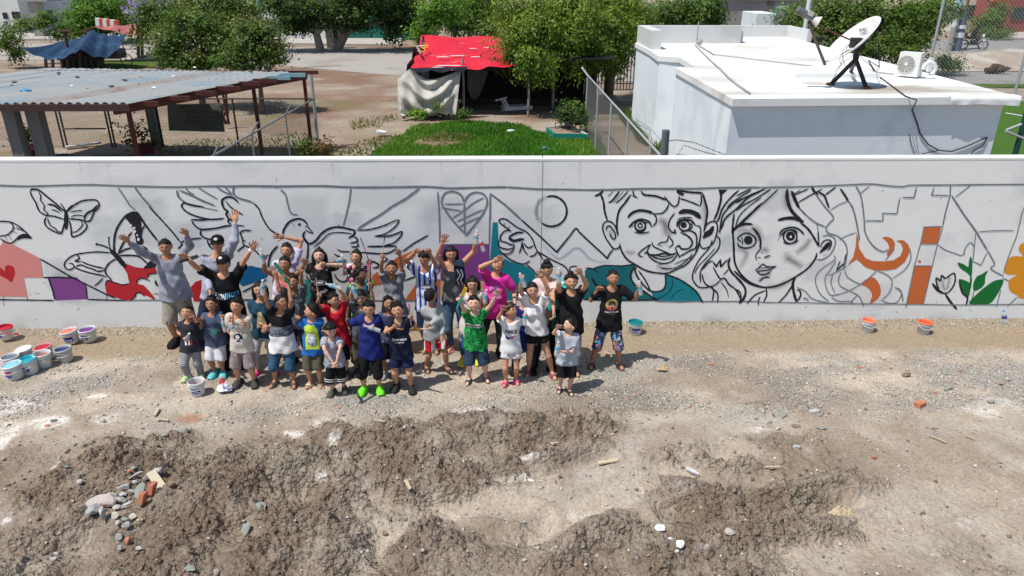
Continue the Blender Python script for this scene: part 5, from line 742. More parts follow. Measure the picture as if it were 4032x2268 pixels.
for i in range(nr+1):
 r=i/nr
 for j in range(na):a=2*math.pi*j/na;vs.append(dc+la*math.cos(a)*r*Ld+sh*math.sin(a)*r*Ld*.93+nn*(.17*(r*r-1)))
for i in range(nr):
 for j in range(na):fs.append((i*na+j,i*na+(j+1)%na,(i+1)*na+(j+1)%na,(i+1)*na+j))
mb=MB();mb.add(vs,fs,0,True);do=mb.build('reflector',M_DISH,dish);md=do.modifiers.new('thick','SOLIDIFY');md.thickness=.02;md.offset=-1
mb=MB();mb.tube([dc-nn*.19,hubt],.06,8);mb.build('bracket',MATS['black_steel'],dish)
fd_=Wd(*z4(400,190),YD-.3);mb=MB();mb.tube([e1+Vector((0,0,-.06)),Wd(*z4(405,200),YD-.3)],[.035,.03],7);mb.tube([hubt+nn*.05,fd_],.018,6,1);mb.tube([Wd(*z4(290,100),YD-.35),Wd(*z4(470,190),YD-.3)],.03,6);mb.build('feed_arm',[mat('arm_steel',(.16,.12,.09),.7),M_RUST],dish)
mb=MB();a_,b_=Wd(*z4(310,85),YD-.3),Wd(*z4(430,150),YD-.3);mb.tube([a_,b_],[.085,.075],10);mb.bar(Wd(*z4(395,105),YD-.32),Wd(*z4(440,125),YD-.32),.12,.1,mi=1);mb.lathe(Wd(*z4(435,165),YD-.3),[(.05,0),(.13,.16)],12,mi=1,axis=(.8,-.3,-.35),capt=False);mb.build('feed_horn',[mat('steel_grey',(.22,.23,.24),.5,metal=.5),M_DISH],dish)
def tdecal(txt,size,m,c,ux,uy,parent,name='lettering',lift=.0,bold=True):
 cu=bpy.data.curves.new('t','FONT');cu.body=txt;cu.size=size;cu.align_x='CENTER';cu.align_y='CENTER';cu.resolution_u=2;cu.offset=size*.02 if bold else 0
 o=bpy.data.objects.new('t',cu);COL.objects.link(o);dg=bpy.context.evaluated_depsgraph_get();me=o.evaluated_get(dg).to_mesh();vs=[tuple(v.co)for v in me.vertices];fs=[tuple(p.vertices)for p in me.polygons];o.evaluated_get(dg).to_mesh_clear();bpy.data.objects.remove(o);bpy.data.curves.remove(cu)
 mb=MB();n_=Vector(ux).cross(Vector(uy));mb.add([Vector(c)+Vector(ux)*v[0]+Vector(uy)*v[1]+n_*lift for v in vs],fs);return mb.build(name,m,parent)
uy_=(la*.75+sh*(1 if sh.z>0 else-1)*.65).normalized();tc_=dc+la*.20*Ld-nn*.155+nn*.03;hr=Vector((1,0,0));hr=(hr-nn*hr.dot(nn)).normalized();vu=nn.cross(hr);vu=vu if vu.z>0 else-vu
def dpt(x,y):r_=ray(*[v*K for v in z4(x,y)]);return CAM+r_*((dc-nn*.055-CAM).dot(nn)/r_.dot(nn))
tdecal('TELMEX',1.0,mat('grey_letters',(.06,.06,.08),.7),dpt(878,262)+nn*.02,(dpt(914,258)-dpt(844,266))/3.5,(dpt(878,249)-dpt(876,275))/.75,dish)
mb=MB();rg=random.Random(5)
for i in range(7):
 a=hubt+Vector((rg.uniform(-.05,.05),-.1,rg.uniform(-.1,.1)));b=feet[0].lerp(feet[1],rg.random())+Vector((rg.uniform(-.5,.3),-.1,rg.uniform(.0,.5)));m_=a.lerp(b,.5)+Vector((rg.uniform(-.6,.5),-.15,rg.uniform(-.2,.4)));c1_=a+Vector((rg.uniform(-.5,.6),-.1,rg.uniform(-.1,.3)));mb.tube([a*(1-t)**3+c1_*3*t*(1-t)**2+m_*3*t*t*(1-t)+b*t**3 for t in[k/12 for k in range(13)]],.006,5)
mb.tube([hubt,hubt+Vector((.45,0,.1)),hubt+Vector((.6,0,-.5)),R_(*z4(920,520),ZB+.02)],.012,5);mb.build('cable',M_CAB,dish)
pa,pb,pc_=R_(*z4(1152,665)),R_(*z4(1335,683)),R_(*z4(1408,645));ac=thing('outdoor_unit','white air conditioning outdoor unit with a curved white hose on the roof','air conditioner',pa.lerp(pc_,.5));ux=(pb-pa);uy2=(pc_-pb);uy2=Vector((-ux.y,ux.x,0)).normalized()*.30;hz=.56
P=[pa,pb,pb+uy2,pa+uy2];mb=MB();M_AC=mat('ac_white',(.70,.70,.67),.5,.04,6);mb.add([p+Vector((0,0,.04))for p in P]+[p+Vector((0,0,.04+hz))for p in P],[(3,2,1,0),(4,5,6,7),(0,1,5,4),(1,2,6,5),(2,3,7,6),(3,0,4,7)]);mb.build('casing',M_AC,ac)
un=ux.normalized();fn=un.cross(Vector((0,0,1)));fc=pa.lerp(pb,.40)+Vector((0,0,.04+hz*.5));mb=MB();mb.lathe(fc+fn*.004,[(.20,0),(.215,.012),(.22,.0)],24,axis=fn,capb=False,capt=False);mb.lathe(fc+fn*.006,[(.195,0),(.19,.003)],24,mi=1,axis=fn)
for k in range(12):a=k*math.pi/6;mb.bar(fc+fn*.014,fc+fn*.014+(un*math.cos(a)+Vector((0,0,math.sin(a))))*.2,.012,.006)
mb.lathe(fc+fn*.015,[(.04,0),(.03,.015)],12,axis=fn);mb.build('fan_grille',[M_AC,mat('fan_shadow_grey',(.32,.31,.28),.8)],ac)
mb=MB();mb.tube([Wd(*z4(1395,600),pb.y),Wd(*z4(1410,560),pb.y),Wd(*z4(1445,535),pb.y),Wd(*z4(1485,550),pb.y),Wd(*z4(1500,590),pb.y),Wd(*z4(1480,630),pb.y),Wd(*z4(1460,645),pb.y)],.055,9);mb.build('hose',mat('hose_white',(.68,.69,.68),.6,.05,5,.8,60),ac)
mb=MB();mb.box(pc_+Vector((.05,-.05,.25)),(.10,.08,.34));mb.build('valve_cover',M_AC,ac)
def house(name,label,x0,x1,yb,ztop,depth,m,roof_m=None,Yd=None,wins=(),doors=(),extra=None,z0=-.1):
 """x0,x1: picture columns of the front; yb: picture row of its foot (2576-wide pixels)"""
 Yh=Yd or Gd((x0+x1)/2,yb).y;a,b=Wd(x0,yb,Yh).x,Wd(x1,yb,Yh).x;t=thing(name,label,'house',((a+b)/2,Yh,0));t['kind']='thing';mb=MB();mb.box(((a+b)/2,Yh+depth/2,(ztop+z0)/2),(b-a,depth,ztop-z0));mb.build('wall',m,t)
 mb=MB();mb.box(((a+b)/2,Yh+depth/2,ztop+.09),(b-a+.3,depth+.3,.17));mb.build('roof',roof_m or m,t)
 for(wx0,wy0,wx1,wy1,bars)in wins:
  p,q=Wd(wx0,wy0,Yh),Wd(wx1,wy1,Yh);mb=MB();f=.06
  for(c,d)in((((p.x+q.x)/2,p.z),(q.x-p.x,f)),(((p.x+q.x)/2,q.z),(q.x-p.x,f)),((p.x,(p.z+q.z)/2),(f,p.z-q.z)),((q.x,(p.z+q.z)/2),(f,p.z-q.z))):mb.box((c[0],Yh-.03,c[1]),(d[0],.09,d[1]))
  for i in range(bars):xx=p.x+(q.x-p.x)*(i+1)/(bars+1);mb.box((xx,Yh-.05,(p.z+q.z)/2),(.03,.03,p.z-q.z))
  fo=mb.build('window',M_FRAME if bars!=2 else M_PARA,t);mb=MB();mb.box(((p.x+q.x)/2,Yh-.004,(p.z+q.z)/2),(q.x-p.x-.02,.02,p.z-q.z-.02));mb.build('pane',M_GLASS,fo)
 for(dx0,dy0,dx1,dy1,dm)in doors:
  p,q=Wd(dx0,dy0,Yh),Wd(dx1,dy1,Yh);mb=MB();mb.box(((p.x+q.x)/2,Yh-.02,(p.z+max(q.z,0))/2),(q.x-p.x,.06,p.z-max(q.z,0)));mb.build('door',dm,t)
 return t
zL=lambda x,y:((x/4.025)/K,(y/4.025)/K)
def L5(*v):return tuple(zL(*v))
M_PWH=mat('pale_house_white',(.68,.69,.68),.92,.05,.5,.2,4,col2=(.6,.6,.58),c2scale=.3);M_LILAC=mat('lilac_wall',(.38,.29,.62),.9,.06,.5);M_GREYW=mat('grey_concrete_wall',(.33,.32,.31),.93,.08,.4,.2,4,col2=(.27,.26,.25),c2scale=.25)
w0=L5(45,205);w1=L5(130,295);w2_=L5(190,190);w3=L5(335,290);d0=L5(460,195);d1=L5(550,290)
house('white_house','large white two storey house at the far upper left',-120,zL(400,0)[0],82,6.5,8,M_PWH,wins=[(*w0,*w1,3),(*w2_,*w3,4),(*L5(60,330),*L5(150,400),2)],Yd=68)
house('white_house','recessed white house wing with a dark doorway',zL(400,0)[0],zL(620,0)[0],80,5.5,6,M_PWH,doors=[(*d0,*L5(550,500),M_DARK)],Yd=71)
house('white_house','low white house with a dark tiled porch beside the doorway',zL(620,0)[0],zL(1000,0)[0],78,4.6,7,mat('bluish_white',(.60,.66,.70),.9),wins=[(*L5(640,170),*L5(830,215),0)],Yd=72)
house('pale_blue_house','pale bluish house right of the porch',zL(1000,0)[0],zL(1180,0)[0],76,5.5,7,mat('pale_blue_wall',(.55,.62,.68),.9),Yd=74)
mb=MB();a_=Gd(*zL(560,600));b_=Gd(*zL(700,600));mb.box(((a_.x+b_.x)/2,a_.y+.5,1.3),(b_.x-a_.x,1.0,2.8));mb.box(((a_.x+b_.x)/2+.3,a_.y+1,2.8),(b_.x-a_.x+1.4,2.4,.14));mb.build('grey_kiosk',M_GREYW,label='small grey concrete kiosk with a sheet on its roof at far left',cat='kiosk')
lh=house('lilac_house','lilac painted house with a dark garage gate',zL(1780,0)[0],zL(2230,0)[0],62,6.5,8,M_LILAC,wins=[(*L5(1868,12),*L5(1895,45),0),(*L5(1928,12),*L5(1955,45),0),(*L5(1985,12),*L5(2012,45),0)],doors=[(*L5(1885,215),*L5(2080,390),M_DARK)],Yd=76)
mb=MB();p,q=Wd(*zL(1870,205),75.9),Wd(*zL(2110,215),75.9);mb.box(((p.x+q.x)/2,75.8,p.z),(q.x-p.x,.5,.16));mb.build('ledge',M_PWH,lh)
z7=lambda x,y:((1000+x/3.68)/K,(y/3.68)/K)
house('white_cottage','low white cottage behind the dark street trees',z7(190,0)[0],z7(1040,0)[0],100,3.4,7,M_PWH,wins=[(*z7(275,315),*z7(455,405),4)],doors=[(*z7(585,330),*z7(588,560),M_GREYW)],Yd=61.5)
house('teal_house','dark teal house in deep shade behind the trees',z7(1330,0)[0],z7(2300,0)[0],100,3.6,7,mat('teal_wall',(.02,.13,.11),.9),doors=[(*z7(1720,420),*z7(1900,585),mat('teal_gate',(.02,.20,.16),.6))],Yd=62)
mb=MB();p=Gd(*z7(1125,690));mb.box(p+Vector((0,0,1.2)),(.55,.5,2.5));mb.box(p+Vector((.55,.1,1.1)),(.4,.4,2.3));mb.build('stone_pillar',mat('mottled_stone',(.16,.15,.14),.95,.4,6,.8,8),label='mottled stone pillar between the two dark street trees',cat='pillar')
gw=house('grey_warehouse','plain grey concrete warehouse wall behind the white roof',1790,2030,150,3.55,8,M_GREYW,Yd=48)
z8=lambda x,y:((2840+x/7.156)/K,(y/7.156)/K)
mb=MB();p=Wd(*z8(1385,85),47.95);mb.box(p,(.30,.25,.26));mb.build('wall_lamp',M_FRAME,gw);mb=MB();p,q=Wd(*z8(130,10),47.95),Wd(*z8(230,460),47.95);mb.tube([p,p.lerp(q,.5),q],.03,5);mb.build('downpipe',M_FRAME,gw)
p,q=Wd(*z8(1550,168),47.0),Wd(*z8(1880,345),47.0);mb=MB();mb.box(((p.x+q.x)/2,47.0,(p.z+q.z)/2),(q.x-p.x,.08,p.z-q.z));mb.box(((p.x+q.x)/2,47.1,q.z/2),(.1,.1,q.z));sg_=mb.build('shop_sign',mat('pale_green_sign',(.52,.62,.48),.6),label='pale green signboard half hidden by leaves',cat='sign');tdecal('Si',.45,mat('sign_teal',(.05,.28,.30),.6),((p.x+q.x)/2-.35,46.93,(p.z+q.z)/2),(1,0,0),(0,0,1),sg_)
p,q=Wd(*z8(1000,380),41),Wd(*z8(1500,760),41);mb=MB();mb.box(((p.x+q.x)/2,42.2,p.z/2),(q.x-p.x,2.4,p.z));mb.build('white_container',M_WHB,label='small pale metal cabin behind the parapet',cat='cabin')
z6=lambda x,y:((3600+x/4.391)/K,(y/4.391)/K)
hc1=house('cream_house','cream house with a barred window at upper right',z6(720,0)[0],z6(1180,0)[0],74,7,7,mat('cream_wall',(.66,.61,.50),.9,.05),wins=[(*z6(880,95),*z6(1040,320),5)],Yd=71)
mb=MB();p,q=Wd(*z6(745,400),70.9),Wd(*z6(1100,500),70.9);mb.box(((p.x+q.x)/2,70.8,(p.z+0)/2),(q.x-p.x,.3,p.z));mb.build('plinth',mat('ochre_plinth',(.45,.38,.22),.9),hc1)
hr_=house('red_house','brick red house with a dark window at the far right',z6(1180,0)[0],z6(2600,0)[0],82,7,7,mat('brick_red_wall',(.30,.075,.07),.9,.08,.8),wins=[(*z6(1710,130),*z6(1870,340),3)],Yd=69)
mb=MB()
for i in range(5):p=Wd(*z6(1370+i*50,25-i*2),68.6);mb.tube([p,p+Vector((0,.9,.35))],.16,8)
mb.build('tiled_awning',mat('terracotta',(.50,.13,.06),.85),hr_)
def pole(label,base,h,r,m,name='utility_pole',band=None,lean=(0,0)):
 b=Vector(base);t=thing(name,label,'pole',b);mb=MB();mb.tube([b-Vector((0,0,.2)),b+Vector((lean[0],lean[1],h))],[r*1.15,r*.8],10);mb.build('shaft',m,t)
 for(z0,z1,bm_)in(band or[]):mb=MB();mb.lathe(b+Vector((lean[0]*z0/h,0,z0)),[(r*1.16,0),(r*1.12,z1-z0)],12,capb=False,capt=False);mb.build('poster_band',bm_,t)
 return t
M_POLE=mat('concrete_pole',(.33,.31,.28),.93,.1,3);M_GALV=mat('galvanised_steel',(.42,.44,.46),.5,.08,10,metal=.3)
pole('concrete pole with pasted posters beside the motorcycle road',Gd(*z6(592,885)),8,.17,M_POLE,band=[(1.6,2.2,mat('poster_paper',(.62,.64,.66),.8)),(2.9,3.4,mat('poster_blue',(.2,.45,.55),.8))])
pole('thick dark blue grey pole stump with white stickers',Gd(*z6(715,878)),2.7,.30,mat('blue_grey_paint',(.09,.11,.17),.7),name='painted_pole',band=[(.9,1.25,MATS['poster_paper']),(1.5,1.75,MATS['poster_paper'])])
pole('slim brown pole rising behind the blue grey stump',Gd(*z6(735,860)),8,.09,mat('brown_pole',(.12,.08,.05),.8))
pole('concrete pole in front of the far white house',Gd(*zL(185,395)),9,.22,M_POLE)
pole('dark pole with a yellow band near the lilac house',Gd(*zL(1150,330)),9,.20,mat('dark_pole',(.10,.08,.06),.85),band=[(1.9,2.9,mat('yellow_band',(.55,.33,.02),.7))])
pole('pale green street lamp post behind the neem trees',Gd(671,176),9,.10,mat('pale_green_post',(.22,.34,.29),.6),name='street_lamp')
pole('white pole standing behind the white building',(Wd(2027,60,31).x,31,0),9,.09,mat('white_post',(.62,.68,.72),.5),name='white_pole')
pole('pole with a blue disc sign behind the red roofed shack',Gd(1145,122),8,.12,mat('weathered_pole',(.13,.10,.08),.9),band=[(2.4,3.0,mat('yellow_tag',(.50,.40,.05),.7))])
p=Wd(1142,68,Gd(1145,122).y-.4);mb=MB();mb.lathe(p,[(.30,0),(.30,.05)],20,axis=(0,-1,0));mb.lathe(p-Vector((.28,0,0)),[(.16,0),(.16,.04)],16,mi=1,axis=(0,-1,0));mb.build('road_sign',[mat('sign_blue',(.06,.22,.50),.5),MATS['yellow_tag']],label='round blue sign on the pole behind the shack',cat='sign')
M_WIRE=mat('fence_wire',(.25,.26,.26),.6,.1,20,metal=.3);mat('old_steel',(.20,.215,.225),.6);M_WIRED=mat('dark_fence_wire',(.07,.07,.07),.7)
def mesh_panel(a,b,h0,h1,m,parent,pitch=.075,w_=.0045,name='wire_mesh',thick=False):
 """woven diamond wires between two ground points, from height h0 to h1"""
 a,b=Vector(a),Vector(b);L=(b-a).length;u=(b-a)/L;H=h1-h0;V=[];F=[];nrm=u.cross(Vector((0,0,1)))
 def strip(s0,z0,s1,z1,off):
  d=Vector((s1-s0,z1-z0,0)).normalized();q=(-d.y*w_/2,d.x*w_/2);n=len(V)
  for(s,z,k)in((s0,z0,1),(s0,z0,-1),(s1,z1,-1),(s1,z1,1)):V.append(a+u*(s+q[0]*k)+Vector((0,0,h0+z+q[1]*k))+nrm*off)
  F.append((n,n+1,n+2,n+3))
  if thick:
   n=len(V);V.extend([a+u*s_+Vector((0,0,h0+z_))+nrm*(off+o_)for s_,z_,o_ in((s0,z0,-w_),(s0,z0,w_),(s1,z1,w_),(s1,z1,-w_))]);F.append((n,n+1,n+2,n+3))
 s=-H
 while s<L:
  s0,z0=(s,0)if s>=0 else(0,-s);s1,z1=(s+H,H)if s+H<=L else(L,L-s)
  if z1>z0:strip(s0,z0,s1,z1,.002)
  s0,z0=(s,H)if s>=0 else(0,H+s);s1,z1=(s+H,0)if s+H<=L else(L,H-(L-s))
  if z0>z1:strip(s0,z0,s1,z1,-.002)
  s+=pitch*1.414
 mb=MB();mb.add(V,F);o=mb.build(name,m,parent);return o
def rail(pts,r,name,m,parent):mb=MB();mb.tube(pts,r,7);return mb.build(name,m,parent)
fa,fb2=Gd(1478,189,2.0),Gd(1664,394,2.0);fa.z=fb2.z=0;fb3=fb2+(fb2-fa)*.14
cf=thing('chain_link_fence','grey chain link fence running away beside the white building','fence',fb2);UPZ=Vector((0,0,1));mesh_panel(fa,fb3,0,2.0,mat('old_wire',(.15,.155,.155),.6),cf,.062,.0026,thick=True)
rail([fa+UPZ*2,fb3+UPZ*2],.028,'rail',M_GALV,cf)
for i in range(6):p=fa.lerp(fb3,i/5);rail([p,p+UPZ*2.02],.028,'post',M_GALV,cf)
mb=MB();mb.bar(fa+UPZ*2.0,fa+UPZ*2.25+Vector((-.2,0,0)),.1,.06);mb.build('post_cap',M_PWH,cf)
bp=Wd(1672,394,13.6);bp.z=0;bt=Wd(1675,327,13.6);t=thing('barbed_wire_post','dark steel post carrying three strands of barbed wire','fence post',bp);rail([bp,bt],.075,'post',mat('post_grey',(.12,.13,.145),.5),t)
mb=MB()
for(s_,e_)in((.92,[(1700,352),(1745,358),(1830,392)]),(.62,[(1720,365),(1770,382),(1810,392)]),(.30,[(1700,388),(1740,392),(1790,400)])):
 pts=[bp.lerp(bt,s_)]+[Wd(x,y,13.8+.25*i)for i,(x,y)in enumerate(e_)];mb.tube(pts,.006,4)
 for i in range(len(pts)-1):
  for k in range(6):q=pts[i].lerp(pts[i+1],(k+.5)/6);mb.bar(q-Vector((0,0,.022)),q+Vector((0.01,0,.022)),.005)
for s_,e_ in((.9,(1600,300)),(.6,(1597,308))):pts=[bp.lerp(bt,s_),Wd((1672+e_[0])/2,(335+e_[1])/2+6,15.5),Wd(*e_,18)];mb.tube(pts,.006,4)
mb.build('barbed_wire',M_WIRED,t)
tf=thing('court_fence','tall diamond mesh fence behind the right end of the white building','fence',(16,32,0));xa,xb=Wd(2330,200,32).x,Wd(2700,200,32).x;mesh_panel((xa,32,0),(xb,32,0),0,5.2,mat('pale_mesh',(.42,.43,.43),.6),tf,.11,.008)
for x in(2330,2562,2690):p=Wd(x,200,32);rail([(p.x,32,0),(p.x,32,5.2)],.06,'post',M_GALV,tf)
gp=thing('green_court_post','dark green court post with two galvanised rails','fence post',(Wd(2556,385,17).x,17,0));
rail([(Wd(2552,395,17).x,17,0),(Wd(2552,395,17).x,17,2.75)],.065,'post',mat('dark_green_paint',(.01,.06,.05),.5),gp)
zz=lambda x,y:((3860+x/4.262)/K,(300+y/4.262)/K)
rail([Wd(*zz(425,910),16.9),Wd(*zz(690,805),16.9)],.03,'rail',M_GALV,gp);rail([Wd(*zz(425,925),16.8),Wd(*zz(800,1075),16.8)],.03,'rail',M_GALV,gp)
M_TIN=mat('weathered_tin',(.38,.395,.385),.6,.12,1.2,.2,12,col2=(.27,.35,.40),c2scale=.5,c2amt=.4,metal=.05,stretch=(1,1,1));M_TINR=mat('rusty_tin',(.36,.335,.31),.6,.15,2,.15,12,col2=(.30,.17,.11),c2scale=.8,c2amt=.35,metal=.1)
M_MAR=mat('maroon_steel',(.085,.025,.02),.6,.2,5);M_LBL2=mat('pale_blue_steel',(.22,.38,.42),.6,.12,5);M_COL=mat('column_concrete',(.16,.165,.17),.93,.12,4,.4,12)
cp=thing('carport','carport with a corrugated tin roof on maroon steel posts','carport',(-9,18,0));ZR=2.5
Aq,Bq,Cq,Dq=Gd(-560,262,ZR),Gd(318,259,ZR),Gd(728,177,ZR),Gd(-260,158,ZR)
Dq=Aq+(Cq-Bq);Dq.y=Cq.y+.9;per=.20;NS=19
def rp(u,v,k=0.):p=(Aq.lerp(Bq,u)).lerp(Dq.lerp(Cq,u),v);p.z=ZR-.06*v+k;return p
Lw=(Bq-Aq).length
for s_ in range(NS):
 u0,u1=s_/NS,(s_+1)/NS+.006;V=[];nu=20;nv=8;rg=random.Random(s_)
 for j in range(nv+1):
  for i in range(nu+1):
   u=u0+(u1-u0)*i/nu;k=.026*math.sin(u*Lw/per*2*math.pi)+.004*(s_%2)+.003*math.sin(j*1.3+s_);ext=1.0+.012*math.sin(u*60);p=rp(min(u,1.004),(j/nv)*ext-.0,k);V.append(p)
 F=[(j*(nu+1)+i,j*(nu+1)+i+1,(j+1)*(nu+1)+i+1,(j+1)*(nu+1)+i)for j in range(nv)for i in range(nu)];mb=MB();mb.add(V,F,0,True);mb.build('roof_sheet',M_TINR if s_ in(13,14)else M_TIN,cp)
ends=[(1255,818,M_MAR),(1505,776,M_MAR),(1710,735,M_MAR),(1905,697,M_MAR),(2065,659,M_MAR),(2195,637,M_MAR),(2300,614,M_LBL2),(2420,592,M_LBL2),(2520,571,M_MAR)]
for i,(x,y,m_)in enumerate(ends):p=Gd(*z1(x,y),ZR-.08);mb=MB();mb.box(((p.x-14)/2,p.y,ZR-.09),(p.x+14,.07,.11));mb.build('purlin',m_,cp)
ba,bb_=Gd(*z1(905,880),ZR-.24),Gd(*z1(2425,605),ZR-.24);mb=MB();mb.bar(ba,bb_,.10,.17);mb.build('edge_beam',M_MAR,cp)
mb=MB();mb.box(((Aq.x+Bq.x)/2,Aq.y+.02,ZR-.09),(Lw+.2,.06,.15));mb.build('front_beam',mat('dark_beam',(.06,.035,.03),.7),cp)
for t_ in(.055,.665,.985):p=ba.lerp(bb_,t_);mb=MB();mb.box((p.x,p.y,(p.z-.09)/2),(.09,.09,p.z-.09));mb.build('post',M_MAR,cp)
for(x,y,Yc,w_)in((75,850,Aq.y+.5,.27),(265,850,Aq.y+.7,.30)):p=Wd(*z1(x,y),Yc);mb=MB();mb.box((p.x,Yc,(ZR-.16)/2),(w_,w_,ZR-.16));mb.build('column',M_COL,cp)
p=Gd(*z1(1250,1175));mb=MB();mb.box((p.x,p.y,1.15),(.24,.24,2.3));mb.build('column',M_COL,cp)
for i,(x,y,k_,lb)in enumerate([(2100,565,'d','dark flat stone at the right end of the tin roof'),(1380,607,'w','white crumpled scrap on the tin roof'),(1545,537,'w','white scrap near the far edge of the tin roof'),(885,688,'d','bent dark rod end on the tin roof'),(690,702,'p','small pinkish stone on the tin roof'),(570,684,'w','small pale stone near the tin roof middle'),(205,722,'b','crumpled blue plastic bag on the tin roof'),(115,655,'d','dark stone at the left of the tin roof'),(90,675,'p','pinkish chip below the dark stone on the tin roof'),(1027,618,'p','orange chip on the middle of the tin roof'),(990,637,'d','dark chip below the orange chip'),(1095,663,'p','beige chip right of the tin roof centre'),(1140,708,'p','small red chip on the front half of the tin roof'),(1985,570,'d','small dark chip near the right end of the tin roof'),(615,612,'d','dark chip left of the tin roof centre'),(460,583,'d','dark chip near the far left edge of the roof'),(1225,697,'w','tiny white chip on the front half of the tin roof'),(1105,606,'p','small brown chip at the tin roof centre')]):
 p=Gd(*z1(x,y),ZR-.005);mb=MB();s_={'d':.085,'w':.07,'p':.05,'b':.15}[k_];mb.rock(p+Vector((0,0,s_*.2)),(s_,s_*.8,s_*.35),i+50);mb.build('roof_litter',{'d':mat('dark_stone',(.09,.09,.09),.9),'w':M_LIME if 'M_LIME' in globals()else M_PWH,'p':mat('pinkish_stone',(.40,.28,.22),.9),'b':mat('blue_plastic',(.06,.28,.50),.5)}[k_],label=lb,cat='litter',group='litter lying on the tin roof')
YN=23.8;ff=thing('chain_link_fence','dark chain link fence with a gate behind the carport','fence',(-10,YN,0));HF_=1.55;xl,xr=Wd(-100,300,YN).x,Wd(790,260,YN).x;mesh_panel((xl,YN,0),(xr,YN,0),.03,HF_,M_WIRED,ff,.07,.006)
rail([(xl,YN,HF_),(xr,YN,HF_)],.025,'rail',M_WIRED,ff)
for x in(430,460,822,848,1238,1848):p=Wd(*z1(x,850),YN);rail([(p.x,YN,0),(p.x,YN,HF_)],.03,'post',M_WIRED,ff)
p,q=Wd(*z1(500,1020),YN-.03),Wd(*z1(840,1020),YN-.03);rail([p,q],.025,'gate_rail',M_WIRED,ff)
cr_=Wd(*z1(2490,830),YN);cpost=Vector((cr_.x,YN,0));rail([cpost,cpost+UPZ*2.35],.05,'corner_post',M_GALV,ff)
rn=Gd(*z1(1690,1235),HF_);rn0=Vector((rn.x,rn.y,0));ext=rn0+(rn0-cpost)*.1;mesh_panel(cpost,ext,.03,HF_,M_WIRED,ff,.07,.006);rail([cpost+UPZ*HF_,ext+UPZ*HF_],.026,'rail',MATS['old_steel'],ff)
for t_ in(.36,.70,1.0):p=cpost.lerp(rn0,t_);rail([p,p+UPZ*HF_,p+UPZ*(HF_+.3)+Vector((.2,0,0))],.024,'post',MATS['old_steel'],ff)
zb=[Wd(*z1(x,y),YN-.07)for x,y in((1325,822),(1755,815),(1782,1046),(1340,1036))];V=[];n=12
for j in range(n+1):
 for i in range(n+1):u,v=i/n,j/n;p=zb[0].lerp(zb[1],u).lerp(zb[3].lerp(zb[2],u),v);V.append(p+Vector((0,-.02*math.sin(u*7+v*3),-.02*math.sin(u*3.14)*(1-v))))
mb=MB();mb.add(V,[(j*(n+1)+i,j*(n+1)+i+1,(j+1)*(n+1)+i+1,(j+1)*(n+1)+i)for j in range(n)for i in range(n)],0,True);bn=mb.build('banner',mat('grey_banner',(.17,.17,.155),.8,.08,3),label='dark grey banner with mirrored lettering seen from behind on the mesh fence',cat='banner')
for i,tx in enumerate(('COLECTA DE TAPAS','669 681 6389 APOYO','669 681 6389 12','CALLE Y RECICLA','4 6 669')):c_=zb[0].lerp(zb[1],.66).lerp(zb[3].lerp(zb[2],.70),.12+i*.18);tdecal(tx,.17,mat('faint_print',(.11,.11,.105),.8),c_+Vector((0,-.045,0)),(-1,0,0),(0,0,1),bn)
heap=MB();V=[];n,m_=50,8;xa,xb=Wd(*z1(150,1200),20.5).x,Wd(*z1(1560,1215),20.5).x
for j in range(m_+1):
 for i in range(n+1):
  u,v=i/n,j/m_;z=(.50+.22*fbm(np.array(u*9.),np.array(v*2.),71,3)-.28*(u>.88)-.1)*math.sin(math.pi*min(1,v*1.0))**.5;z=float(z)*min(1,u*12,(1-u)*20);V.append((xa+(xb-xa)*u,19.6+1.8*v,max(z,.0)))
heap.add(V,[(j*(n+1)+i,j*(n+1)+i+1,(j+1)*(n+1)+i+1,(j+1)*(n+1)+i)for j in range(m_)for i in range(n)],0,True);heap.build('tarpaulin_heap',mat('black_tarp',(.012,.014,.022),.55,.3,3,.6,6),label='black tarpaulin spread over a low heap under the carport',cat='tarpaulin')
def potted(label,x,y,Yp,red=False,s=.35):
 p=Wd(*z1(x,y),Yp);p.z=0;t=thing('potted_plant',label,'potted plant',p,'potted plants');mb=MB();mb.lathe(p,[(s*.4,0),(s*.52,s*.9),(s*.46,s*.9)],14);mb.build('pot',mat('dark_red_pot',(.16,.03,.03),.7),t);leaves('foliage',[(p+Vector((0,0,s*1.6)),(s*.8,s*.8,s*.7))],170,.12,GR['dark']if not red else[(.05,.08,.02),(.10,.12,.03),(.30,.06,.04)],t,int(x))
potted('green potted plant left under the carport',225,1150,22.3,s=.45);potted('potted plant with red tips behind the concrete column',1150,1140,22.3,True,.5);potted('small potted plant at the corner post',2450,1215,21.8,False,.3);potted('red pot with a small plant right of the corner post',2550,1215,21.8,True,.28)
mb=MB();
for(a,b)in(((1715,755),(1790,985)),((1765,745),(1815,985)),((1790,745),(1808,980)),((1775,915),(1785,895))):mb.tube([Wd(*z1(*a),27),Wd(*z1(*b),27)],.045,6)
mb.build('trestle',M_MAR,label='maroon steel trestle standing on the dirt behind the banner',cat='trestle')
mb=MB();a_,b_=Gd(*z1(520,1165),.05),Gd(*z1(800,1130),.05);mb.bar(a_,b_,.12,.05);mb.build('plank',M_PWH,label='pale plank lying on the dirt behind the gate',cat='plank')
sh_=thing('tarp_shelter','shelter roofed with a sagging blue tarp on crooked poles','shelter',Gd(200,168));YS=42.0
def cloth_grid(fn,nu,nv,name,m,parent,**kw):
 V=[fn(i/nu,j/nv)for j in range(nv+1)for i in range(nu+1)];mb=MB();mb.add(V,[(j*(nu+1)+i,j*(nu+1)+i+1,(j+1)*(nu+1)+i+1,(j+1)*(nu+1)+i)for j in range(nv)for i in range(nu)],0,True);return mb.build(name,m,parent,**kw)
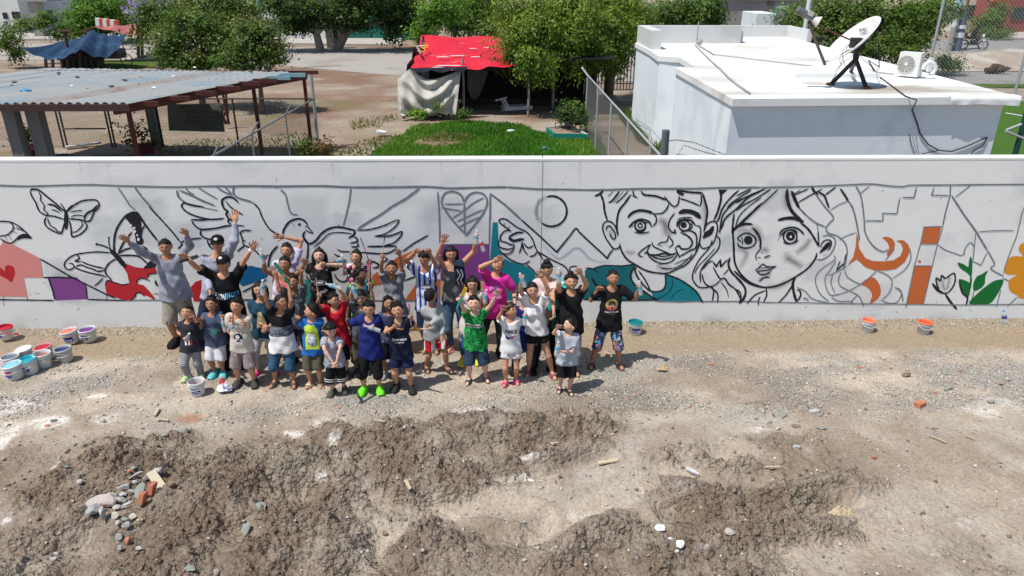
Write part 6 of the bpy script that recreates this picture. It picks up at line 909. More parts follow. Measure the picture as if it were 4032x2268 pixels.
q0,q1,q2,q3=Wd(*zL(320,760),41.0),Wd(*zL(1260,780),40.5),Wd(*zL(1450,480),45.5),Wd(*zL(980,640),45.5);q4=Wd(*zL(2000,580),44.0)
cloth_grid(lambda u,v:q0.lerp(q1,u).lerp(q3.lerp(q2,u),v)+Vector((0,0,-.55*math.sin(math.pi*u)*(1-v*.7)-.15*math.sin(math.pi*v)+.04*math.sin(u*25+v*4))),30,14,'tarp',mat('blue_tarp',(.008,.035,.085),.75,.15,1.5,.4,5,col2=(.02,.065,.13),c2scale=.8),sh_)
cloth_grid(lambda u,v:q1.lerp(q4,u).lerp(q2.lerp(q4+Vector((-.1,.3,.1)),u),v)+Vector((0,0,-.75*math.sin(math.pi*u)*(1-v*.8)+.05*math.sin(u*22))),24,12,'tarp',MATS['blue_tarp'],sh_)
for x,yt,yb_ in((985,880,1010),(1085,870,1010),(1285,830,1015),(1590,790,900),(1630,780,895),(730,900,1005),(835,890,1005)):b_=Gd(*zL(x,yb_+60));mb=MB();tt=Wd(*zL(x-10,yt),b_.y);mb.tube([b_,tt],[.10,.08],7);mb.build('pole',M_BARK,sh_)
mb=MB();a_=Wd(*zL(1065,750),42.5);mb.tube([a_,Wd(*zL(1020,490),42.5)],.09,8);mb.box(Wd(*zL(1020,488),42.5),(.7,.3,.06));mb.build('chimney_pipe',mat('rust_pipe',(.10,.06,.045),.8),sh_)
rs=thing('faded_red_awning','faded red sheet awning behind the blue tarp','awning',Gd(340,150));r0,r1,r2,r3=Wd(*zL(980,570),46.2),Wd(*zL(1490,425),46.2),Wd(*zL(2280,605),46.5),Wd(*zL(2090,380),52)
cloth_grid(lambda u,v:(r0.lerp(r1,u/.4)if u<.4 else r1.lerp(r2,(u-.4)/.6)).lerp((r0.lerp(r1,u/.4)if u<.4 else r1.lerp(r3,(u-.4)/.6))+Vector((0,.6,-.05)),v)+Vector((0,0,.04*math.sin(u*22))),30,6,'sheet',mat('faded_red',(.42,.11,.10),.75,.12,1.5,.2,5,col2=(.40,.22,.20),c2scale=.7),rs)
for x,y0_,y1_ in((2200,600,900),(2260,600,900)):b_=Gd(*zL(x,y1_+20));mb=MB();mb.tube([b_,Wd(*zL(x-20,y0_),b_.y)],.10,7);mb.build('pole',M_BARK,rs)
sb2=thing('striped_canopy','small canopy with red and white edge behind the faded awning','canopy',Gd(430,120));cA,cB=Wd(*zL(1530,345),54),Wd(*zL(1880,385),54)
for i in range(6):mb=MB();a_,b_=cA.lerp(cB,i/6),cA.lerp(cB,(i+1)/6);mb.bar(a_,b_,.35,.5);mb.build('canopy_panel',mat('canopy_red',(.55,.08,.05),.7)if i%2 else M_PWH,sb2)
for q in(cA,cB):mb=MB();mb.tube([(q.x,q.y,0),q],.04,6);mb.build('post',M_FRAME,sb2)
tb=thing('market_bench','long dark wooden table and benches under the blue tarp','table',Gd(260,166));
for i in range(7):
 a_=Gd(*zL(1040+i*95,1060));mb=MB();mb.box(a_+Vector((0,0,.42)),(.08,.7,.84));mb.build('leg',M_FRAME,tb)
a_,b_=Gd(*zL(1010,1060)),Gd(*zL(1700,1060));mb=MB();mb.box(((a_.x+b_.x)/2,a_.y,.88),(b_.x-a_.x,1.1,.09));mb.build('table_top',mat('dark_wood',(.035,.03,.028),.8),tb);mb=MB();mb.box(((a_.x+b_.x)/2,a_.y-.3,.55),(b_.x-a_.x,.4,.25));mb.build('shelf',MATS['dark_wood'],tb)
ct=thing('cargo_cart','black cargo tricycle cart parked beside the table','cart',Gd(*zL(1860,1060)));a_,b_=Gd(*zL(1740,1060)),Gd(*zL(1980,1060));mb=MB();mb.box(((a_.x+b_.x)/2,a_.y,.75),(b_.x-a_.x,1.0,.5));mb.build('box',M_FRAME,ct)
mb=MB();c_=Gd(*zL(2025,1050))+Vector((0,0,.36));R8=[c_+Vector((.34*math.cos(a),0,.34*math.sin(a)))for a in[k*math.pi/10 for k in range(21)]];mb.tube(R8,.03,5,cap=False)
for k in range(6):a=k*math.pi/3;mb.tube([c_,c_+Vector((.34*math.cos(a),0,.34*math.sin(a)))],.006,4)
mb.build('wheel',M_FRAME,ct);mb=MB();mb.tube([Wd(*zL(1795,915),a_.y),Wd(*zL(1820,885),a_.y),Wd(*zL(1980,890),a_.y),c_+Vector((-.1,0,.2)),c_],.03,5);mb.build('frame',M_FRAME,ct)
sk=thing('tarp_shack','makeshift shack with a bright red tarp roof and a grey cloth curtain','shack',Gd(1250,292));YA=29.2
z2=lambda x,y:((1000+x/2.0125)/K,(y/2.0125)/K)
a0,a1,a2,a3=Wd(*z2(1240,542),YA),Wd(*z2(2080,520),YA),Wd(*z2(1960,296),YA+4.6),Wd(*z2(1325,284),YA+4.6)
M_RTARP=mat('red_tarp',(.60,.015,.035),.6,.15,2.5,.4,5,col2=(.60,.09,.10),c2scale=1.6,c2amt=.3)
cloth_grid(lambda u,v:a0.lerp(a1,u).lerp(a3.lerp(a2,u),v)+Vector((0,-.10*(1-v)*abs(math.sin(u*11)),.025*math.sin(u*26+v*5)*(1-v)+.04*math.sin(u*9+v*7)-.10*math.sin(math.pi*v)-(.08*abs(math.sin(u*13))if v==0 else 0))),60,24,'red_tarp',M_RTARP,sk)
mb=MB();rg=random.Random(3)
for(x,y,l)in((1500,452,50),(1615,443,60),(1740,385,30),(1860,378,40),(1530,520,70),(1480,535,60),(1600,520,40),(1760,452,40),(1330,365,36)):
 v_=(542-y)/250.;zc=a0.lerp(a1,.5).lerp(a3.lerp(a2,.5),v_);p=Wd(*z2(x,y),zc.y-.25);mb.ell(p+Vector((0,0,.0)),(l*.006,.05,.022),8,5)
mb.build('tarp_tear',M_PWH,sk)['kind']='stuff';c_=Wd(*z2(1350,390),YA+2.2);tdecal('TAV',.42,M_YEL if 'M_YEL' in globals()else mat('tarp_yellow',(.6,.4,.03)),c_+Vector((0,-.1,.06)),(.25,1,.35),(-.9,.1,.25),sk)
mb=MB();mb.tube([Wd(*z2(1290,365),YA+2),Wd(*z2(1325,430),YA+1.2)],.05,6);mb.build('roof_pole',M_BARKP,sk)
M_GCL=mat('grey_canvas',(.50,.475,.42),.95,.12,2,.6,8,col2=(.31,.30,.275),c2scale=1.3,c2amt=.4,spec=.1)
k0,k1,k2,k3=Wd(*z2(1140,640),YA-.35),Wd(*z2(1640,545),YA-.35),Wd(*z2(1600,905),YA-.75),Wd(*z2(1140,895),YA-.75)
cloth_grid(lambda u,v:k0.lerp(k1,u).lerp(k3.lerp(k2,u),v)+Vector((.0,-.25*math.sin(math.pi*u)*math.sin(math.pi*min(1,v*1.1))-.16*math.sin(15*(v-.55*math.sin(math.pi*u))+2)*math.sin(math.pi*u)-.07*math.sin(u*26)*(.3+v),.45*math.exp(-((u-.22)/.16)**2)*(1-v)-.16*math.sin(math.pi*u)*(1-v)-.05*u*(1-v))),44,30,'cloth_curtain',M_GCL,sk)
M_BLKT=mat('black_plastic',(.015,.015,.017),.4,.2,2,.7,6)
cloth_grid(lambda u,v:a0.lerp(a1,u*.55).lerp(Wd(*z2(1250,600),YA-.3).lerp(Wd(*z2(1660,600),YA-.3),u),v)+Vector((0,-.30-.05*math.sin(u*17),-.12*abs(math.sin(u*8))*v+.05+.22*v)),30,6,'black_plastic_strip',M_BLKT,sk)
L0,L1=Wd(*z2(1235,540),YA),Wd(*z2(1140,560),YA-.1)
cloth_grid(lambda u,v:Vector((L1.x+.5*(1-v)*u,YA+4.6*u,0)).lerp(Vector((L1.x+.35+.4*u,YA+4.6*u,1.95+.75*u)),v)+Vector((.1*math.sin(u*12),0,.08*math.sin(u*17)*v)),16,8,'side_tarp',mat('dark_green_tarp',(.02,.05,.05),.6,.2,2,.6,5),sk)
xr_=Wd(1490,200,YA+2).x;xl_=L1.x+.3
mb=MB();mb.box(((xl_+xr_)/2,YA+4.8,1.2),(xr_-xl_,.08,2.6));mb.build('back_wall',mat('dark_boards',(.035,.035,.038),.9),sk)
mb=MB();mb.box((xr_+.05,YA+3.0,1.1),(.08,3.6,2.2));mb.build('side_wall',MATS['dark_boards'],sk)
mb=MB();xm=Wd(1290,170,YA).x;mb.box(((xm+xr_)/2+.2,YA+2.5,2.15),(xr_-xm+.9,4.9,.05));mb.build('roof_panel',M_BLKT,sk)
mb=MB();mb.box(((xl_+xm)/2+.6,YA+2.5,1.72),(xm-xl_+.2,4.4,.03));mb.build('ceiling_sheet',M_BLKT,sk)
for x,y in((1328,293),(1390,272),(1166,288)):b_=Gd(x,y);mb=MB();mb.tube([b_,b_+Vector((0.03,0,1.0)),b_+Vector((0,.1,2.15))],[.055,.045,.045],7);mb.build('post',M_BARKP,sk)
cloth_grid(lambda u,v:Wd(*z2(1690+u*160,560+v*(210*math.sin(math.pi*(u*.8+.2))+20)),YA+2.5+u*.3)+Vector((0,-.1*math.sin(u*9),0)),12,12,'hanging_cloth',mat('dim_cloth',(.20,.20,.20),.9),sk)
sp=thing('cable_spool','wooden cable spool standing on end beside the grey curtain','cable spool',Gd(*z2(1567,930)));c_=Gd(*z2(1567,925));mb=MB();mb.lathe(c_,[(.42,0),(.42,.04)],18);mb.lathe(c_,[(.42,.56),(.42,.60)],18);mb.build('flange',mat('spool_wood',(.23,.17,.12),.9),sp)
for k in range(12):a=k*math.pi/6;mb=MB();mb.box(c_+Vector((.27*math.cos(a),.27*math.sin(a),.30)),(.04,.12,.52),Matrix.Rotation(a,3,'Z'));mb.build('slat',MATS['spool_wood'],sp)
mb=MB();p=c_+Vector((-.14,0,.605));mb.lathe(p,[(.19,0),(.20,.42),(.18,.42)],14);mb.build('blue_jug',mat('jug_blue',(.02,.22,.42),.4),label='bright blue plastic container on the cable spool',cat='container')
mb=MB();p=Gd(*z2(1410,915));mb.box(p+Vector((0,0,.12)),(.5,.3,.24),taper=.7);mb.build('white_basin',M_PWH,label='upturned white basin in front of the curtain',cat='basin')
mb=MB();mb.ell(Gd(*z2(1183,925))+Vector((0,0,.12)),(.13,.13,.13));mb.build('ball',M_PARA,label='grey ball at the left corner of the shack',cat='ball')
mb=MB();mb.tube([Gd(*z2(1230,950),.02),Gd(*z2(1340,955),.02),Gd(*z2(1430,925),.02),Gd(*z2(1500,880),.02)],.025,5);mb.build('garden_hose',M_BLKT,label='thin black hose on the dirt before the curtain',cat='hose')
tr_=thing('toppled_stool','toppled white wooden stool inside the dark shack','stool',Gd(*z2(1990,870)));
for a,b,w__ in(((1915,795),(2005,772),.12),((1965,790),(2000,860),.07),((1985,785),(2020,855),.07),((1960,880),(2040,855),.12)):mb=MB();mb.bar(Wd(*z2(*a),30.5),Wd(*z2(*b),30.4),w__,.05);mb.build('board',M_PARA,tr_)
mb=MB();mb.box(Gd(*z2(2080,865))+Vector((0,0,.08)),(1.2,.6,.14),Matrix.Rotation(.3,3,'Z'));mb.build('grey_board',M_PARA,label='grey board lying inside the shack',cat='board')
pt=thing('wooden_tray','green edged wooden frame filled with soil at the edge of the grass','tray',Gd(*z2(2440,1050)));qs=[Gd(*z2(x,y),.12)for x,y in((2320,1030),(2380,1080),(2640,1085),(2500,1010))]
for i in range(4):mb=MB();mb.bar(qs[i],qs[(i+1)%4],.05,.2);mb.build('edge_board',mat('green_board',(.01,.20,.15),.8)if i<2 else M_PARA,pt)
mb=MB();mb.add([q+Vector((0,0,.05))for q in qs],[(0,1,2,3)]);mb.build('soil',mat('tray_soil',(.28,.20,.15),.95,.25,5,.6,10),pt)
for x,y,m__,lb,s_ in((2035,1050,M_PWH,'crumpled white bag on the grass below the shack',.16),(1550,1085,M_PWH,'small white scrap near the earth mound',.08),(1548,1128,M_PWH,'white scrap on the earth mound',.08),(2296,1180,MATS['blue_plastic'],'blue plastic scrap by the mesh fence',.12),(1010,1060,M_PARA,'pale flat board on the dirt left of the grass',.22),(1185,920,M_PARA,'grey stone at the shack corner',.1)):
 mb=MB();mb.rock(Gd(*z2(x,y),.05)+Vector((0,0,s_*.3)),(s_,s_*.8,s_*.4),int(x));mb.build('litter',m__,label=lb,cat='litter')
gt=thing('barred_fence','dark barred fence in the shade behind the mesquite trees','fence',Gd(1540,225))
for i in range(16):p=Gd(1480+i*8,226);mb=MB();mb.tube([p,p+Vector((0,0,2.2))],.03,5);mb.build('bar',M_FRAME,gt)
mb=MB();a_,b_=Gd(1478,226),Gd(1606,226);mb.tube([a_+Vector((0,0,2.1)),b_+Vector((0,0,2.1))],.03,5);mb.tube([a_+Vector((0,0,.3)),b_+Vector((0,0,.3))],.03,5);mb.build('rail',M_FRAME,gt)
for i,(x,y,s_)in enumerate(((1330,1240,.55),(1410,1220,.5),(1470,1250,.35),(1560,1250,.35))):mb=MB();mb.rock(Gd(*z6(x,y),.1)+Vector((0,0,.15)),(s_,s_*.6,s_*.5),i+90);mb.build('rusty_scrap',mat('dark_rust',(.07,.04,.03),.9),label=['leftmost piece','largest humped piece','third piece','rightmost piece'][i]+' of dark rusty scrap by the far road',cat='scrap',group='rusty scrap by the far road')
mc=Gd(*z6(1000,850));mt=thing('motorcycle','dark motorcycle with a pale front on the far road','motorcycle',mc,None);ux_=Vector((.93,-.37,0));sx_=Vector((.37,.93,0));S1=1.0
def mp(a,b,c=0.):return mc+ux_*a*S1+UPZ*b*S1+sx_*c*S1
for a in(-.62,.62):
 mb=MB();mb.tube([mp(a+.30*math.cos(k*math.pi/10),.31+.30*math.sin(k*math.pi/10))for k in range(21)],.05,6,cap=False);wh=mb.build('wheel',M_FRAME,mt);mb=MB()
 for k in range(5):aa=k*math.pi/2.5;mb.tube([mp(a,.31),mp(a+.27*math.cos(aa),.31+.27*math.sin(aa))],.012,4)
 mb.build('rim',M_GALV,wh)
mb=MB();mb.tube([mp(-.6,.32),mp(-.2,.45),mp(.15,.45),mp(.42,.9)],.06,6);mb.box(mp(0,.45),(.45,.28,.32));mb.build('frame',M_FRAME,mt)
mb=MB();mb.ell(mp(.12,.82),(.26,.14,.13),10,8);mb.build('tank',M_FRAME,mt);mb=MB();mb.tube([mp(-.62,.80),mp(-.3,.78),mp(-.05,.78)],[.09,.11,.10],8);mb.build('seat',M_DARK,mt)
mb=MB();mb.tube([mp(.62,.31),mp(.42,.95),mp(.36,1.05)],.035,6);mb.tube([mp(.34,1.05,-.3),mp(.40,1.02),mp(.34,1.05,.3)],.02,5);mb.build('fork',M_GALV,mt)
mb=MB();mb.ell(mp(.50,.92),(.13,.12,.14),10,8);mb.ell(mp(.62,.62),(.20,.08,.06),10,6);mb.build('headlight',M_PWH,mt);mb=MB();mb.ell(mp(.42,.98),(.10,.09,.08),8,6);mb.build('fairing',mat('moto_red',(.55,.03,.05),.4),mt)
mb=MB();mb.box(mp(-.78,.95),(.40,.40,.36));mb.build('delivery_box',mat('dark_maroon_box',(.05,.015,.015),.7),mt)
# ================================================================== PEOPLE
def nvec(v):v=np.asarray(v,float);return v/max(np.linalg.norm(v),1e-9)
class Field:
 """signed distance field on a grid, smooth union of tapered limbs, polygonised by surface nets"""
 def __init__(s,lo,hi,h):
  s.h=h;s.lo=np.array(lo,float);n=np.ceil((np.array(hi)-s.lo)/h).astype(int)+1;s.n=n
  s.ax=[s.lo[i]+h*np.arange(n[i])for i in range(3)];s.F=np.full(n,.3,dtype=np.float32)
 def _sub(s,lo,hi):
  a=np.clip(np.floor((lo-s.lo)/s.h).astype(int),0,s.n-1);b=np.clip(np.ceil((hi-s.lo)/s.h).astype(int)+1,1,s.n)
  if(b<=a).any():return None,None
  sl=tuple(slice(a[i],b[i])for i in range(3));g=np.meshgrid(s.ax[0][sl[0]],s.ax[1][sl[1]],s.ax[2][sl[2]],indexing='ij',sparse=True);return sl,g
 def cone(s,a,b,ra,rb,flat=1.0,fax=None,k=.02,cuta=False,cutb=False,wav=None):
  a=np.array(a,float);b=np.array(b,float);R=max(ra,rb)*1.0+k+.03;sl,g=s._sub(np.minimum(a,b)-R,np.maximum(a,b)+R)
  if sl is None:return
  d=b-a;L2=float(d@d)+1e-12;L=math.sqrt(L2);p=[g[i]-a[i]for i in range(3)];dt=p[0]*d[0]+p[1]*d[1]+p[2]*d[2];t=np.clip(dt/L2,0,1);w_=[p[i]-t*d[i]for i in range(3)]
  q=w_[0]**2+w_[1]**2+w_[2]**2
  if flat!=1.0:
   f=nvec(fax);c=w_[0]*f[0]+w_[1]*f[1]+w_[2]*f[2];q=q+c*c*(1/flat**2-1)
  r=ra+(rb-ra)*t
  if wav is not None:r=r+wav[0]*np.sin(wav[1]*np.arctan2(w_[0],w_[1])+wav[2]+t*5)*t
  D=np.sqrt(q)-r
  if flat!=1.0:D=D*(.5+.5*flat)
  if cutb:D=np.maximum(D,dt/L-L)
  if cuta:D=np.maximum(D,-dt/L)
  F=s.F[sl];h=np.maximum(k-np.abs(F-D),0)/k;s.F[sl]=np.minimum(F,D)-h*h*k*.25
 def sub_ball(s,c,r,sc=(1,1,1)):
  c=np.array(c,float);sl,g=s._sub(c-r*1.5,c+r*1.5)
  if sl is None:return
  D=np.sqrt(((g[0]-c[0])/sc[0])**2+((g[1]-c[1])/sc[1])**2+((g[2]-c[2])/sc[2])**2)-r;s.F[sl]=np.maximum(s.F[sl],-D)
 def clip(s,p,n):
  n=nvec(n);g=np.meshgrid(*s.ax,indexing='ij',sparse=True);s.F=np.maximum(s.F,(g[0]-p[0])*n[0]+(g[1]-p[1])*n[1]+(g[2]-p[2])*n[2]).astype(np.float32)
 def folds(s,amp,seed=0,dirz=1.0):
  g=np.meshgrid(*s.ax,indexing='ij',sparse=True);a=seed*1.7;x,y,z=g
  s.F=s.F+amp*(np.sin(x*34+z*14+a+2*np.sin(z*9+a))+.9*np.sin(x*19-z*31*dirz+y*26+a*2+1.5*np.sin(x*11+a))+.5*np.sin(z*46+x*14+a*3+y*20)).astype(np.float32)
 def mesh(s):
  F=s.F;nx,ny,nz=F.shape
  for ax in range(3):
   sl=[slice(None)]*3;sl[ax]=0;F[tuple(sl)]=.3;sl[ax]=-1;F[tuple(sl)]=.3
  S=F<0;c=np.zeros((nx-1,ny-1,nz-1),dtype=np.int8);offs=[(i,j,k)for i in(0,1)for j in(0,1)for k in(0,1)]
  for i,j,k in offs:c+=S[i:nx-1+i,j:ny-1+j,k:nz-1+k]
  A=np.argwhere((c>0)&(c<8))
  if len(A)==0:return np.zeros((0,3)),np.zeros((0,4),int)
  idx=np.full(c.shape,-1,dtype=np.int64);idx[A[:,0],A[:,1],A[:,2]]=np.arange(len(A))
  vals=np.stack([F[A[:,0]+i,A[:,1]+j,A[:,2]+k]for i,j,k in offs],1);O=np.array(offs,float)
  P=np.zeros((len(A),3));n=np.zeros(len(A))
  for a in range(8):
   for b in range(a+1,8):
    if abs(O[a]-O[b]).sum()!=1:continue
    va,vb=vals[:,a],vals[:,b];m=(va<0)!=(vb<0);t=np.where(m,va/np.where(m,va-vb,1),0);P+=m[:,None]*(O[a]+t[:,None]*(O[b]-O[a]));n+=m
  V=s.lo+(A+P/n[:,None])*s.h;Q=[]
  def quads(m,ca,flip):
   I=np.argwhere(m)
   if len(I)==0:return
   I=I+1*np.array([0,0,0]);q=np.stack([idx[tuple((I+np.array(o)).T)]for o in ca],1);Q.append(q[:,::-1]if flip else q)
  for ax in range(3):
   o1,o2=[(1,2),(2,0),(0,1)][ax];sl0=[slice(1,-1)]*3;sl1=[slice(1,-1)]*3;sl0[ax]=slice(0,-1);sl1[ax]=slice(1,None);a=S[tuple(sl0)];b=S[tuple(sl1)]
   e1=np.zeros(3,int);e1[o1]=1;e2=np.zeros(3,int);e2[o2]=1;base=np.array([1,1,1]);base[ax]=0
   ca=[base-e1-e2,base-e2,base,base-e1];quads(a&~b,ca,False);quads(~a&b,ca,True)
  return V,np.concatenate(Q)
def skin_mat(name,c):
 if name in MATS:return MATS[name]
 m=mat(name,c,.62,.10,7,.12,60,spec=.3);bs=m.node_tree.nodes['Principled BSDF'];bs.inputs['Subsurface Weight'].default_value=.0;return m
SK={'l':(.66,.40,.29),'m':(.55,.285,.175),'d':(.42,.205,.12),'x':(.27,.13,.08)}
M_HAIR=mat('black_hair',(.010,.008,.007),.6,.4,40,.9,90,stretch=(1,1,.35),spec=.3);M_HAIRB=mat('brown_hair',(.035,.018,.010),.5,.3,30,.4,70,spec=.4)
M_EYEW=mat('eye_white',(.75,.73,.70),.4,.02);M_IRIS=mat('iris',(.02,.012,.008),.3,.05);M_LIP=mat('lips',(.30,.09,.075),.5,.08);M_TEETH=mat('teeth',(.75,.73,.68),.4,.03)
def cloth(name,c,**k):
 k.setdefault('rough',.88);k.setdefault('var',.17);k.setdefault('scale',5);k.setdefault('bump',.55);k.setdefault('bscale',26);k.setdefault('spec',.15);return mat(name,c,**k)
def stripe_mat(name,c1,c2,axis,freq,ratio=.5,rough=.85,phase=0.):
 if name in MATS:return MATS[name]
 m=cloth(name,c1);nt=m.node_tree;N=nt.nodes;L=nt.links;bs=N['Principled BSDF'];tc=N.new('ShaderNodeTexCoord');sp=N.new('ShaderNodeSeparateXYZ');L.new(tc.outputs['Object'],sp.inputs[0])
 a=N.new('ShaderNodeMath');a.operation='MULTIPLY_ADD';a.inputs[1].default_value=freq;a.inputs[2].default_value=phase+100;L.new(sp.outputs[axis],a.inputs[0]);f=N.new('ShaderNodeMath');f.operation='FRACT';L.new(a.outputs[0],f.inputs[0])
 g=N.new('ShaderNodeMath');g.operation='GREATER_THAN';g.inputs[1].default_value=ratio;L.new(f.outputs[0],g.inputs[0]);mx=N.new('ShaderNodeMix');mx.data_type='RGBA';mx.inputs['A'].default_value=(*c1,1);mx.inputs['B'].default_value=(*c2,1);L.new(g.outputs[0],mx.inputs['Factor']);L.new(mx.outputs['Result'],bs.inputs['Base Color']);return m
def band_mat(name,stops,zaxis=True,noise=None):
 """stops [(z, colour)], colour holds from z upward (height above the feet)"""
 m=cloth(name,stops[0][1]);nt=m.node_tree;N=nt.nodes;L=nt.links;bs=N['Principled BSDF'];tc=N.new('ShaderNodeTexCoord');sp=N.new('ShaderNodeSeparateXYZ');L.new(tc.outputs['Object'],sp.inputs[0]);mr=N.new('ShaderNodeMath');mr.operation='DIVIDE';mr.inputs[1].default_value=2.0;L.new(sp.outputs[2],mr.inputs[0])
 cr=N.new('ShaderNodeValToRGB');cr.color_ramp.interpolation='CONSTANT';L.new(mr.outputs[0],cr.inputs[0]);e=cr.color_ramp.elements
 for i,(z,c)in enumerate(stops):
  el=e[i]if i<2 else e.new(z/2);el.position=z/2;el.color=(*c,1)
 out=cr.outputs[0]
 if noise:
  nz=N.new('ShaderNodeTexNoise');nz.inputs['Scale'].default_value=noise[0];nz.inputs['Detail'].default_value=5;L.new(tc.outputs['Object'],nz.inputs['Vector']);gt=N.new('ShaderNodeMath');gt.operation='GREATER_THAN';gt.inputs[1].default_value=.52;L.new(nz.outputs['Fac'],gt.inputs[0])
  inb=N.new('ShaderNodeMath');inb.operation='GREATER_THAN';inb.inputs[1].default_value=noise[1];L.new(sp.outputs[2],inb.inputs[0]);inc=N.new('ShaderNodeMath');inc.operation='LESS_THAN';inc.inputs[1].default_value=noise[2];L.new(sp.outputs[2],inc.inputs[0])
  m1=N.new('ShaderNodeMath');m1.operation='MULTIPLY';L.new(inb.outputs[0],m1.inputs[0]);L.new(inc.outputs[0],m1.inputs[1]);m2=N.new('ShaderNodeMath');m2.operation='MULTIPLY';L.new(m1.outputs[0],m2.inputs[0]);L.new(gt.outputs[0],m2.inputs[1])
  mx=N.new('ShaderNodeMix');mx.data_type='RGBA';L.new(m2.outputs[0],mx.inputs['Factor']);L.new(out,mx.inputs['A']);mx.inputs['B'].default_value=(*noise[3],1);out=mx.outputs['Result']
 L.new(out,bs.inputs['Base Color']);return m
def speckle(name,base,cols,scale=14,thr=.56,vor=False):
 """printed cloth: patches of other colours"""
 m=cloth(name,base);nt=m.node_tree;N=nt.nodes;L=nt.links;bs=N['Principled BSDF'];tc=N.new('ShaderNodeTexCoord');out=None
 for i,c in enumerate(cols):
  mp=N.new('ShaderNodeMapping');mp.inputs['Location'].default_value=(i*3.1,i*1.7,i*.9);L.new(tc.outputs['Object'],mp.inputs[0]);nz=N.new('ShaderNodeTexNoise');nz.inputs['Scale'].default_value=scale*(1+.2*i);nz.inputs['Detail'].default_value=3;L.new(mp.outputs[0],nz.inputs['Vector'])
  gt=N.new('ShaderNodeMath');gt.operation='GREATER_THAN';gt.inputs[1].default_value=thr+.01*i;L.new(nz.outputs['Fac'],gt.inputs[0]);mx=N.new('ShaderNodeMix');mx.data_type='RGBA';L.new(gt.outputs[0],mx.inputs['Factor'])
  if out is None:mx.inputs['A'].default_value=(*base,1)
  else:L.new(out,mx.inputs['A'])
  mx.inputs['B'].default_value=(*c,1);out=mx.outputs['Result']
 L.new(out,bs.inputs['Base Color']);return m
_TH=np.linspace(0,math.pi,27);_PH=np.linspace(0,2*math.pi,41)[:-1]
_D=np.stack([np.outer(np.sin(_TH),np.cos(_PH)),np.outer(np.sin(_TH),np.sin(_PH)),np.outer(np.cos(_TH),np.ones(40))],-1)
def _gb(x,z,cx,cz,sx,sz):return np.exp(-((x-cx)/sx)**2-((z-cz)/sz)**2)
def head_shape(D,hh,fat=1.0):
 x,y,z=D[...,0],D[...,1],D[...,2];f=np.clip(y,0,1)**.5*(y>0)
 low=np.clip(-z,0,1);jx=1-.30*low**1.6/fat;ax=.355*hh*fat*jx;ay=.43*hh*(1-.25*low**2*(y<0)-.06*low);az=.5*hh*np.where(z<0,.98,1.0)
 P=np.stack([x*ax,y*ay,z*az],-1)
 nose=_gb(x,z,0,-.16,.10,.13)*.075+_gb(x,z,0,.05,.07,.18)*.035;eye=(_gb(x,z,.36,.07,.16,.11)+_gb(x,z,-.36,.07,.16,.11))*-.035;brow=(_gb(x,z,.34,.24,.2,.07)+_gb(x,z,-.34,.24,.2,.07))*.014
 lips=_gb(x,z,0,-.50,.20,.08)*.020;chin=_gb(x,z,0,-.80,.25,.14)*.03;cheek=(_gb(x,z,.45,-.25,.2,.2)+_gb(x,z,-.45,-.25,.2,.2))*.02*fat
 P[...,1]+=f*(nose+eye+brow+lips+chin+cheek)*hh;return P
_hf=[]
for i in range(26):
 for j in range(40):_hf.append((i*40+j,(i+1)*40+j,(i+1)*40+(j+1)%40,i*40+(j+1)%40))
_hf=np.array(_hf)
def bot_fix(V,F):return V,F
class Human:pass
def ik(S,T,H,l1,l2):
 """two-bone chain from S towards T, middle joint as close as possible to hint H"""
 S,T,H=Vector(S),Vector(T),Vector(H);d=T-S;L=d.length;M=(l1+l2)*.995
 if L>M:T=S+d*(M/L);d=T-S;L=M
 L=max(L,abs(l1-l2)+.02);u=d.normalized();a=(l1*l1-l2*l2+L*L)/(2*L);h=math.sqrt(max(l1*l1-a*a,0));v=(H-S)-u*(H-S).dot(u)
 if v.length<1e-5:v=Vector((0,0,-1))-u*(-u.z)
 return S+u*a+v.normalized()*h,S+u*(d.length)
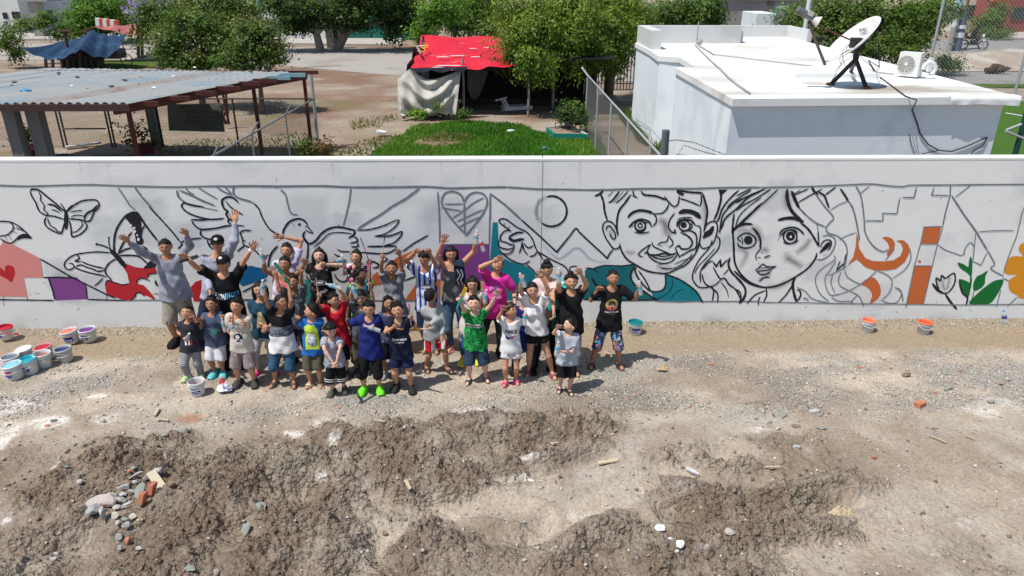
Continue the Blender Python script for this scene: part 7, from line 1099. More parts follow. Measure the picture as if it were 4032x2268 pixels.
def hand_mesh(mb,W_,dirn,palm,size,kind,side,mi=0):
 """palm and five fingers; dirn: wrist to knuckles, palm: way the palm faces"""
 d=Vector(dirn).normalized();n=(Vector(palm)-d*Vector(palm).dot(d));n=n.normalized()if n.length>1e-4 else d.orthogonal();s=d.cross(n)*side
 L=size;R=Matrix((s,d,n)).transposed();mb.ell(Vector(W_)+d*L*.24,(L*.235,L*.30,L*.10),10,7,R,mi);K_=Vector(W_)+d*L*.47;rad=L*.056
 for i,(off,ln)in enumerate(((.165,.44),(.055,.49),(-.055,.46),(-.16,.36))):
  b=K_+s*L*off-d*L*.03*abs(i-1.3)
  if kind=='open':sp=(.20,.05,-.10,-.28)[i];c=.10
  elif kind=='relax':sp=(.06,.02,-.02,-.08)[i];c=.45+.08*i
  elif kind=='v':sp=(.24,-.16,-.02,-.05)[i];c=.04 if i<2 else 1.55
  elif kind=='curl':sp=(.10,.03,-.04,-.12)[i];c=.75+.05*i
  else:sp=(.03,.01,-.01,-.03)[i];c=1.35
  p=b;pts=[b-d*L*.08];q=(d+s*sp).normalized();ang=0
  for j,fr in enumerate((.45,.32,.23)):
   pts.append(p);ang+=c*(.75 if j==0 else 1.0)if c>.3 else c*.6;dr=(q*math.cos(ang)+n*math.sin(ang));p=p+dr*L*ln*fr
  pts.append(p);mb.tube(pts,[rad,rad,rad*.95,rad*.9,rad*.7],6,mi)
 b=Vector(W_)+d*L*.16+s*L*.14
 if kind in('open','relax'):t1=b+(s*.75+d*.65+n*.2)*L*.20;t2=t1+(s*.45+d*.9+n*.2)*L*.17;t3=t2+(s*.2+d+n*.25)*L*.10
 else:t1=b+(s*.6+d*.6+n*.6)*L*.17;t2=t1+(-s*.2+d*.8+n*.7)*L*.15;t3=t2+(-s*.6+d*.4+n*.3)*L*.10
 mb.tube([b-s*L*.06,b,t1,t2,t3],[rad*.9,rad*1.25,rad*1.15,rad,rad*.75],6,mi)
 return K_
def kneel(P,Q,t):return Vector(P).lerp(Vector(Q),t)
PEOPLE={}
def on_ray(px,c,l,near,stretch):
 """point seen at px that lies l from joint c; the limb may stretch a little, else it points as near as it can"""
 d=ray(*px).normalized();oc=c-CAM;t=oc.dot(d);m2=(oc-d*t).length;q=l*l-m2*m2
 if q>0:return CAM+d*(t-math.sqrt(q)if near else t+math.sqrt(q))
 p=CAM+d*t;return c+(p-c).normalized()*min((p-c).length,l*stretch)
def person(key,label,head,h,skin='m',feet=None,base=None,yaw=0.,hyaw=0.,hpitch=0.,htilt=0.,build=1.0,female=False,L=None,R=None,top=('tee',None),bottom=('shorts',None,.5),shoe=('slide',None),hair='short',hairm=None,smile=True,gaze=0.,fat=1.0,prints=None,shoulder_drop=0.,z0=None,legs_spread=None,lean=0.,cap=None,glasses=False,group=None,eyes_low=False):
 """head: pixel of the top of the head. feet: two ground pixels (image-left, image-right) or None. L, R: (elbow px, hand px, reach toward the camera, hand kind)"""
 if feet is not None:
  FT=[]
  for f in feet:p=G(*f,0.02);FT.append(Vector((p.x,p.y,gh(p.x,p.y))))
  c=(FT[0]+FT[1])/2
  if h is None:
   T=W(*head,c.y);h=T.z-c.z;
  T=W(*head,c.y+lean)
  lx=T.x-c.x;ly=lean
 else:
  if base is None:T=G(*head,h+.01);c=Vector((T.x,T.y,0));
  else:p=G(*base,.02);c=Vector((p.x,p.y,0));T=W(*head,c.y)
  c.z=gh(c.x,c.y);lx=T.x-c.x;ly=0
  if base is not None and h is None:h=T.z-c.z
  sp=legs_spread or .09*h;FT=[c+Vector((-sp,0,0)),c+Vector((sp,.02,0))]
  for f in FT:f.z=gh(f.x,f.y)
 c=Vector(c);hp=Human();S_=Vector((math.cos(yaw),math.sin(yaw),0));Fv=Vector((math.sin(yaw),-math.cos(yaw),0));U=Vector((0,0,1))
 hh=.161+.037*h;hpitch+=.30;zs=h-hh-.050*h;zh=(.478+.022*min(1,max(0,(h-1.1)/.6)))*h;off=lambda z:Vector((lx,ly,0))*((z/h)**1.15);P_=lambda z:Vector((c.x,c.y,c.z))+off(z)+U*z
 pel=P_(zh);wai=P_(zh+(zs-zh)*.38);che=P_(zh+(zs-zh)*.78);nb=P_(zs+.012*h);hc=P_(h-hh*.5);sw=((.094+.012*min(1,max(0,(h-1.3)/.4)))if not female else .092)*h*(.96+.04*build)
 shl={'L':P_(zs-.018*h)-S_*sw,'R':P_(zs-.018*h)+S_*sw}
 root=thing('person',label,'person',(c.x,c.y,c.z),group)
 l1,l2,hs=.168*h,.150*h,.105*h+.012
 arms={}
 for sd,spec in(('L',L),('R',R)):
  sg=-1 if sd=='L' else 1;s=shl[sd].copy()
  if spec is None:
   T=s+S_*sg*.055*h+Fv*.04*h-U*(l1+l2)*.97;E=s+S_*sg*.10*h-Fv*.03*h-U*l1;kind='relax';e,w2=ik(s,T,E,l1,l2);palm=-S_*sg
  else:
   epx,hpx,reach,kind=spec[:4];T=W(*hpx,s.y-reach);up=T.z>s.z
   if up:s=s+U*.03*h-S_*sg*.008*h
   shl[sd]=s;eup=W(*epx,s.y).z>s.z-.02*h
   e=on_ray(epx,s,l1,eup or reach>.19,1.15);w2=on_ray(hpx,e,l2,True,1.18)
   palm=Fv if up else(Fv*.4-S_*sg*.8-U*.2);palm=Vector(spec[4])if len(spec)>4 else palm
  arms[sd]=(s,e,w2,kind,palm)
 legs=[];lt=.255*h*(zh/(.5*h));ls=zh-lt-.045*h
 for i,f in enumerate(FT):
  sg=-1 if i==0 else 1;hj=pel+S_*sg*.050*h-U*.02*h;an=f+U*.048*h;tl=(an-hj).length;kf=max(1.0,tl/((lt+ls)*.985));kn,an2=ik(hj,an,(hj+an)/2+Fv*.3+S_*sg*.05,lt*kf,ls*kf);legs.append((hj,kn,an2,f))
 bd=build;body=top[0]!='none'
 xs=[shl['L'],shl['R'],hc,pel]+[a[1]for a in arms.values()]+[a[2]for a in arms.values()]+[q for l in legs for q in(l[1],l[2],l[3])]
 lo=np.min([tuple(p)for p in xs],0)-np.array([.14,.18,.03]);hi=np.max([tuple(p)for p in xs],0)+np.array([.14,.15,.06])
 hg=.0112+.0024*h
 A=lambda v:(v.x,v.y,v.z);f3=A(Fv)
 B=Field(lo,hi,hg)
 def torso(X,o=0.0,bel=0.0,k=.03):
  X.cone(A(pel),A(wai),(.077*h)*bd+o,(.069*h if not female else .062*h)*bd+o,.74,f3,k);X.cone(A(wai),A(che),(.069*h if not female else .062*h)*bd+o,.080*h*(.6+.4*bd)+o,.70,f3,k)
  X.cone(A(shl['L']+S_*.018*h-U*.012*h),A(shl['R']-S_*.018*h-U*.012*h),.038*h+o*.6,.038*h+o*.6,.9,f3,k);X.cone(A(che),A(nb),.073*h+o,.031*h+o,.72,f3,k)
  if female and h>1.4:
   for sg in(-1,1):X.cone(A(che+S_*sg*.042*h+Fv*.035*h-U*.025*h),A(che+S_*sg*.044*h+Fv*.042*h-U*.03*h),.045*h+o*.5,.040*h+o*.5,1,None,k)
  if bd>1.15:X.cone(A(wai+Fv*.03*h),A(pel+Fv*.035*h+U*.03*h),.072*h*bd+o*.5,.070*h*bd+o*.5,.8,f3,k)
 torso(B,0);B.cone(A(nb-U*.02*h),A(hc-U*hh*.12-Fv*hh*.03),.031*h,.030*h+.003,1,None,.015)
 for s,e,w2,kd,pl in arms.values():
  B.cone(A(s),A(e),.0265*h*(.7+.3*bd),.0200*h*(.7+.3*bd),1,None,.02);B.cone(A(e),A(e.lerp(w2,.35)),.0200*h*(.7+.3*bd),.0205*h*(.7+.3*bd),1,None,.012);B.cone(A(e.lerp(w2,.35)),A(w2),.0205*h*(.7+.3*bd),.0135*h,1,None,.01)
 for i,(hj,kn,an,f)in enumerate(legs):
  sg=-1 if i==0 else 1
  B.cone(A(hj),A(kn),.047*h*(.65+.35*bd),.030*h*(.75+.25*bd),1,None,.03);cf=kn.lerp(an,.32)-Fv*.008*h;B.cone(A(kn),A(cf),.029*h,.031*h*(.75+.25*bd),1,None,.02);B.cone(A(cf),A(an),.031*h*(.75+.25*bd),.0180*h,1,None,.02)
  fd=(Fv+S_*sg*.25).normalized();B.cone(A(an-U*.012*h-fd*.01*h),A(f+fd*.095*h+U*.020*h),.024*h,.0175*h,1,None,.015);B.cone(A(f+fd*.04*h+U*.018*h),A(f+fd*.10*h+U*.016*h),.020*h,.021*h,.7,(0,0,1),.01)
 Vb,Fb=B.mesh();nB=len(Vb)
 hd=(Fv*math.cos(hyaw)+S_*math.sin(hyaw));hs_=U.cross(hd)*-1;hs_=hd.cross(U);hs_.normalize()
 hx=Vector((hd.y,-hd.x,0))*-1
 hdir=(hd*math.cos(hpitch)+U*math.sin(hpitch)).normalized();hx=hdir.cross(U).normalized();hz=hx.cross(hdir)
 if htilt:hx,hz=(hx*math.cos(htilt)+hz*math.sin(htilt)),(hz*math.cos(htilt)-hx*math.sin(htilt))
 HM=np.array([tuple(hx),tuple(hdir),tuple(hz)]);hcv=np.array(tuple(hc));H2W=lambda P:P@HM+hcv
 HV=H2W(head_shape(_D,hh,fat).reshape(-1,3));parts=MB()
 for sg in(-1,1):
  er=H2W(np.array([sg*.355*hh*fat,-.02*hh,-.03*hh]));Rm=Matrix((hx,hdir,hz)).transposed()@Matrix.Rotation(sg*.35,3,'Z');parts.ell(er,(.035*hh,.085*hh,.125*hh),8,6,Rm)
 hks={}
 for sd in('L','R'):
  s,e,w2,kd,pl=arms[sd];dd=(w2-e).normalized();sg=1 if sd=='L' else-1
  if kd in('relax',):dd=(dd+Vector((0,0,-.2))).normalized()
  up=w2.z>s.z;tside=1 if((sd=='L')==True)else-1
  if not up:tside=tside*-1 if kd!='relax' else tside
  d_=Vector(dd);n_=Vector(pl)-d_*Vector(pl).dot(d_);cr=d_.cross(n_.normalized())if n_.length>1e-4 else d_.orthogonal();want=S_*sg if up else Fv;tside=1 if cr.dot(want)>0 else-1
  kp=hand_mesh(parts,w2,dd,pl,hs,kd,tside);hks[sd]=(w2,dd,pl,kp)
 pv=np.array(parts.v);pf=[f for f in parts.f]
 allV=np.concatenate([Vb,HV,pv]);og=np.array(tuple(root.location));me=bpy.data.meshes.new('body');faces=[tuple(q)for q in Fb.tolist()]+[tuple(int(i)+nB for i in q)for q in _hf.tolist()]+[tuple(i+nB+len(HV)for i in f)for f in pf]
 me.from_pydata((allV-og).tolist(),[],faces);me.materials.append(skin_mat('skin_'+skin,SK[skin]));me.polygons.foreach_set('use_smooth',[True]*len(faces));me.update();body_o=link('body',me,root)
 hb=MB();S3=lambda x,z:H2W(head_shape(np.array([[x,math.sqrt(max(0,1-x*x-z*z)),z]]),hh,fat))[0]
 RmH=Matrix((hx,hdir,hz)).transposed()
 for sg in(-1,1):
  eb=MB();p=S3(sg*.36,.06);q=Vector(p)+hdir*.002;eb.ell(q,(.055*hh,.018*hh,.022*hh),10,6,RmH,0);eb.ell(q+hdir*.010*hh+hx*gaze*.02*hh,(.030*hh,.014*hh,.024*hh),8,6,RmH,1);eb.build('eye',[M_EYEW,M_IRIS],root)
  bb=MB();P4=[Vector(S3(sg*x,z))+hdir*.004*hh for x,z in((.18,.22),(.32,.275),(.48,.25),(.56,.19))];bb.tube(P4,[.012*hh,.018*hh,.015*hh,.008*hh],6);bb.build('eyebrow',M_HAIR,root)
 mo=MB();lips=[Vector(S3(x,-.50+(.05 if smile else 0)*(abs(x)/.26)**2))+hdir*.006*hh for x in(-.28,-.18,-.08,0,.08,.18,.28)]
 mo.tube(lips,[.008*hh,.020*hh,.026*hh,.024*hh,.026*hh,.020*hh,.008*hh],6,0)
 if smile:mo.tube([p-hz*.020*hh+hdir*.012*hh for p in lips[1:-1]],[.008*hh,.017*hh,.019*hh,.017*hh,.008*hh],6,1);mo.tube([p-hz*.048*hh+hdir*.002*hh for p in lips[1:-1]],[.008*hh,.016*hh,.018*hh,.016*hh,.008*hh],6,0)
 mo.build('mouth',[M_LIP,M_TEETH],root)
 hm=hairm or M_HAIR;x,y,z=_D[...,0],_D[...,1],_D[...,2];seed=len(PEOPLE)*3+1;th=.048*hh;hl=.15+.55*np.clip(y,-1,1)+.09*np.sin(x*6+seed)*np.clip(y,0,1)
 if hair in('long','bun','pony','bob'):hl=np.where(y<.22,-.75,.16+.52*y)
 if cap:hl=hl-.05;th=.05*hh
 nz=fbm(_PH[None,:]*3+z*2+seed,_TH[:,None]*4+seed,seed,3);nz=nz*np.sin(_TH)[:,None]+.5*(1-np.sin(_TH)[:,None]);m=sst(z-hl+.10*(nz-.5),-.04,.07)
 if hair=='buzz':th*=.45
 if hair=='thick':th*=1.9
 if hair=='curly':th*=1.9;nz=(vnoise(_PH[None,:]*4.5+seed,_TH[:,None]*7+z*0,seed)*1.5*np.sin(_TH)[:,None]);
 t=-.03*hh+m*(th*(.75+.6*(nz-.3))+.03*hh);base_=head_shape(_D,hh,fat);base_[...,1]-=0;nrm=_D;HVv=base_+nrm*t[...,None]
 if hair!='curly':HVv[...,2]+=m*np.clip(z,0,1)*.02*hh
 if hair=='quiff':HVv[...,2]+=m*np.clip(z,0,1)*np.clip(y+.3,0,1)*.09*hh
 hv=MB();hv.add(H2W(HVv.reshape(-1,3)).tolist(),_hf.tolist(),0,True)
 if hair!='buzz' and not cap:
  rgh=random.Random(seed);mk=[(i_,j_)for i_ in range(1,15)for j_ in range(40)if m[i_,j_]>.6];lgt=.10 if hair in('short','quiff')else .15
  for _ in range(70 if hair not in('long','bob','pony','bun','topbun')else 22):
   i_,j_=rgh.choice(mk);b_=HVv[i_,j_]*.985;dn=_D[i_,j_];tp=b_+(dn*.55+np.array([rgh.uniform(-.6,.6),rgh.uniform(-.3,.9),rgh.uniform(-.5,.4)]))*lgt*hh;sx_=np.cross(dn,[.3,.2,.9]);sx_/=np.linalg.norm(sx_)+1e-6;sy_=np.cross(dn,sx_);rr_=.045*hh
   hv.add(H2W(np.array([b_+sx_*rr_,b_-sx_*rr_*.5+sy_*rr_,b_-sx_*rr_*.5-sy_*rr_,tp])).tolist(),[(0,1,3),(1,2,3),(2,0,3)])
 def hpnt(a):return Vector(H2W(np.array(a)*hh))
 if hair in('long','bob'):
  ln=1.35 if hair=='long' else .75
  for sg in(-1,1):hv.tube([hpnt((sg*.30,-.10,.25)),hpnt((sg*.40,-.12,0)),hpnt((sg*.42,-.12,-.35)),hpnt((sg*.36,-.14,-.35-ln*.35)),hpnt((sg*.30,-.16,-.35-ln*.6))],[.10*hh,.13*hh,.13*hh,.11*hh,.04*hh],9)
  hv.tube([hpnt((0,-.30,.2)),hpnt((0,-.40,-.1)),hpnt((0,-.38,-.45)),hpnt((0,-.34,-.45-ln*.5))],[.25*hh,.30*hh,.28*hh,.16*hh],10)
 if hair=='pony':hv.tube([hpnt((0,-.40,.25)),hpnt((0,-.58,.15)),hpnt((.05,-.60,-.25)),hpnt((.10,-.50,-.7))],[.10*hh,.12*hh,.10*hh,.03*hh],8)
 if hair=='bun':hv.ell(hpnt((0,-.38,.35)),(.20*hh,.20*hh,.20*hh),10,8,RmH)
 if hair=='topbun':hv.ell(hpnt((.05,-.05,.52)),(.24*hh,.24*hh,.20*hh),10,8,RmH)
 ho=hv.build('hair',hm,root)
 if cap:
  cb=MB();n=24;vs=[];fs=[]
  for i in range(8):
   a=math.pi/2*i/7;
   for j in range(n):t_=2*math.pi*j/n;r_=math.sin(a)**.8;vs.append(hpnt((.43*r_*math.cos(t_),.50*r_*math.sin(t_)-.02,.12+.50*math.cos(a)**.9)))
  for i in range(7):
   for j in range(n):fs.append((i*n+j,(i+1)*n+j,(i+1)*n+(j+1)%n,i*n+(j+1)%n))
  cb.add(vs,fs,0,True);co_=cb.build('cap',cap,root);bm_=MB();v2=[];
  for r_,zz in((.42,.13),(.60,.12),(.80,.05)):
   for j in range(9):a=math.pi*(.14+.72*j/8);v2.append(hpnt((math.cos(a)*min(r_,.46),.08+math.sin(a)*r_*1.05,zz+.05*math.sin(a)-(.03*abs(math.cos(a))))))
  f2=[(i*9+j,(i+1)*9+j,(i+1)*9+j+1,i*9+j+1)for i in range(2)for j in range(8)];bm_.add(v2,f2,0,True);bo=bm_.build('brim',cap,co_);md=bo.modifiers.new('thickness','SOLIDIFY');md.thickness=.005
  lg=MB();lg.ell(hpnt((0,.47,.36)),(.13*hh,.03*hh,.10*hh),8,6,RmH);lg.build('cap_badge',M_TEETH,co_)
 if glasses:
  gb=MB()
  for sg in(-1,1):gb.ell(Vector(S3(sg*.34,.06))+hdir*.012,(.12*hh,.03*hh,.075*hh),10,6,RmH)
  gb.tube([Vector(S3(-.14,.1))+hdir*.012,Vector(S3(.14,.1))+hdir*.012],.006,6)
  for sg in(-1,1):gb.tube([Vector(S3(sg*.5,.1))+hdir*.01,hpnt((sg*.37,-.05,.04))],.004,5)
  gb.build('sunglasses',mat('sunglass_black',(.012,.012,.014),.15,.05,spec=.6),root)
 hp.arms=arms;hp.hk=hks;hp.root=root;hp.h=h;hp.pel,hp.wai,hp.che,hp.Fv,hp.S,hp.hc,hp.hh=pel,wai,che,Fv,S_,hc,hh;hp.hpnt=hpnt;hp.legs=legs;hp.neck=nb;hp.shl=shl
 tk,tm=top[0],top[1];topt=top[2]if len(top)>2 else{}
 if tk!='none':
  T_=Field(lo,hi,hg*1.05);o=topt.get('loose',.012)+.004*h;torso(T_,o,k=.03)
  hem=topt.get('hem',.055)-.03;hz_=pel-U*hem*h;T_.cone(A(wai),A(pel-U*(hem+.03)*h),.073*h*bd+o*1.2,(.083+topt.get('flare',0))*h*bd+o*1.4,.80,f3,.03,wav=(.006,7,seed))
  for sg in(-1,1):T_.cone(A(wai+S_*sg*.018*h),A(pel-U*(hem+.05)*h+S_*sg*(.040+topt.get('flare',0)*.6)*h),.060*h*bd+o,.073*h*(.6+.4*bd)+o*1.5,.86,f3,.03)
  if tk=='dress':T_.cone(A(pel),A(pel-U*.20*h),.10*h+o,.145*h,.85,f3,.03,wav=(.012,8,seed));hz_=pel-U*.19*h
  fr={'tee':.62,'long':1.93,'tank':0,'dress':.45,'vest':0}[tk]if 'sleeve' not in topt else topt['sleeve']
  for sd,(s,e,w2,kd,pl)in arms.items():
   if fr<=0:continue
   r1=.0285*h*(.75+.25*bd)+o*.6;
   if fr<=1:T_.cone(A(s),A(s.lerp(e,fr)),r1,r1*1.02+.004,1,None,.03,cutb=True)
   else:T_.cone(A(s),A(e),r1,.031*h+o*.3,1,None,.03);T_.cone(A(e),A(e.lerp(w2,fr-1)),.031*h+o*.3,.022*h+o*.2,1,None,.02,cutb=True)
  T_.clip(A(hz_),A(-U+Vector((0,0,0))))
  nk=topt.get('neck',1.0);T_.sub_ball(A(nb+U*.018*h+Fv*.012*h),.050*h*nk,(1,1,.85))
  if tk in('tank','vest'):
   for sd,(s,e,w2,kd,pl)in arms.items():T_.sub_ball(A(s+S_*(-1 if sd=='L' else 1)*.012*h+U*.01*h),.050*h,(1,1.3,1.1))
   T_.sub_ball(A(nb+U*.01*h+Fv*.03*h),.062*h,(1,1,1))
  T_.folds(.0042+.0008*topt.get('fold',1),seed);Vt,Ft=T_.mesh();nmn={'tee':'t_shirt','long':'long_sleeved_shirt','tank':'tank_top','dress':'dress','vest':'vest'}[tk]
  to=np_obj(nmn,Vt,Ft,tm,root,smooth=True);hp.top=to;hp.topV=Vt;hp.topF=Ft
 bk,bmt,bl=bottom[0],bottom[1],bottom[2]
 if bk!='none':
  Q=Field((lo[0],lo[1],lo[2]),(hi[0],hi[1],pel.z+.09*h),hg*1.05);o=.007+.003*h;Q.cone(A(pel-U*.01*h),A(pel.lerp(wai,.35)),.086*h*bd+o*.4,.080*h*bd+o*.4,.76,f3,.03)
  for i,(hj,kn,an,f)in enumerate(legs):
   lf=bl
   if bk=='skirt':continue
   r0=.053*h*(.65+.35*bd)+o;
   if lf<=1:Q.cone(A(hj),A(hj.lerp(kn,lf)),r0,r0*(1.0 if bk=='shorts' else .9),1,None,.03,cutb=True,wav=(.005,5,seed+i))
   else:
    rk=(.044*h+o*.8)if bk!='tight' else .038*h;ra=(.034*h+o*.7)if bk!='tight' else .026*h
    if bk=='tight':r0=.055*h*(.65+.35*bd)+.006
    Q.cone(A(hj),A(kn),r0,rk,1,None,.025);Q.cone(A(kn),A(kn.lerp(an,min(lf-1,1.06))),rk,rk+(ra-rk)*(lf-1),1,None,.02,cutb=True)
  if bk=='skirt':Q.cone(A(pel),A(pel-U*bl*.25*h),.095*h*bd,.118*h*bd,.8,f3,.02,cutb=True,wav=(.006,6,seed))
  Q.clip(A(pel.lerp(wai,.38)),(0,0,1));Q.folds(.0022,seed+4);Vq,Fq=Q.mesh();bo=np_obj({'shorts':'shorts','skirt':'skirt','pants':'trousers','tight':'trousers'}[bk],Vq,Fq,bmt,root,smooth=True);hp.bot=bo;hp.botV=Vq;hp.botF=Fq
 sk,sm=shoe[0],shoe[1]
 for i,(hj,kn,an,f)in enumerate(legs):
  if sk=='none':break
  sg=-1 if i==0 else 1;fd=(Fv+S_*sg*.25).normalized();sb=MB();sx=U.cross(fd);Lf=.155*h;w_=.034*h;out=[]
  for j in range(16):
   a=2*math.pi*j/16;ll=math.cos(a);ww=math.sin(a)*(1.0+.12*ll);out.append(f+fd*(.030*h+ll*Lf*.5)+sx*ww*w_)
  n=16;lowp=[p+U*.0 for p in out];hip=[p+U*.020*h*.8 for p in out];sb.add(lowp+hip,[tuple(range(n))[::-1],tuple(range(n,2*n))]+[(j,(j+1)%n,n+(j+1)%n,n+j)for j in range(n)],0)
  if sk=='slide':
   sp=[];
   for q in(.035,.082):
    for j in range(9):a=math.pi*j/8;sp.append(f+fd*q*h+sx*math.cos(a)*w_*1.05+U*(.012*h+math.sin(a)*.034*h))
   sb.add(sp,[(j,j+1,9+j+1,9+j)for j in range(8)],1,True)
  elif sk in('clog','shoe'):
   vs=[];m_=7 if sk=='clog' else 10;prof=[(-.060,.034,.6),(-.034,.060,.9),(0,.066,1.0),(.034,.060,1.1),(.068,.054,1.2),(.100,.042,1.08),(.124,.014,.65)]
   for(q,ht,ww)in prof:
    for j in range(9):a=math.pi*j/8;vs.append(f+fd*q*h+sx*math.cos(a)*w_*ww*1.08+U*(.010*h+(math.sin(a)**.7)*ht*h))
   sb.add(vs,[(i2*9+j,i2*9+j+1,(i2+1)*9+j+1,(i2+1)*9+j)for i2 in range(6)for j in range(8)],1,True)
   if sk=='shoe':sb.add(vs[-9:],[tuple(range(9))],1)
  elif sk=='flip':
   sb.tube([f+fd*.085*h+U*.02*h,f+fd*.05*h+sx*w_*.5+U*.045*h,f+fd*.02*h+sx*w_+U*.015*h],.004,5,1);sb.tube([f+fd*.085*h+U*.02*h,f+fd*.05*h-sx*w_*.5+U*.045*h,f+fd*.02*h-sx*w_+U*.015*h],.004,5,1)
  mm_=sm if isinstance(sm,list)else[sm,sm]
  sb.build({'slide':'sandal','clog':'clog','shoe':'shoe','flip':'sandal'}[sk],mm_,root)
 PEOPLE[key]=hp;return hp
def bvh_of(V,F):return BVHTree.FromPolygons([tuple(v)for v in V.tolist()],[tuple(f)for f in F.tolist()])
def drape(hp,verts2d,faces,m,centre,u,v,name='print',lift=.004,garment='top'):
 """lay a flat print on the garment, shot from the front"""
 V,F=(hp.topV,hp.topF)if garment=='top' else(hp.botV,hp.botF);bv=bvh_of(V,F);out=[];last=None;n=-hp.Fv
 for a,b in verts2d:
  o=Vector(centre)+u*a+v*b+hp.Fv*.6;hit,nr,_,_=bv.ray_cast(o,n,1.2)
  if hit is None:hit=last if last is not None else Vector(centre)+hp.Fv*.08*hp.h
  else:
   hit=hit+hp.Fv*lift;last=hit
  q=o+n*((Vector(hit)-o).dot(n));out.append(q)
 mb=MB();mb.add(out,faces);return mb.build(name,m,hp.root)
def text_print(hp,txt,size,m,cx=0,cz=0,rot=0.,sx=1.0,bold=False,garment='top',centre=None,name='lettering'):
 cu=bpy.data.curves.new('txt','FONT');cu.body=txt;cu.size=size;cu.align_x='CENTER';cu.align_y='CENTER';cu.resolution_u=2;cu.space_line=.85;cu.space_character=1.05
 if bold:cu.offset=size*.03
 o=bpy.data.objects.new('txt',cu);COL.objects.link(o);dg=bpy.context.evaluated_depsgraph_get();me=o.evaluated_get(dg).to_mesh();vs=[(v.co.x*sx,v.co.y)for v in me.vertices];fs=[tuple(p.vertices)for p in me.polygons];o.evaluated_get(dg).to_mesh_clear();bpy.data.objects.remove(o);bpy.data.curves.remove(cu)
 cen=centre or(hp.che*.6+hp.wai*.4+Vector((0,0,0)));c,s=math.cos(rot),math.sin(rot);vs=[((a*c-b*s)+cx,(a*s+b*c)+cz)for a,b in vs]
 return drape(hp,vs,fs,m,cen,hp.S,Vector((0,0,1)),name,.006,garment)
def patch_print(hp,pts,m,cx=0,cz=0,garment='top',centre=None,name='shirt_print',lift=.0035,res=10):
 """pts: outline in metres; filled with a small grid so that it follows the cloth"""
 from mathutils.geometry import delaunay_2d_cdt
 P=[Vector((a+cx,b+cz))for a,b in pts];x0,x1=min(p.x for p in P),max(p.x for p in P);y0,y1=min(p.y for p in P),max(p.y for p in P);inner=[Vector((x0+(x1-x0)*(i+.5)/res,y0+(y1-y0)*(j+.5)/res))for i in range(res)for j in range(res)]
 v,e,f,*_=delaunay_2d_cdt(P+inner,[],[list(range(len(P)))],1,1e-6);cen=centre or(hp.che*.6+hp.wai*.4)
 return drape(hp,[(q.x,q.y)for q in v],[tuple(q)for q in f],m,cen,hp.S,Vector((0,0,1)),name,lift,garment)
def disc(r,n=16,sx=1):return[(r*sx*math.cos(2*math.pi*i/n),r*math.sin(2*math.pi*i/n))for i in range(n)]
def glassy(name,c,al):
 m=bpy.data.materials.new(name);m.use_nodes=True;nt=m.node_tree;bs=nt.nodes['Principled BSDF'];bs.inputs['Base Color'].default_value=(*c,1);bs.inputs['Roughness'].default_value=.12;bs.inputs['Alpha'].default_value=al;bs.inputs['Specular IOR Level'].default_value=.9;return m
M_PET=glassy('clear_plastic',(.78,.82,.85),.38);M_PETB=glassy('tinted_plastic',(.62,.74,.78),.5);M_WATER=glassy('water_in_bottle',(.66,.72,.75),.30)
M_LBL=mat('blue_label',(.08,.42,.62),.5,.1,40,col2=(.6,.75,.8),c2scale=40,c2amt=.3);M_LBLR=mat('red_label',(.65,.05,.06),.5);M_CAPW=mat('white_cap',(.75,.78,.8),.4);M_CAPB=mat('blue_cap',(.10,.35,.65),.4)
def bottle(base,axis,label,L=.21,r=.031,lab=None,cap=None,pet=None,open_=False):
 """base: bottom centre, axis: towards the neck"""
 ax=Vector(axis).normalized();b=Vector(base);t=thing('water_bottle',label,'bottle',b,'water bottles held up by the children');mb=MB()
 mb.lathe(b,[(r*.85,0),(r,.012),(r*.96,L*.16),(r,L*.22),(r*.93,L*.34),(r,L*.42),(r,L*.62),(r*.8,L*.74),(r*.42,L*.88),(r*.40,L*.94)],14,axis=ax);mb.build('bottle_body',pet or M_PET,t)
 w_=MB();w_.lathe(b+ax*.004,[(r*.78,0),(r*.90,.010),(r*.86,L*.16),(r*.9,L*.5)],12,axis=ax);w_.build('water',M_WATER,t)
 lb=MB();lb.lathe(b,[(r*1.03,L*.44),(r*1.03,L*.62)],14,axis=ax,capb=False,capt=False);lb.build('bottle_label',lab or M_LBL,t)
 if not open_:cp=MB();cp.lathe(b,[(r*.46,L*.92),(r*.46,L)],10,axis=ax);cp.build('bottle_cap',cap or M_CAPW,t)
 return t
M_BR1=mat('brush_wood',(.62,.45,.30),.6);M_FER=mat('brush_ferrule',(.55,.55,.52),.35,metal=.9);M_BRW=mat('bristle_dark',(.05,.05,.05),.9)
def brush(A_,B_,label,wd=.02,handle=None,tip=None,flat=False,tipl=.25):
 """from handle end A to bristle end B"""
 A_,B_=Vector(A_),Vector(B_);d=B_-A_;L=d.length;u=d.normalized();t=thing('paint_brush',label,'paint brush',A_,'paint brushes held by the children');hb=MB()
 hb.tube([A_,A_+d*.3,A_+d*(1-tipl-.12)],[wd*.22,wd*.36,wd*.30],8);hb.build('brush_handle',handle or M_BR1,t)
 f=MB();x=u.cross(Vector((0,1,0))).normalized();y=u.cross(x);R_=Matrix((x,y,u)).transposed()
 f.box(A_+d*(1-tipl-.06),(wd,wd*.5,L*.12),R_);f.build('ferrule',M_FER,t);br=MB();br.box(A_+d*(1-tipl/2),(wd*1.02,wd*.42,L*tipl),R_,taper=.85);br.build('bristles',tip or M_BRW,t);return t
def grip(key,sd,f=.4):
 w2,dd,pl,kp=PEOPLE[key].hk[sd];n=(Vector(pl)-Vector(dd)*Vector(pl).dot(dd));n=n.normalized()if n.length>1e-4 else Vector((0,-1,0));hs=.105*PEOPLE[key].h+.012
 return Vector(w2)+Vector(dd)*hs*.42+n*hs*.30
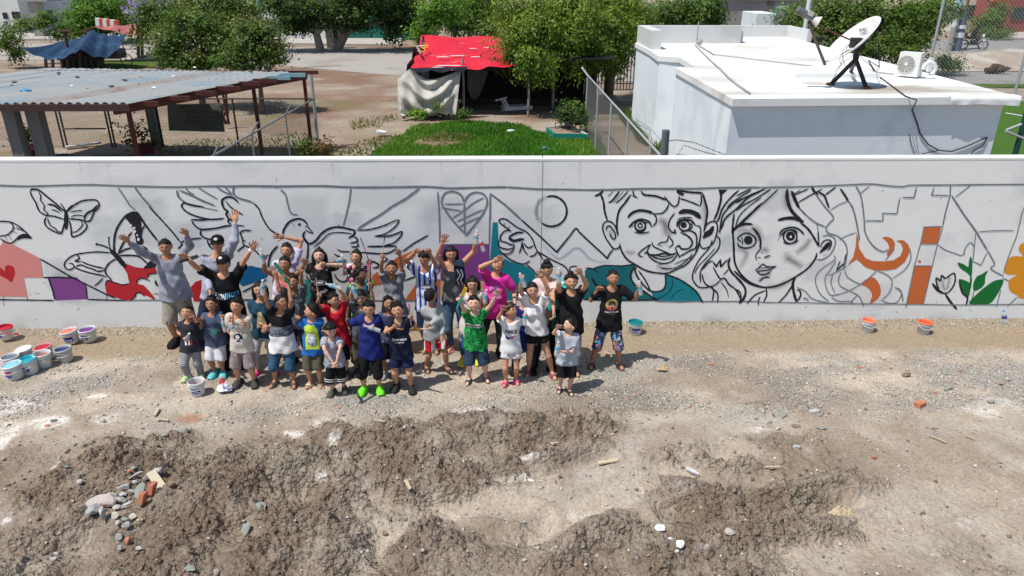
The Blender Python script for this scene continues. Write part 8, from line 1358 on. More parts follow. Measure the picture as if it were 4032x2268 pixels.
# ================================================================== THE CROWD
_mg=mat('man_grey_cotton',(.30,.31,.37),.9,.12,5,.5,30,col2=(.20,.21,.27),c2scale=4,c2amt=.45,spec=.1)
_kh=speckle('stained_khaki',(.30,.27,.22),[(.06,.06,.06),(.42,.40,.36)],16,.64)
_blk=cloth('black_cotton',(.012,.012,.014));_navy=cloth('navy_cotton',(.018,.025,.055));_den=cloth('blue_denim',(.045,.085,.15),col2=(.09,.14,.21),c2scale=5,c2amt=.4);_dkden=cloth('dark_denim',(.02,.03,.055))
_wht=cloth('white_cotton',(.74,.74,.75));_grey=cloth('grey_cotton',(.20,.21,.23));M_PRW=mat('white_print',(.75,.75,.75),.7);M_PRC=mat('cyan_print',(.10,.45,.75),.7);M_PRB=mat('black_print',(.01,.01,.012),.7);M_PRN=mat('navy_print',(.02,.03,.16),.7)
slides=lambda n,c:('slide',mat(n,c,.6,.08))
P1=person('man_grey','broad man in a stained grey long sleeved shirt and khaki shorts raising both arms',Z('A',570,452),1.72,'d',L=(Z('A',330,590),Z('A',185,480),.15,'open'),R=(Z('A',850,520),Z('A',818,405),.12,'open'),build=1.22,top=('long',_mg,{'loose':.02,'hem':.075,'flare':.01}),bottom=('shorts',_kh,1.0),shoe=('shoe',_blk),hair='short',smile=False,base=Z('B',300,705),hpitch=-.25,fat=1.1,yaw=.1,hyaw=.15)
P2=person('man_cap_grey','man in a black cap and pale grey long sleeved shirt raising one arm high',Z('A',1160,368),1.80,'m',L=(Z('A',1055,900),Z('B',590,85),.08,'relax'),R=(Z('A',1345,470),Z('A',1352,262),.10,'open'),top=('long',cloth('pale_grey_jersey',(.36,.38,.46),col2=(.27,.29,.36),c2scale=5,c2amt=.4),{'loose':.018,'hem':.06}),bottom=('pants',_dkden,2),shoe=('shoe',_blk),cap=_blk,base=Z('B',620,740),hpitch=-.1,hyaw=.2)
P3=person('man_black','man in a black cap, sunglasses and black printed t-shirt holding a paint brush',Z('A',1210,642),None,'m',feet=(Z('B',845,1000),Z('B',1035,965)),L=(Z('A',925,755),Z('A',825,665),.12,'open'),R=(Z('A',1450,690),Z('A',1535,560),.10,'open'),build=1.18,top=('tee',_blk,{'loose':.022,'hem':.07,'sleeve':.75}),bottom=('pants',_dkden,2),shoe=('shoe',[M_PRW,_blk]),cap=_blk,glasses=True,hpitch=.1,fat=1.12)
wb=MB();w2,dd,*_=P3.hk['R'];wb.lathe(w2-dd*.02,[(.033,-.014),(.035,0),(.033,.014)],14,axis=dd);wb.build('wristwatch',M_PRW,P3.root)
P4=person('woman_lavender','woman in a lavender t-shirt shading her forehead with her raised arm',Z('A',1912,392),1.66,'m',female=True,L=(Z('A',1790,850),Z('A',1785,1040),.05,'relax'),R=(Z('A',2085,450),Z('A',1895,430),.16,'open',(0,-1,.1)),build=1.12,top=('tee',cloth('lavender_cotton',(.60,.54,.70)),{'loose':.014,'hem':.09}),bottom=('tight',_blk,2),shoe=('shoe',_blk),hair='pony',base=Z('B',1500,700),htilt=0,hpitch=-.1,smile=False)
P5=person('woman_coral','woman in a coral tank top raising a bottle in one hand and waving the other',Z('A',1885,636),1.62,'d',female=True,L=(Z('A',1680,800),Z('A',1668,672),.12,'grip'),R=(Z('A',2075,800),Z('A',2112,720),.12,'open'),build=1.05,top=('tank',cloth('coral_jersey',(.66,.20,.19)),{'loose':.010,'hem':.12,'flare':.02}),bottom=('shorts',_blk,.7),shoe=slides('black_slide',(.02,.02,.022)),hair='pony')
P6=person('boy_grey_tee','boy in a dark grey printed t-shirt raising both arms in front of the coral woman',Z('C',345,632),1.42,'d',L=(Z('C',195,830),Z('C',140,650),.05,'open'),R=(Z('C',462,700),Z('C',462,600),.05,'relax'),top=('tee',cloth('charcoal_cotton',(.12,.14,.155)),{'loose':.018,'hem':.09}),bottom=('shorts',_navy,1.05),shoe=('shoe',[M_PRW,_navy]),hyaw=.1)
P7=person('boy_banded','boy in a black, camouflage and white t-shirt with long denim shorts reaching up',Z('C',200,892),None,'d',feet=(Z('B',1405,1225),Z('B',1630,1225)),L=(Z('B',1290,200),Z('B',1262,60),.05,'grip'),R=(Z('B',1595,200),Z('C',300,745),.04,'grip'),build=1.12,hyaw=1.0,top=('tee',None or band_mat('banded_tee',[(0,(.74,.74,.75)),(.80,(.15,.18,.22)),(.935,(.014,.014,.016))],noise=(26,.80,.935,(.06,.07,.09))),{'loose':.024,'hem':.12,'flare':.012,'sleeve':.5}),bottom=('shorts',cloth('jean_shorts',(.035,.095,.17)),1.15),shoe=slides('olive_grey_slide',(.09,.09,.08)),hair='buzz')
P8=person('girl_teal','girl in a dark blue printed t-shirt and pale grey leggings clasping her hands',Z('A',1615,925),None,'m',feet=(Z('B',1190,1085),Z('B',1405,1080)),female=True,L=(Z('B',1160,420),Z('B',1248,520),.16,'curl'),R=(Z('B',1420,440),Z('B',1318,525),.16,'curl'),top=('tee',cloth('dark_teal_cotton',(.018,.06,.10)),{'loose':.012,'hem':.10}),bottom=('tight',cloth('pale_grey_leggings',(.52,.52,.54)),1.95),shoe=slides('hot_pink_slide',(.75,.06,.22)),hair='long',hyaw=.15,hpitch=-.2)
K1=person('boy_vsign','smallest boy at the left in a dark t-shirt and striped trousers making a V sign',Z('B',300,262),None,'m',feet=(Z('B',320,1160),Z('B',482,1115)),L=(Z('B',195,590),Z('B',258,650),.14,'grip'),R=(Z('B',425,455),Z('B',382,402),.12,'v'),top=('tee',cloth('faded_black_cotton',(.035,.032,.045)),{'loose':.022,'hem':.12,'flare':.015}),bottom=('pants',stripe_mat('striped_trousers',(.42,.42,.44),(.10,.10,.12),2,46,.5),2),shoe=('clog',mat('pale_green_clog',(.42,.52,.28),.6)),hair='buzz',smile=False)
K2=person('boy_navy_white','boy in a washed navy t-shirt and white shorts with turquoise clogs',Z('B',600,160),None,'d',feet=(Z('B',655,1110),Z('B',755,1112)),L=(Z('B',480,535),Z('B',475,455),.10,'v'),R=(Z('B',770,560),Z('B',752,430),.10,'curl'),top=('tee',cloth('washed_navy_cotton',(.075,.095,.16)),{'loose':.02,'hem':.10}),bottom=('shorts',cloth('white_twill',(.66,.67,.70)),.95),shoe=('clog',mat('turquoise_clog',(.12,.50,.52),.6)),hair='thick')
K3=person('boy_cream','boy in a cream t-shirt with a dark print making V signs with both hands',Z('B',905,182),None,'m',feet=(Z('B',955,1225),Z('B',1150,1225)),L=(Z('B',830,590),Z('B',855,470),.14,'v'),R=(Z('B',1045,600),Z('B',1015,500),.14,'v'),top=('tee',cloth('cream_cotton',(.56,.50,.43)),{'loose':.02,'hem':.10}),bottom=('shorts',speckle('mauve_print',(.27,.21,.21),[(.65,.65,.65),(.10,.08,.12)],20,.66),.98),shoe=('shoe',[M_PRW,mat('grey_black_sneaker',(.045,.045,.04),.7)]),hair='thick',smile=False)
K4=person('boy_lime_blue','boy in a blue and lime raglan t-shirt looking back with both hands raised',Z('B',1850,250),None,'m',feet=(Z('B',1835,1230),Z('B',1955,1225)),L=(Z('B',1660,500),Z('B',1678,420),.10,'curl'),R=(Z('B',1940,540),Z('B',1868,420),.12,'curl'),hyaw=-1.15,top=('tee',cloth('royal_blue_cotton',(.02,.13,.42)),{'loose':.02,'hem':.10}),bottom=('shorts',cloth('olive_grey_twill',(.10,.09,.065)),.95),shoe=slides('cream_slide',(.66,.60,.40)),hair='thick')
K5=person('boy_red','boy in a bright red t-shirt holding a long brush and a bottle overhead',Z('C',850,862),None,'m',feet=(Z('D',625,1080),Z('D',712,1112)),L=(Z('C',662,1010),Z('C',680,905),.05,'grip'),R=(Z('C',1005,900),Z('C',900,790),.05,'grip'),hyaw=.75,hpitch=-.2,top=('tee',cloth('bright_red_cotton',(.50,.015,.03)),{'loose':.022,'hem':.14,'flare':.02}),bottom=('shorts',_blk,1.0),shoe=('clog',mat('dark_grey_clog',(.05,.05,.05),.7)),hair='short')
K6=person('boy_heather','boy in a pale heather t-shirt looking down at his joined hands',Z('D',490,418),None,'l',feet=(Z('D',540,1335),Z('D',685,1305)),L=(Z('D',430,800),Z('D',535,960),.20,'curl'),R=(Z('D',630,780),Z('D',582,955),.20,'curl'),hyaw=.45,hpitch=-.55,lean=-.16,top=('tee',speckle('heather_print',(.34,.35,.42),[(.10,.10,.15)],30,.60),{'loose':.02,'hem':.09}),bottom=('shorts',stripe_mat('black_striped_hem',(.012,.012,.014),(.012,.012,.014),2,1),1.05),shoe=('shoe',mat('olive_canvas',(.08,.09,.06),.9)),hair='curly',smile=False)
W7=person('girl_splatter','girl with straight black hair in a black splattered t-shirt crossing her hands',Z('C',672,298),1.60,'l',female=True,L=(Z('C',545,605),Z('C',672,500),.16,'curl'),R=(Z('C',955,520),Z('C',765,510),.18,'curl'),build=1.15,top=('tee',speckle('splattered_black',(.012,.012,.014),[(.45,.10,.22),(.30,.28,.30)],26,.66),{'loose':.022,'hem':.09}),bottom=('shorts',cloth('denim_shorts',(.05,.08,.14)),.6),shoe=('shoe',_blk),hair='bob',hyaw=.1)
W8=person('girl_pink_black','girl in a pink and black top making a V sign beside her face',Z('C',1135,318),1.52,'m',female=True,L=(Z('C',1000,620),Z('C',990,490),.12,'grip'),R=(Z('C',1262,580),Z('C',1165,450),.14,'v'),top=('tee',speckle('pink_black_print',(.02,.02,.025),[(.65,.18,.34),(.6,.6,.6)],9,.50),{'loose':.014,'hem':.09}),bottom=('tight',_blk,2),shoe=('shoe',_blk),hair='pony',hyaw=-.15)
K9=person('boy_curly','curly haired boy in a teal and neon green vest turned aside with a raised brush',Z('C',1180,548),1.45,'x',L=None,R=(Z('C',1300,690),Z('C',1308,515),.04,'grip'),hyaw=1.1,top=('tee',speckle('neon_teal_print',(.02,.16,.20),[(.22,.62,.04),(.02,.05,.06)],6,.50),{'loose':.018,'hem':.09}),bottom=('shorts',_blk,.9),shoe=('shoe',_blk),hair='curly')
K10=person('boy_both_up','boy in a dark grey t-shirt and olive trousers lifting a bottle and a pink brush',Z('C',1205,838),None,'m',feet=(Z('D',860,1085),Z('D',960,1060)),L=(Z('C',1075,900),Z('C',1100,780),.06,'grip'),R=(Z('C',1350,930),Z('C',1322,790),.06,'grip'),top=('tee',cloth('slate_cotton',(.09,.10,.12)),{'loose':.02,'hem':.09}),bottom=('pants',cloth('olive_trousers',(.085,.075,.045)),1.6),shoe=('clog',mat('black_red_clog',(.04,.03,.03),.7)),hair='thick',hpitch=-.25)
K11=person('boy_navy_long','boy in a navy long sleeved shirt and neon green clogs opening a bottle',Z('D',985,205),None,'m',feet=(Z('D',925,1320),Z('D',1120,1305)),L=(Z('D',795,470),Z('D',905,490),.18,'curl'),R=(Z('D',1140,530),Z('D',1050,515),.18,'curl'),hpitch=-.35,top=('long',cloth('royal_navy_cotton',(.015,.025,.16)),{'loose':.018,'hem':.12,'sleeve':1.75}),bottom=('shorts',_blk,1.15),shoe=('clog',mat('neon_green_clog',(.16,.80,.02),.6)),hair='short')
K12=person('boy_grey_up','boy in a light grey printed t-shirt stretching both arms straight up',Z('C',1578,458),1.46,'d',L=(Z('C',1452,545),Z('C',1468,430),.03,'grip'),R=(Z('C',1705,520),Z('C',1680,395),.03,'open'),top=('tee',cloth('mid_grey_cotton',(.21,.225,.255)),{'loose':.024,'hem':.12,'flare':.02}),bottom=('pants',_grey,2),shoe=('shoe',_blk),hair='short')
K13=person('boy_jersey','boy in a blue and white striped football shirt with both hands above his head',Z('C',1985,350),None,'d',feet=(Z('D',1705,780),Z('D',1805,790)),L=(Z('C',1762,455),Z('C',1872,355),.06,'curl'),R=(Z('C',2135,520),Z('C',2055,370),.06,'curl'),hpitch=-.45,hyaw=-.2,top=('tee',stripe_mat('jersey_stripes',(.72,.73,.76),(.02,.06,.38),0,13,.55,phase=.25),{'loose':.02,'hem':.10}),bottom=('shorts',_navy,.98),shoe=slides('grey_slide',(.12,.12,.125)),hair='thick',smile=False)
K14=person('boy_behind_navy','boy in a washed blue t-shirt half hidden behind the dark jersey boy',Z('D',1225,152),None,'d',feet=(Z('D',1185,1120),Z('D',1300,1060)),L=(Z('D',1130,560),Z('D',1235,590),.16,'grip'),R=None,hyaw=.3,top=('tee',speckle('blue_print_cotton',(.05,.07,.14),[(.3,.32,.36),(.2,.05,.08)],28,.62),{'loose':.018,'hem':.09}),bottom=('shorts',_blk,.98),shoe=('shoe',[M_PRW,mat('grey_sneaker',(.42,.42,.43),.8)]),hair='short')
K15=person('boy_dark_jersey','boy in a dark navy football shirt holding up a pink brush, palm out',Z('D',1330,235),None,'m',feet=(Z('D',1330,1275),Z('D',1512,1300)),L=(Z('D',1190,590),Z('D',1290,530),.20,'open'),R=(Z('D',1560,520),Z('D',1515,420),.10,'grip'),top=('tee',cloth('dark_jersey',(.014,.018,.04)),{'loose':.02,'hem':.12}),bottom=('shorts',cloth('navy_jersey_shorts',(.015,.02,.065)),.72),shoe=('shoe',mat('black_sneaker',(.02,.02,.022),.8)),hair='thick',htilt=-.15)
K16=person('boy_profile','boy in a silvery long sleeved shirt turned away, stepping forward with an orange brush',Z('D',1745,60),None,'d',feet=(Z('D',1700,1045),Z('D',1955,1060)),L=(Z('D',1850,440),Z('D',1730,500),.10,'grip'),R=(Z('D',1900,520),Z('D',1885,640),.05,'relax'),yaw=.5,hyaw=1.9,top=('long',cloth('silver_cotton',(.36,.38,.39)),{'loose':.02,'hem':.09}),bottom=('shorts',stripe_mat('red_white_shorts',(.55,.02,.03),(.70,.70,.72),0,7,.62),.75),shoe=slides('brown_black_sandal',(.05,.04,.035)),hair='short')
W17=person('teen_tank','young woman in a grey tank top and ripped jeans lifting two bottles',Z('E',420,280),None,'m',feet=(Z('F',118,780),Z('F',268,745)),female=True,L=(Z('E',250,400),Z('E',320,235),.05,'open'),R=(Z('E',715,340),Z('E',740,190),.05,'grip'),hpitch=-.4,hyaw=.15,top=('tank',cloth('grey_rib_knit',(.135,.145,.145)),{'loose':.004,'hem':.04}),bottom=('tight',_den,1.98),shoe=('flip',mat('pink_flip_flop',(.75,.35,.45),.6)),hair='long')
K18=person('girl_floral','girl with parted black hair in a pale floral dress behind the green boy',Z('E',700,662),None,'m',feet=(Z('F',262,955),Z('F',430,940)),female=True,L=(Z('E',590,1000),Z('E',600,1060),.05,'relax'),R=(Z('E',850,1040),Z('E',855,930),.10,'grip'),hpitch=-.35,top=('dress',speckle('pale_floral',(.66,.60,.58),[(.60,.30,.32),(.45,.42,.42)],26,.64),{'loose':.012}),bottom=('tight',cloth('blue_leggings',(.03,.08,.18)),1.6),shoe=('clog',mat('yellow_clog',(.65,.55,.04),.6)),hair='bob')
K19=person('boy_green','stout boy in a bright green patterned t-shirt throwing both arms up',Z('E',705,908),None,'l',feet=(Z('F',342,1185),Z('F',545,1160)),L=(Z('E',585,1060),Z('E',535,960),.08,'grip'),R=(Z('E',925,1010),Z('E',985,900),.08,'open'),build=1.1,fat=1.12,top=('tee',speckle('green_pixel_print',(.015,.22,.05),[(.005,.045,.015),(.03,.36,.09)],34,.52),{'loose':.018,'hem':.12,'sleeve':.5}),bottom=('shorts',cloth('dark_jean_shorts',(.025,.05,.085)),1.0),shoe=slides('navy_orange_sandal',(.04,.045,.07)),hair='quiff')
W20=person('woman_pink','woman in a bright pink t-shirt shading her eyes with one hand',Z('E',1010,420),None,'m',base=Z('F',600,850),female=True,L=(Z('E',795,540),Z('E',960,465),.16,'open'),R=(Z('E',1215,850),Z('E',1220,1000),.08,'relax'),build=1.25,fat=1.1,top=('tee',cloth('hot_pink_cotton',(.74,.04,.34)),{'loose':.022,'hem':.10,'sleeve':.8}),bottom=('tight',cloth('dark_grey_denim',(.04,.05,.06)),2),shoe=('shoe',_blk),hair='pony',hairm=M_HAIRB,hpitch=.05)
K21=person('girl_sports_tee','small girl in a white sports t-shirt and patterned white shorts lifting a bottle',Z('E',1165,995),None,'m',feet=(Z('F',795,1215),Z('F',915,1190)),female=True,L=(Z('E',1015,1175),Z('E',1062,1080),.08,'open'),R=(Z('E',1330,1240),Z('E',1345,1150),.10,'grip'),hyaw=.9,top=('tee',_wht,{'loose':.016,'hem':.10}),bottom=('shorts',speckle('white_leaf_print',(.66,.66,.67),[(.12,.13,.14)],24,.63),.52),shoe=slides('bright_pink_slide',(.80,.05,.24)),hair='curly',hairm=M_HAIRB)
K22=person('girl_white','girl in a plain white t-shirt and black skirt with both arms raised',Z('E',1425,738),None,'m',feet=(Z('F',1082,1075),Z('F',1365,1110)),female=True,L=(Z('E',1290,830),Z('E',1300,690),.06,'grip'),R=(Z('E',1640,830),Z('E',1560,680),.08,'open'),hpitch=-.2,hyaw=.1,top=('tee',_wht,{'loose':.018,'hem':.05}),bottom=('shorts',cloth('black_skirt_cloth',(.012,.012,.012)),.40),shoe=slides('mauve_slide',(.25,.09,.13)),hair='pony')
W23=person('woman_pale_pink','young woman with a top bun in a pale pink t-shirt bending towards the children',Z('E',1620,460),1.62,'m',female=True,L=(Z('E',1560,830),Z('E',1640,870),.12,'relax'),R=(Z('E',1690,900),Z('E',1700,1080),.22,'relax'),hpitch=-.5,hyaw=.5,build=1.15,top=('tee',cloth('pale_pink_cotton',(.66,.48,.47)),{'loose':.02,'hem':.06}),bottom=('pants',_dkden,2),shoe=('shoe',_blk),hair='topbun')
K24=person('boy_black_up','sturdy boy in a plain black t-shirt with both arms up',Z('E',1925,632),None,'m',feet=(Z('F',1445,1070),Z('F',1640,1070)),L=(Z('E',1762,800),Z('E',1762,650),.05,'grip'),R=(Z('E',2108,750),Z('E',2040,630),.05,'open'),build=1.3,fat=1.12,top=('tee',_blk,{'loose':.02,'hem':.10,'sleeve':.45}),bottom=('pants',cloth('grey_sweat_cloth',(.25,.26,.30)),1.7),shoe=slides('red_black_slide',(.10,.04,.04)),hair='thick',hpitch=-.1)
K25=person('boy_smallest','little boy in a light grey t-shirt and black shorts hugging a bottle to his chest',Z('F',1600,420),None,'l',feet=(Z('F',1465,1300),Z('F',1578,1325)),L=(Z('F',1385,605),Z('F',1430,540),.10,'open'),R=(Z('F',1610,840),Z('F',1475,830),.14,'curl'),hyaw=-1.2,top=('tee',cloth('light_grey_cotton',(.42,.46,.52)),{'loose':.018,'hem':.11}),bottom=('shorts',_blk,.95),shoe=slides('black_sandal',(.03,.03,.03)),hair='short')
K26=person('boy_palm','boy standing apart at the right in a black palm tree t-shirt and floral shorts',Z('H',1210,312),None,'d',feet=(Z('H',958,1370),Z('H',1258,1375)),L=(Z('H',945,645),Z('H',1018,530),.12,'relax'),R=(Z('H',1450,640),Z('H',1490,510),.10,'grip'),top=('tee',_blk,{'loose':.024,'hem':.12,'sleeve':.78}),bottom=('shorts',speckle('floral_board_shorts',(.02,.04,.13),[(.12,.30,.62),(.45,.12,.08),(.55,.58,.52),(.02,.10,.12)],13,.55),1.10),shoe=slides('charcoal_slide',(.045,.045,.048)),hair='short',smile=False)
K27=person('kid_navy_behind','child in dark navy almost hidden behind the pink shirted woman',Z('E',1335,815),1.30,'m',L=None,R=None,top=('tee',cloth('deep_navy_cotton',(.012,.022,.12)),{'loose':.02,'hem':.2,'flare':.03}),bottom=('pants',_navy,2),shoe=('shoe',_blk),hair='thick')
K28=person('kid_teal_cap','child with a turquoise cap hidden behind the sturdy black shirted boy',Z('E',1815,700),1.38,'m',L=None,R=None,top=('tee',cloth('teal_cotton',(.03,.25,.22)),{'loose':.015}),bottom=('pants',_blk,2),shoe=('shoe',_blk),cap=cloth('turquoise_cloth',(.06,.50,.42)))
text_print(P3,'ELSON',.10,M_PRW,-.06,-.03,-.02,.55,True);text_print(P3,'ENCAT',.10,M_PRC,.10,-.015,.10,.50,True)
patch_print(P8,[(-.07,-.14),(-.05,.02),(-.03,.11),(.02,.12),(.05,.04),(.08,-.14)],mat('pale_yellow_print',(.58,.56,.26),.8,.2,30,col2=(.6,.25,.4),c2scale=14,c2amt=.3),.01,-.06)
patch_print(K1,[(-.05,-.05),(-.05,.03),(-.02,.03),(-.02,-.05)],M_PRW,.0,-.12);patch_print(K1,[(0,-.05),(0,.03),(.02,.03),(.02,-.05)],M_PRW,.0,-.12);patch_print(K1,[(.03,-.05),(.03,.03),(.05,.03),(.05,-.05)],mat('red_print',(.6,.05,.06),.8),.0,-.12)
patch_print(K3,disc(.062,10),M_PRB,0,-.10);patch_print(K3,disc(.03,10),M_PRW,-.01,-.09,lift=.006);patch_print(K3,[(-.06,.0),(.06,.0),(.06,.035),(-.06,.035)],M_PRW,0,-.155)
patch_print(K2,disc(.045,12),mat('green_print',(.05,.22,.16),.8),.02,-.08)
patch_print(K4,[(-.10,-.22),(-.09,.12),(-.04,.16),(.05,.15),(.09,.05),(.10,-.22)],mat('lime_print',(.50,.66,.06),.8),0,-.01);patch_print(K4,[(-.06,-.10),(-.05,.03),(.0,.07),(.05,.02),(.07,-.10),(.02,-.15)],mat('white_blue_print',(.62,.64,.70),.8,.2,30,col2=(.08,.14,.35),c2scale=22,c2amt=.5),0,-.03,lift=.006)
patch_print(P6,[(-.05,-.10),(-.06,.06),(0,.10),(.06,.05),(.05,-.11)],mat('grey_print',(.34,.36,.37),.8,.3,40),.01,-.03);patch_print(K12,[(-.06,-.09),(-.07,.03),(0,.08),(.06,.04),(.05,-.09)],mat('pale_grey_print',(.36,.38,.42),.8,.3,40,col2=(.12,.13,.15),c2scale=20),.0,-.05)
text_print(W7,'DANCING',.05,M_PRW,-.01,.03,0,1);text_print(W7,'Rock',.075,M_PRW,.02,-.13,.2,1);patch_print(W7,[(-.09,-.03),(.09,-.03),(.07,.02),(-.07,.02)],M_PRW,-.01,-.01)
text_print(K13,'BBVA',.048,M_PRN,.01,.01,0,1,True);patch_print(K13,[(-.065,-.02),(.065,-.02),(.065,.075),(-.065,.075)],_wht,.01,-.06,lift=.0025);text_print(K13,'codere',.055,M_PRN,.01,-.045,0,1,True)
patch_print(K13,[(-.02,.03),(.02,.03),(.02,-.005),(0,-.03),(-.02,-.005)],M_PRN,.055,.10);patch_print(K13,disc(.013,10),_wht,.055,.105,lift=.006)
text_print(K15,'Emirates',.052,M_PRW,.01,-.06,.05,1,True);text_print(K15,'FLY BETTER',.022,M_PRW,.01,-.105,.05,1,True);patch_print(K15,[(-.025,-.006),(.025,.0),(.025,.008),(-.025,.004)],M_YEL,.05,.09);patch_print(K15,disc(.018,8),M_PRW,-.075,.04,garment='bot',centre=K15.pel-Vector((0,0,.12)))
text_print(W20,'LIFE',.07,mat('pale_lilac_print',(.75,.45,.75),.8),-.01,.06,0,1,True);text_print(W20,'IS',.07,MATS['pale_lilac_print'],-.02,-.01,0,1,True);text_print(W20,'* BEAUTIFUL',.035,MATS['pale_lilac_print'],-.01,-.075,.0,1,True)
text_print(K19,'MINECRAFT',.046,M_PRB,.0,.025,-.03,.95,True);patch_print(K19,[(-.115,-.022),(.115,-.03),(.115,.022),(-.115,.030)],M_PRW,0,.025,lift=.0025)
text_print(K21,'NIKE',.072,M_PRB,.005,.02,-.05,1,True);patch_print(K21,[(-.07,.03),(-.075,-.01),(-.05,-.035),(-.02,-.03),(.075,.03),(.0,.0),(-.04,-.002),(-.055,.01)],MATS.get('navy_print'),0,-.05);patch_print(K21,[(-.03,-.01),(.05,.02),(.03,-.02),(-.01,-.03)],mat('pink_print',(.75,.08,.30),.8),.01,-.05,lift=.006)
patch_print(K26,disc(.088,22),mat('print_gold',(.52,.44,.10),.8),0,0,res=12);patch_print(K26,[(-.085,.02),(.085,.02),(.086,-.03),(-.086,-.03)],mat('print_sand',(.50,.36,.20),.8),0,0,lift=.005);patch_print(K26,[(-.082,-.030),(.082,-.030),(.05,-.072),(0,-.088),(-.05,-.072)],mat('print_red',(.42,.08,.08),.8),0,0,lift=.005)
patch_print(K26,[(-.004,-.085),(.004,-.085),(.003,.02),(-.003,.02)],M_PRB,0,0,lift=.008)
for a in(15,50,85,120,155,190,345,215,325):
 c_,s_=math.cos(math.radians(a)),math.sin(math.radians(a));patch_print(K26,[(0,.025),(c_*.035-s_*.010,.025+s_*.035+c_*.010),(c_*.072,.022+s_*.062-.012),(c_*.035+s_*.006,.025+s_*.030-c_*.006)],M_PRB,0,0,lift=.0085,res=3)
text_print(K26,'PARADISE LIFE',.030,M_PRW,0,-.108,0,.95,True);text_print(K26,'COAST',.028,mat('dim_print',(.25,.25,.25),.8),0,-.140,0,1)
patch_print(K25,[(-.03,-.05),(-.04,.0),(.0,.03),(.04,.01),(.02,-.06)],mat('blue_grey_print',(.10,.14,.22),.8),.02,-.04);patch_print(W23,disc(.05,12),M_PRW,.03,.0)
for zz in(-.115,-.135):
 pass
def hem_ring(hp,frac,dz,m,name='hem_stripe',wdt=.010):
 for(hj,kn,an,f)in hp.legs:
  c_=hj.lerp(kn,frac)if frac<=1 else kn.lerp(an,frac-1);ax=(kn-hj).normalized();r_=.053*hp.h*1.0+.010+.004*hp.h+.004;mb=MB();mb.lathe(c_-ax*dz,[(r_,-wdt/2),(r_+.002,0),(r_,wdt/2)],20,axis=ax,capb=False,capt=False);mb.build(name,m,hp.root)
hem_ring(K6,1.05,.015,M_PRW);hem_ring(K6,1.05,.045,M_PRW)
for(hj,kn,an,f)in K11.legs:pass
jb=MB();c_=W17.shl['R']-W17.S*.03+W17.Fv*.06
for i in range(5):jb.tube([c_+Vector((.02*i-.05,.09-.01*i,.03)),c_+Vector((.02*i-.045,0,.075)),c_+Vector((.025*i-.05,-.075,.0)),c_+Vector((.03*i-.05,-.085,-.14)),c_+Vector((.03*i-.055,-.07,-.26+.03*(i%2)))],[.018,.026,.028,.028,.015],7)
o=jb.build('navy_jacket',_navy,label='navy jacket with white piping hung over the shoulder of the tank top woman',cat='jacket')
jw=MB()
for i in range(2):jw.tube([c_+Vector((-.03+.06*i,-.105,-.02)),c_+Vector((.02+.04*i,-.118,-.10)),c_+Vector((-.03+.05*i,-.112,-.18)),c_+Vector((.0+.05*i,-.10,-.25))],.005,6)
jw.build('piping',M_PRW,o)
X_=Vector((1,0,0));UZ=Vector((0,0,1))
def hb(key,sd,ax,lb,off=0.,**k):
 g=grip(key,sd);ax=Vector(ax).normalized();L_=k.pop('L',.21);return bottle(g-ax*(L_*.45-off),ax,lb,L=L_,**k)
hb('woman_coral','L',(-.03,0,1),'water bottle held upright by the woman in the coral top',.02)
hb('boy_banded','L',(.12,0,1),'water bottle held up by the boy in the banded t-shirt',0)
hb('boy_vsign','L',(.45,-.3,.9),'water bottle held tilted by the smallest boy at the left',0)
hb('boy_navy_white','R',(-.1,0,1),'water bottle dangling from the hand of the boy in white shorts',-.12)
g=grip('boy_cream','L');bottle(g+Vector((.02,-.03,-.14)),(-.05,0,1),'small bottle held against the cream t-shirt',L=.13,r=.026)
hb('boy_red','R',(-.95,0,.35),'water bottle held sideways overhead by the boy in red')
hb('girl_splatter','L',(.35,-.2,.9),'water bottle held before her face by the girl with straight black hair',.03)
hb('girl_pink_black','L',(-.12,0,1),'water bottle held by the girl in pink and black');g=grip('girl_pink_black','L');bottle(g+Vector((-.12,-.02,-.06)),(.6,0,.8),'second bottle tilted left beside the girl in pink and black')
hb('boy_both_up','L',(-.2,0,1),'bottle with blue cap hanging from the hand of the boy in olive trousers',-.09,cap=M_CAPB,pet=M_PETB)
hb('boy_navy_long','R',(-.9,-.1,.42),'water bottle being opened by the boy in the navy long sleeved shirt',.0)
hb('boy_behind_navy','L',(.1,0,1),'clear bottle held beside the dark football shirt',.02,lab=M_PET)
hb('teen_tank','R',(.05,0,1),'upright water bottle lifted by the young woman in the tank top');g=grip('teen_tank','R');bottle(g+Vector((.10,-.02,-.20)),(-.25,0,1),'empty bottle with red label hanging from the raised hand of the young woman',L=.23,lab=M_LBLR)
hb('girl_floral','R',(.1,0,1),'water bottle held by the girl in the floral dress',.02)
hb('girl_sports_tee','R',(.05,0,1),'water bottle held high by the small girl in the sports t-shirt',-.02,L=.24)
hb('girl_white','L',(-.35,0,1),'water bottle hanging from the hand of the girl in the plain white t-shirt',-.04)
hb('boy_black_up','L',(-.05,0,1),'water bottle held up by the sturdy boy in black',-.02)
g=grip('boy_smallest','R');bottle(g+Vector((-.01,-.03,.0)),(.12,0,1),'water bottle hugged by the little boy in light grey',L=.20)
hb('boy_palm','R',(-.15,0,1),'water bottle held by the boy in the palm tree t-shirt',-.02)
g=grip('man_black','L');brush(g-X_*.06-UZ*.03,g+Vector((.20,-.01,.055)),'wide black bristled brush held by the man in black',.05,handle=_blk,tip=M_BRW,tipl=.35)
g=grip('boy_banded','R');brush(g+Vector((.05,0,-.12)),g+Vector((-.12,-.02,.24)),'wide green painted brush held by the boy in the banded t-shirt',.042,handle=mat('green_smeared_handle',(.02,.25,.16),.5),tip=MATS['green_smeared_handle'],tipl=.45)
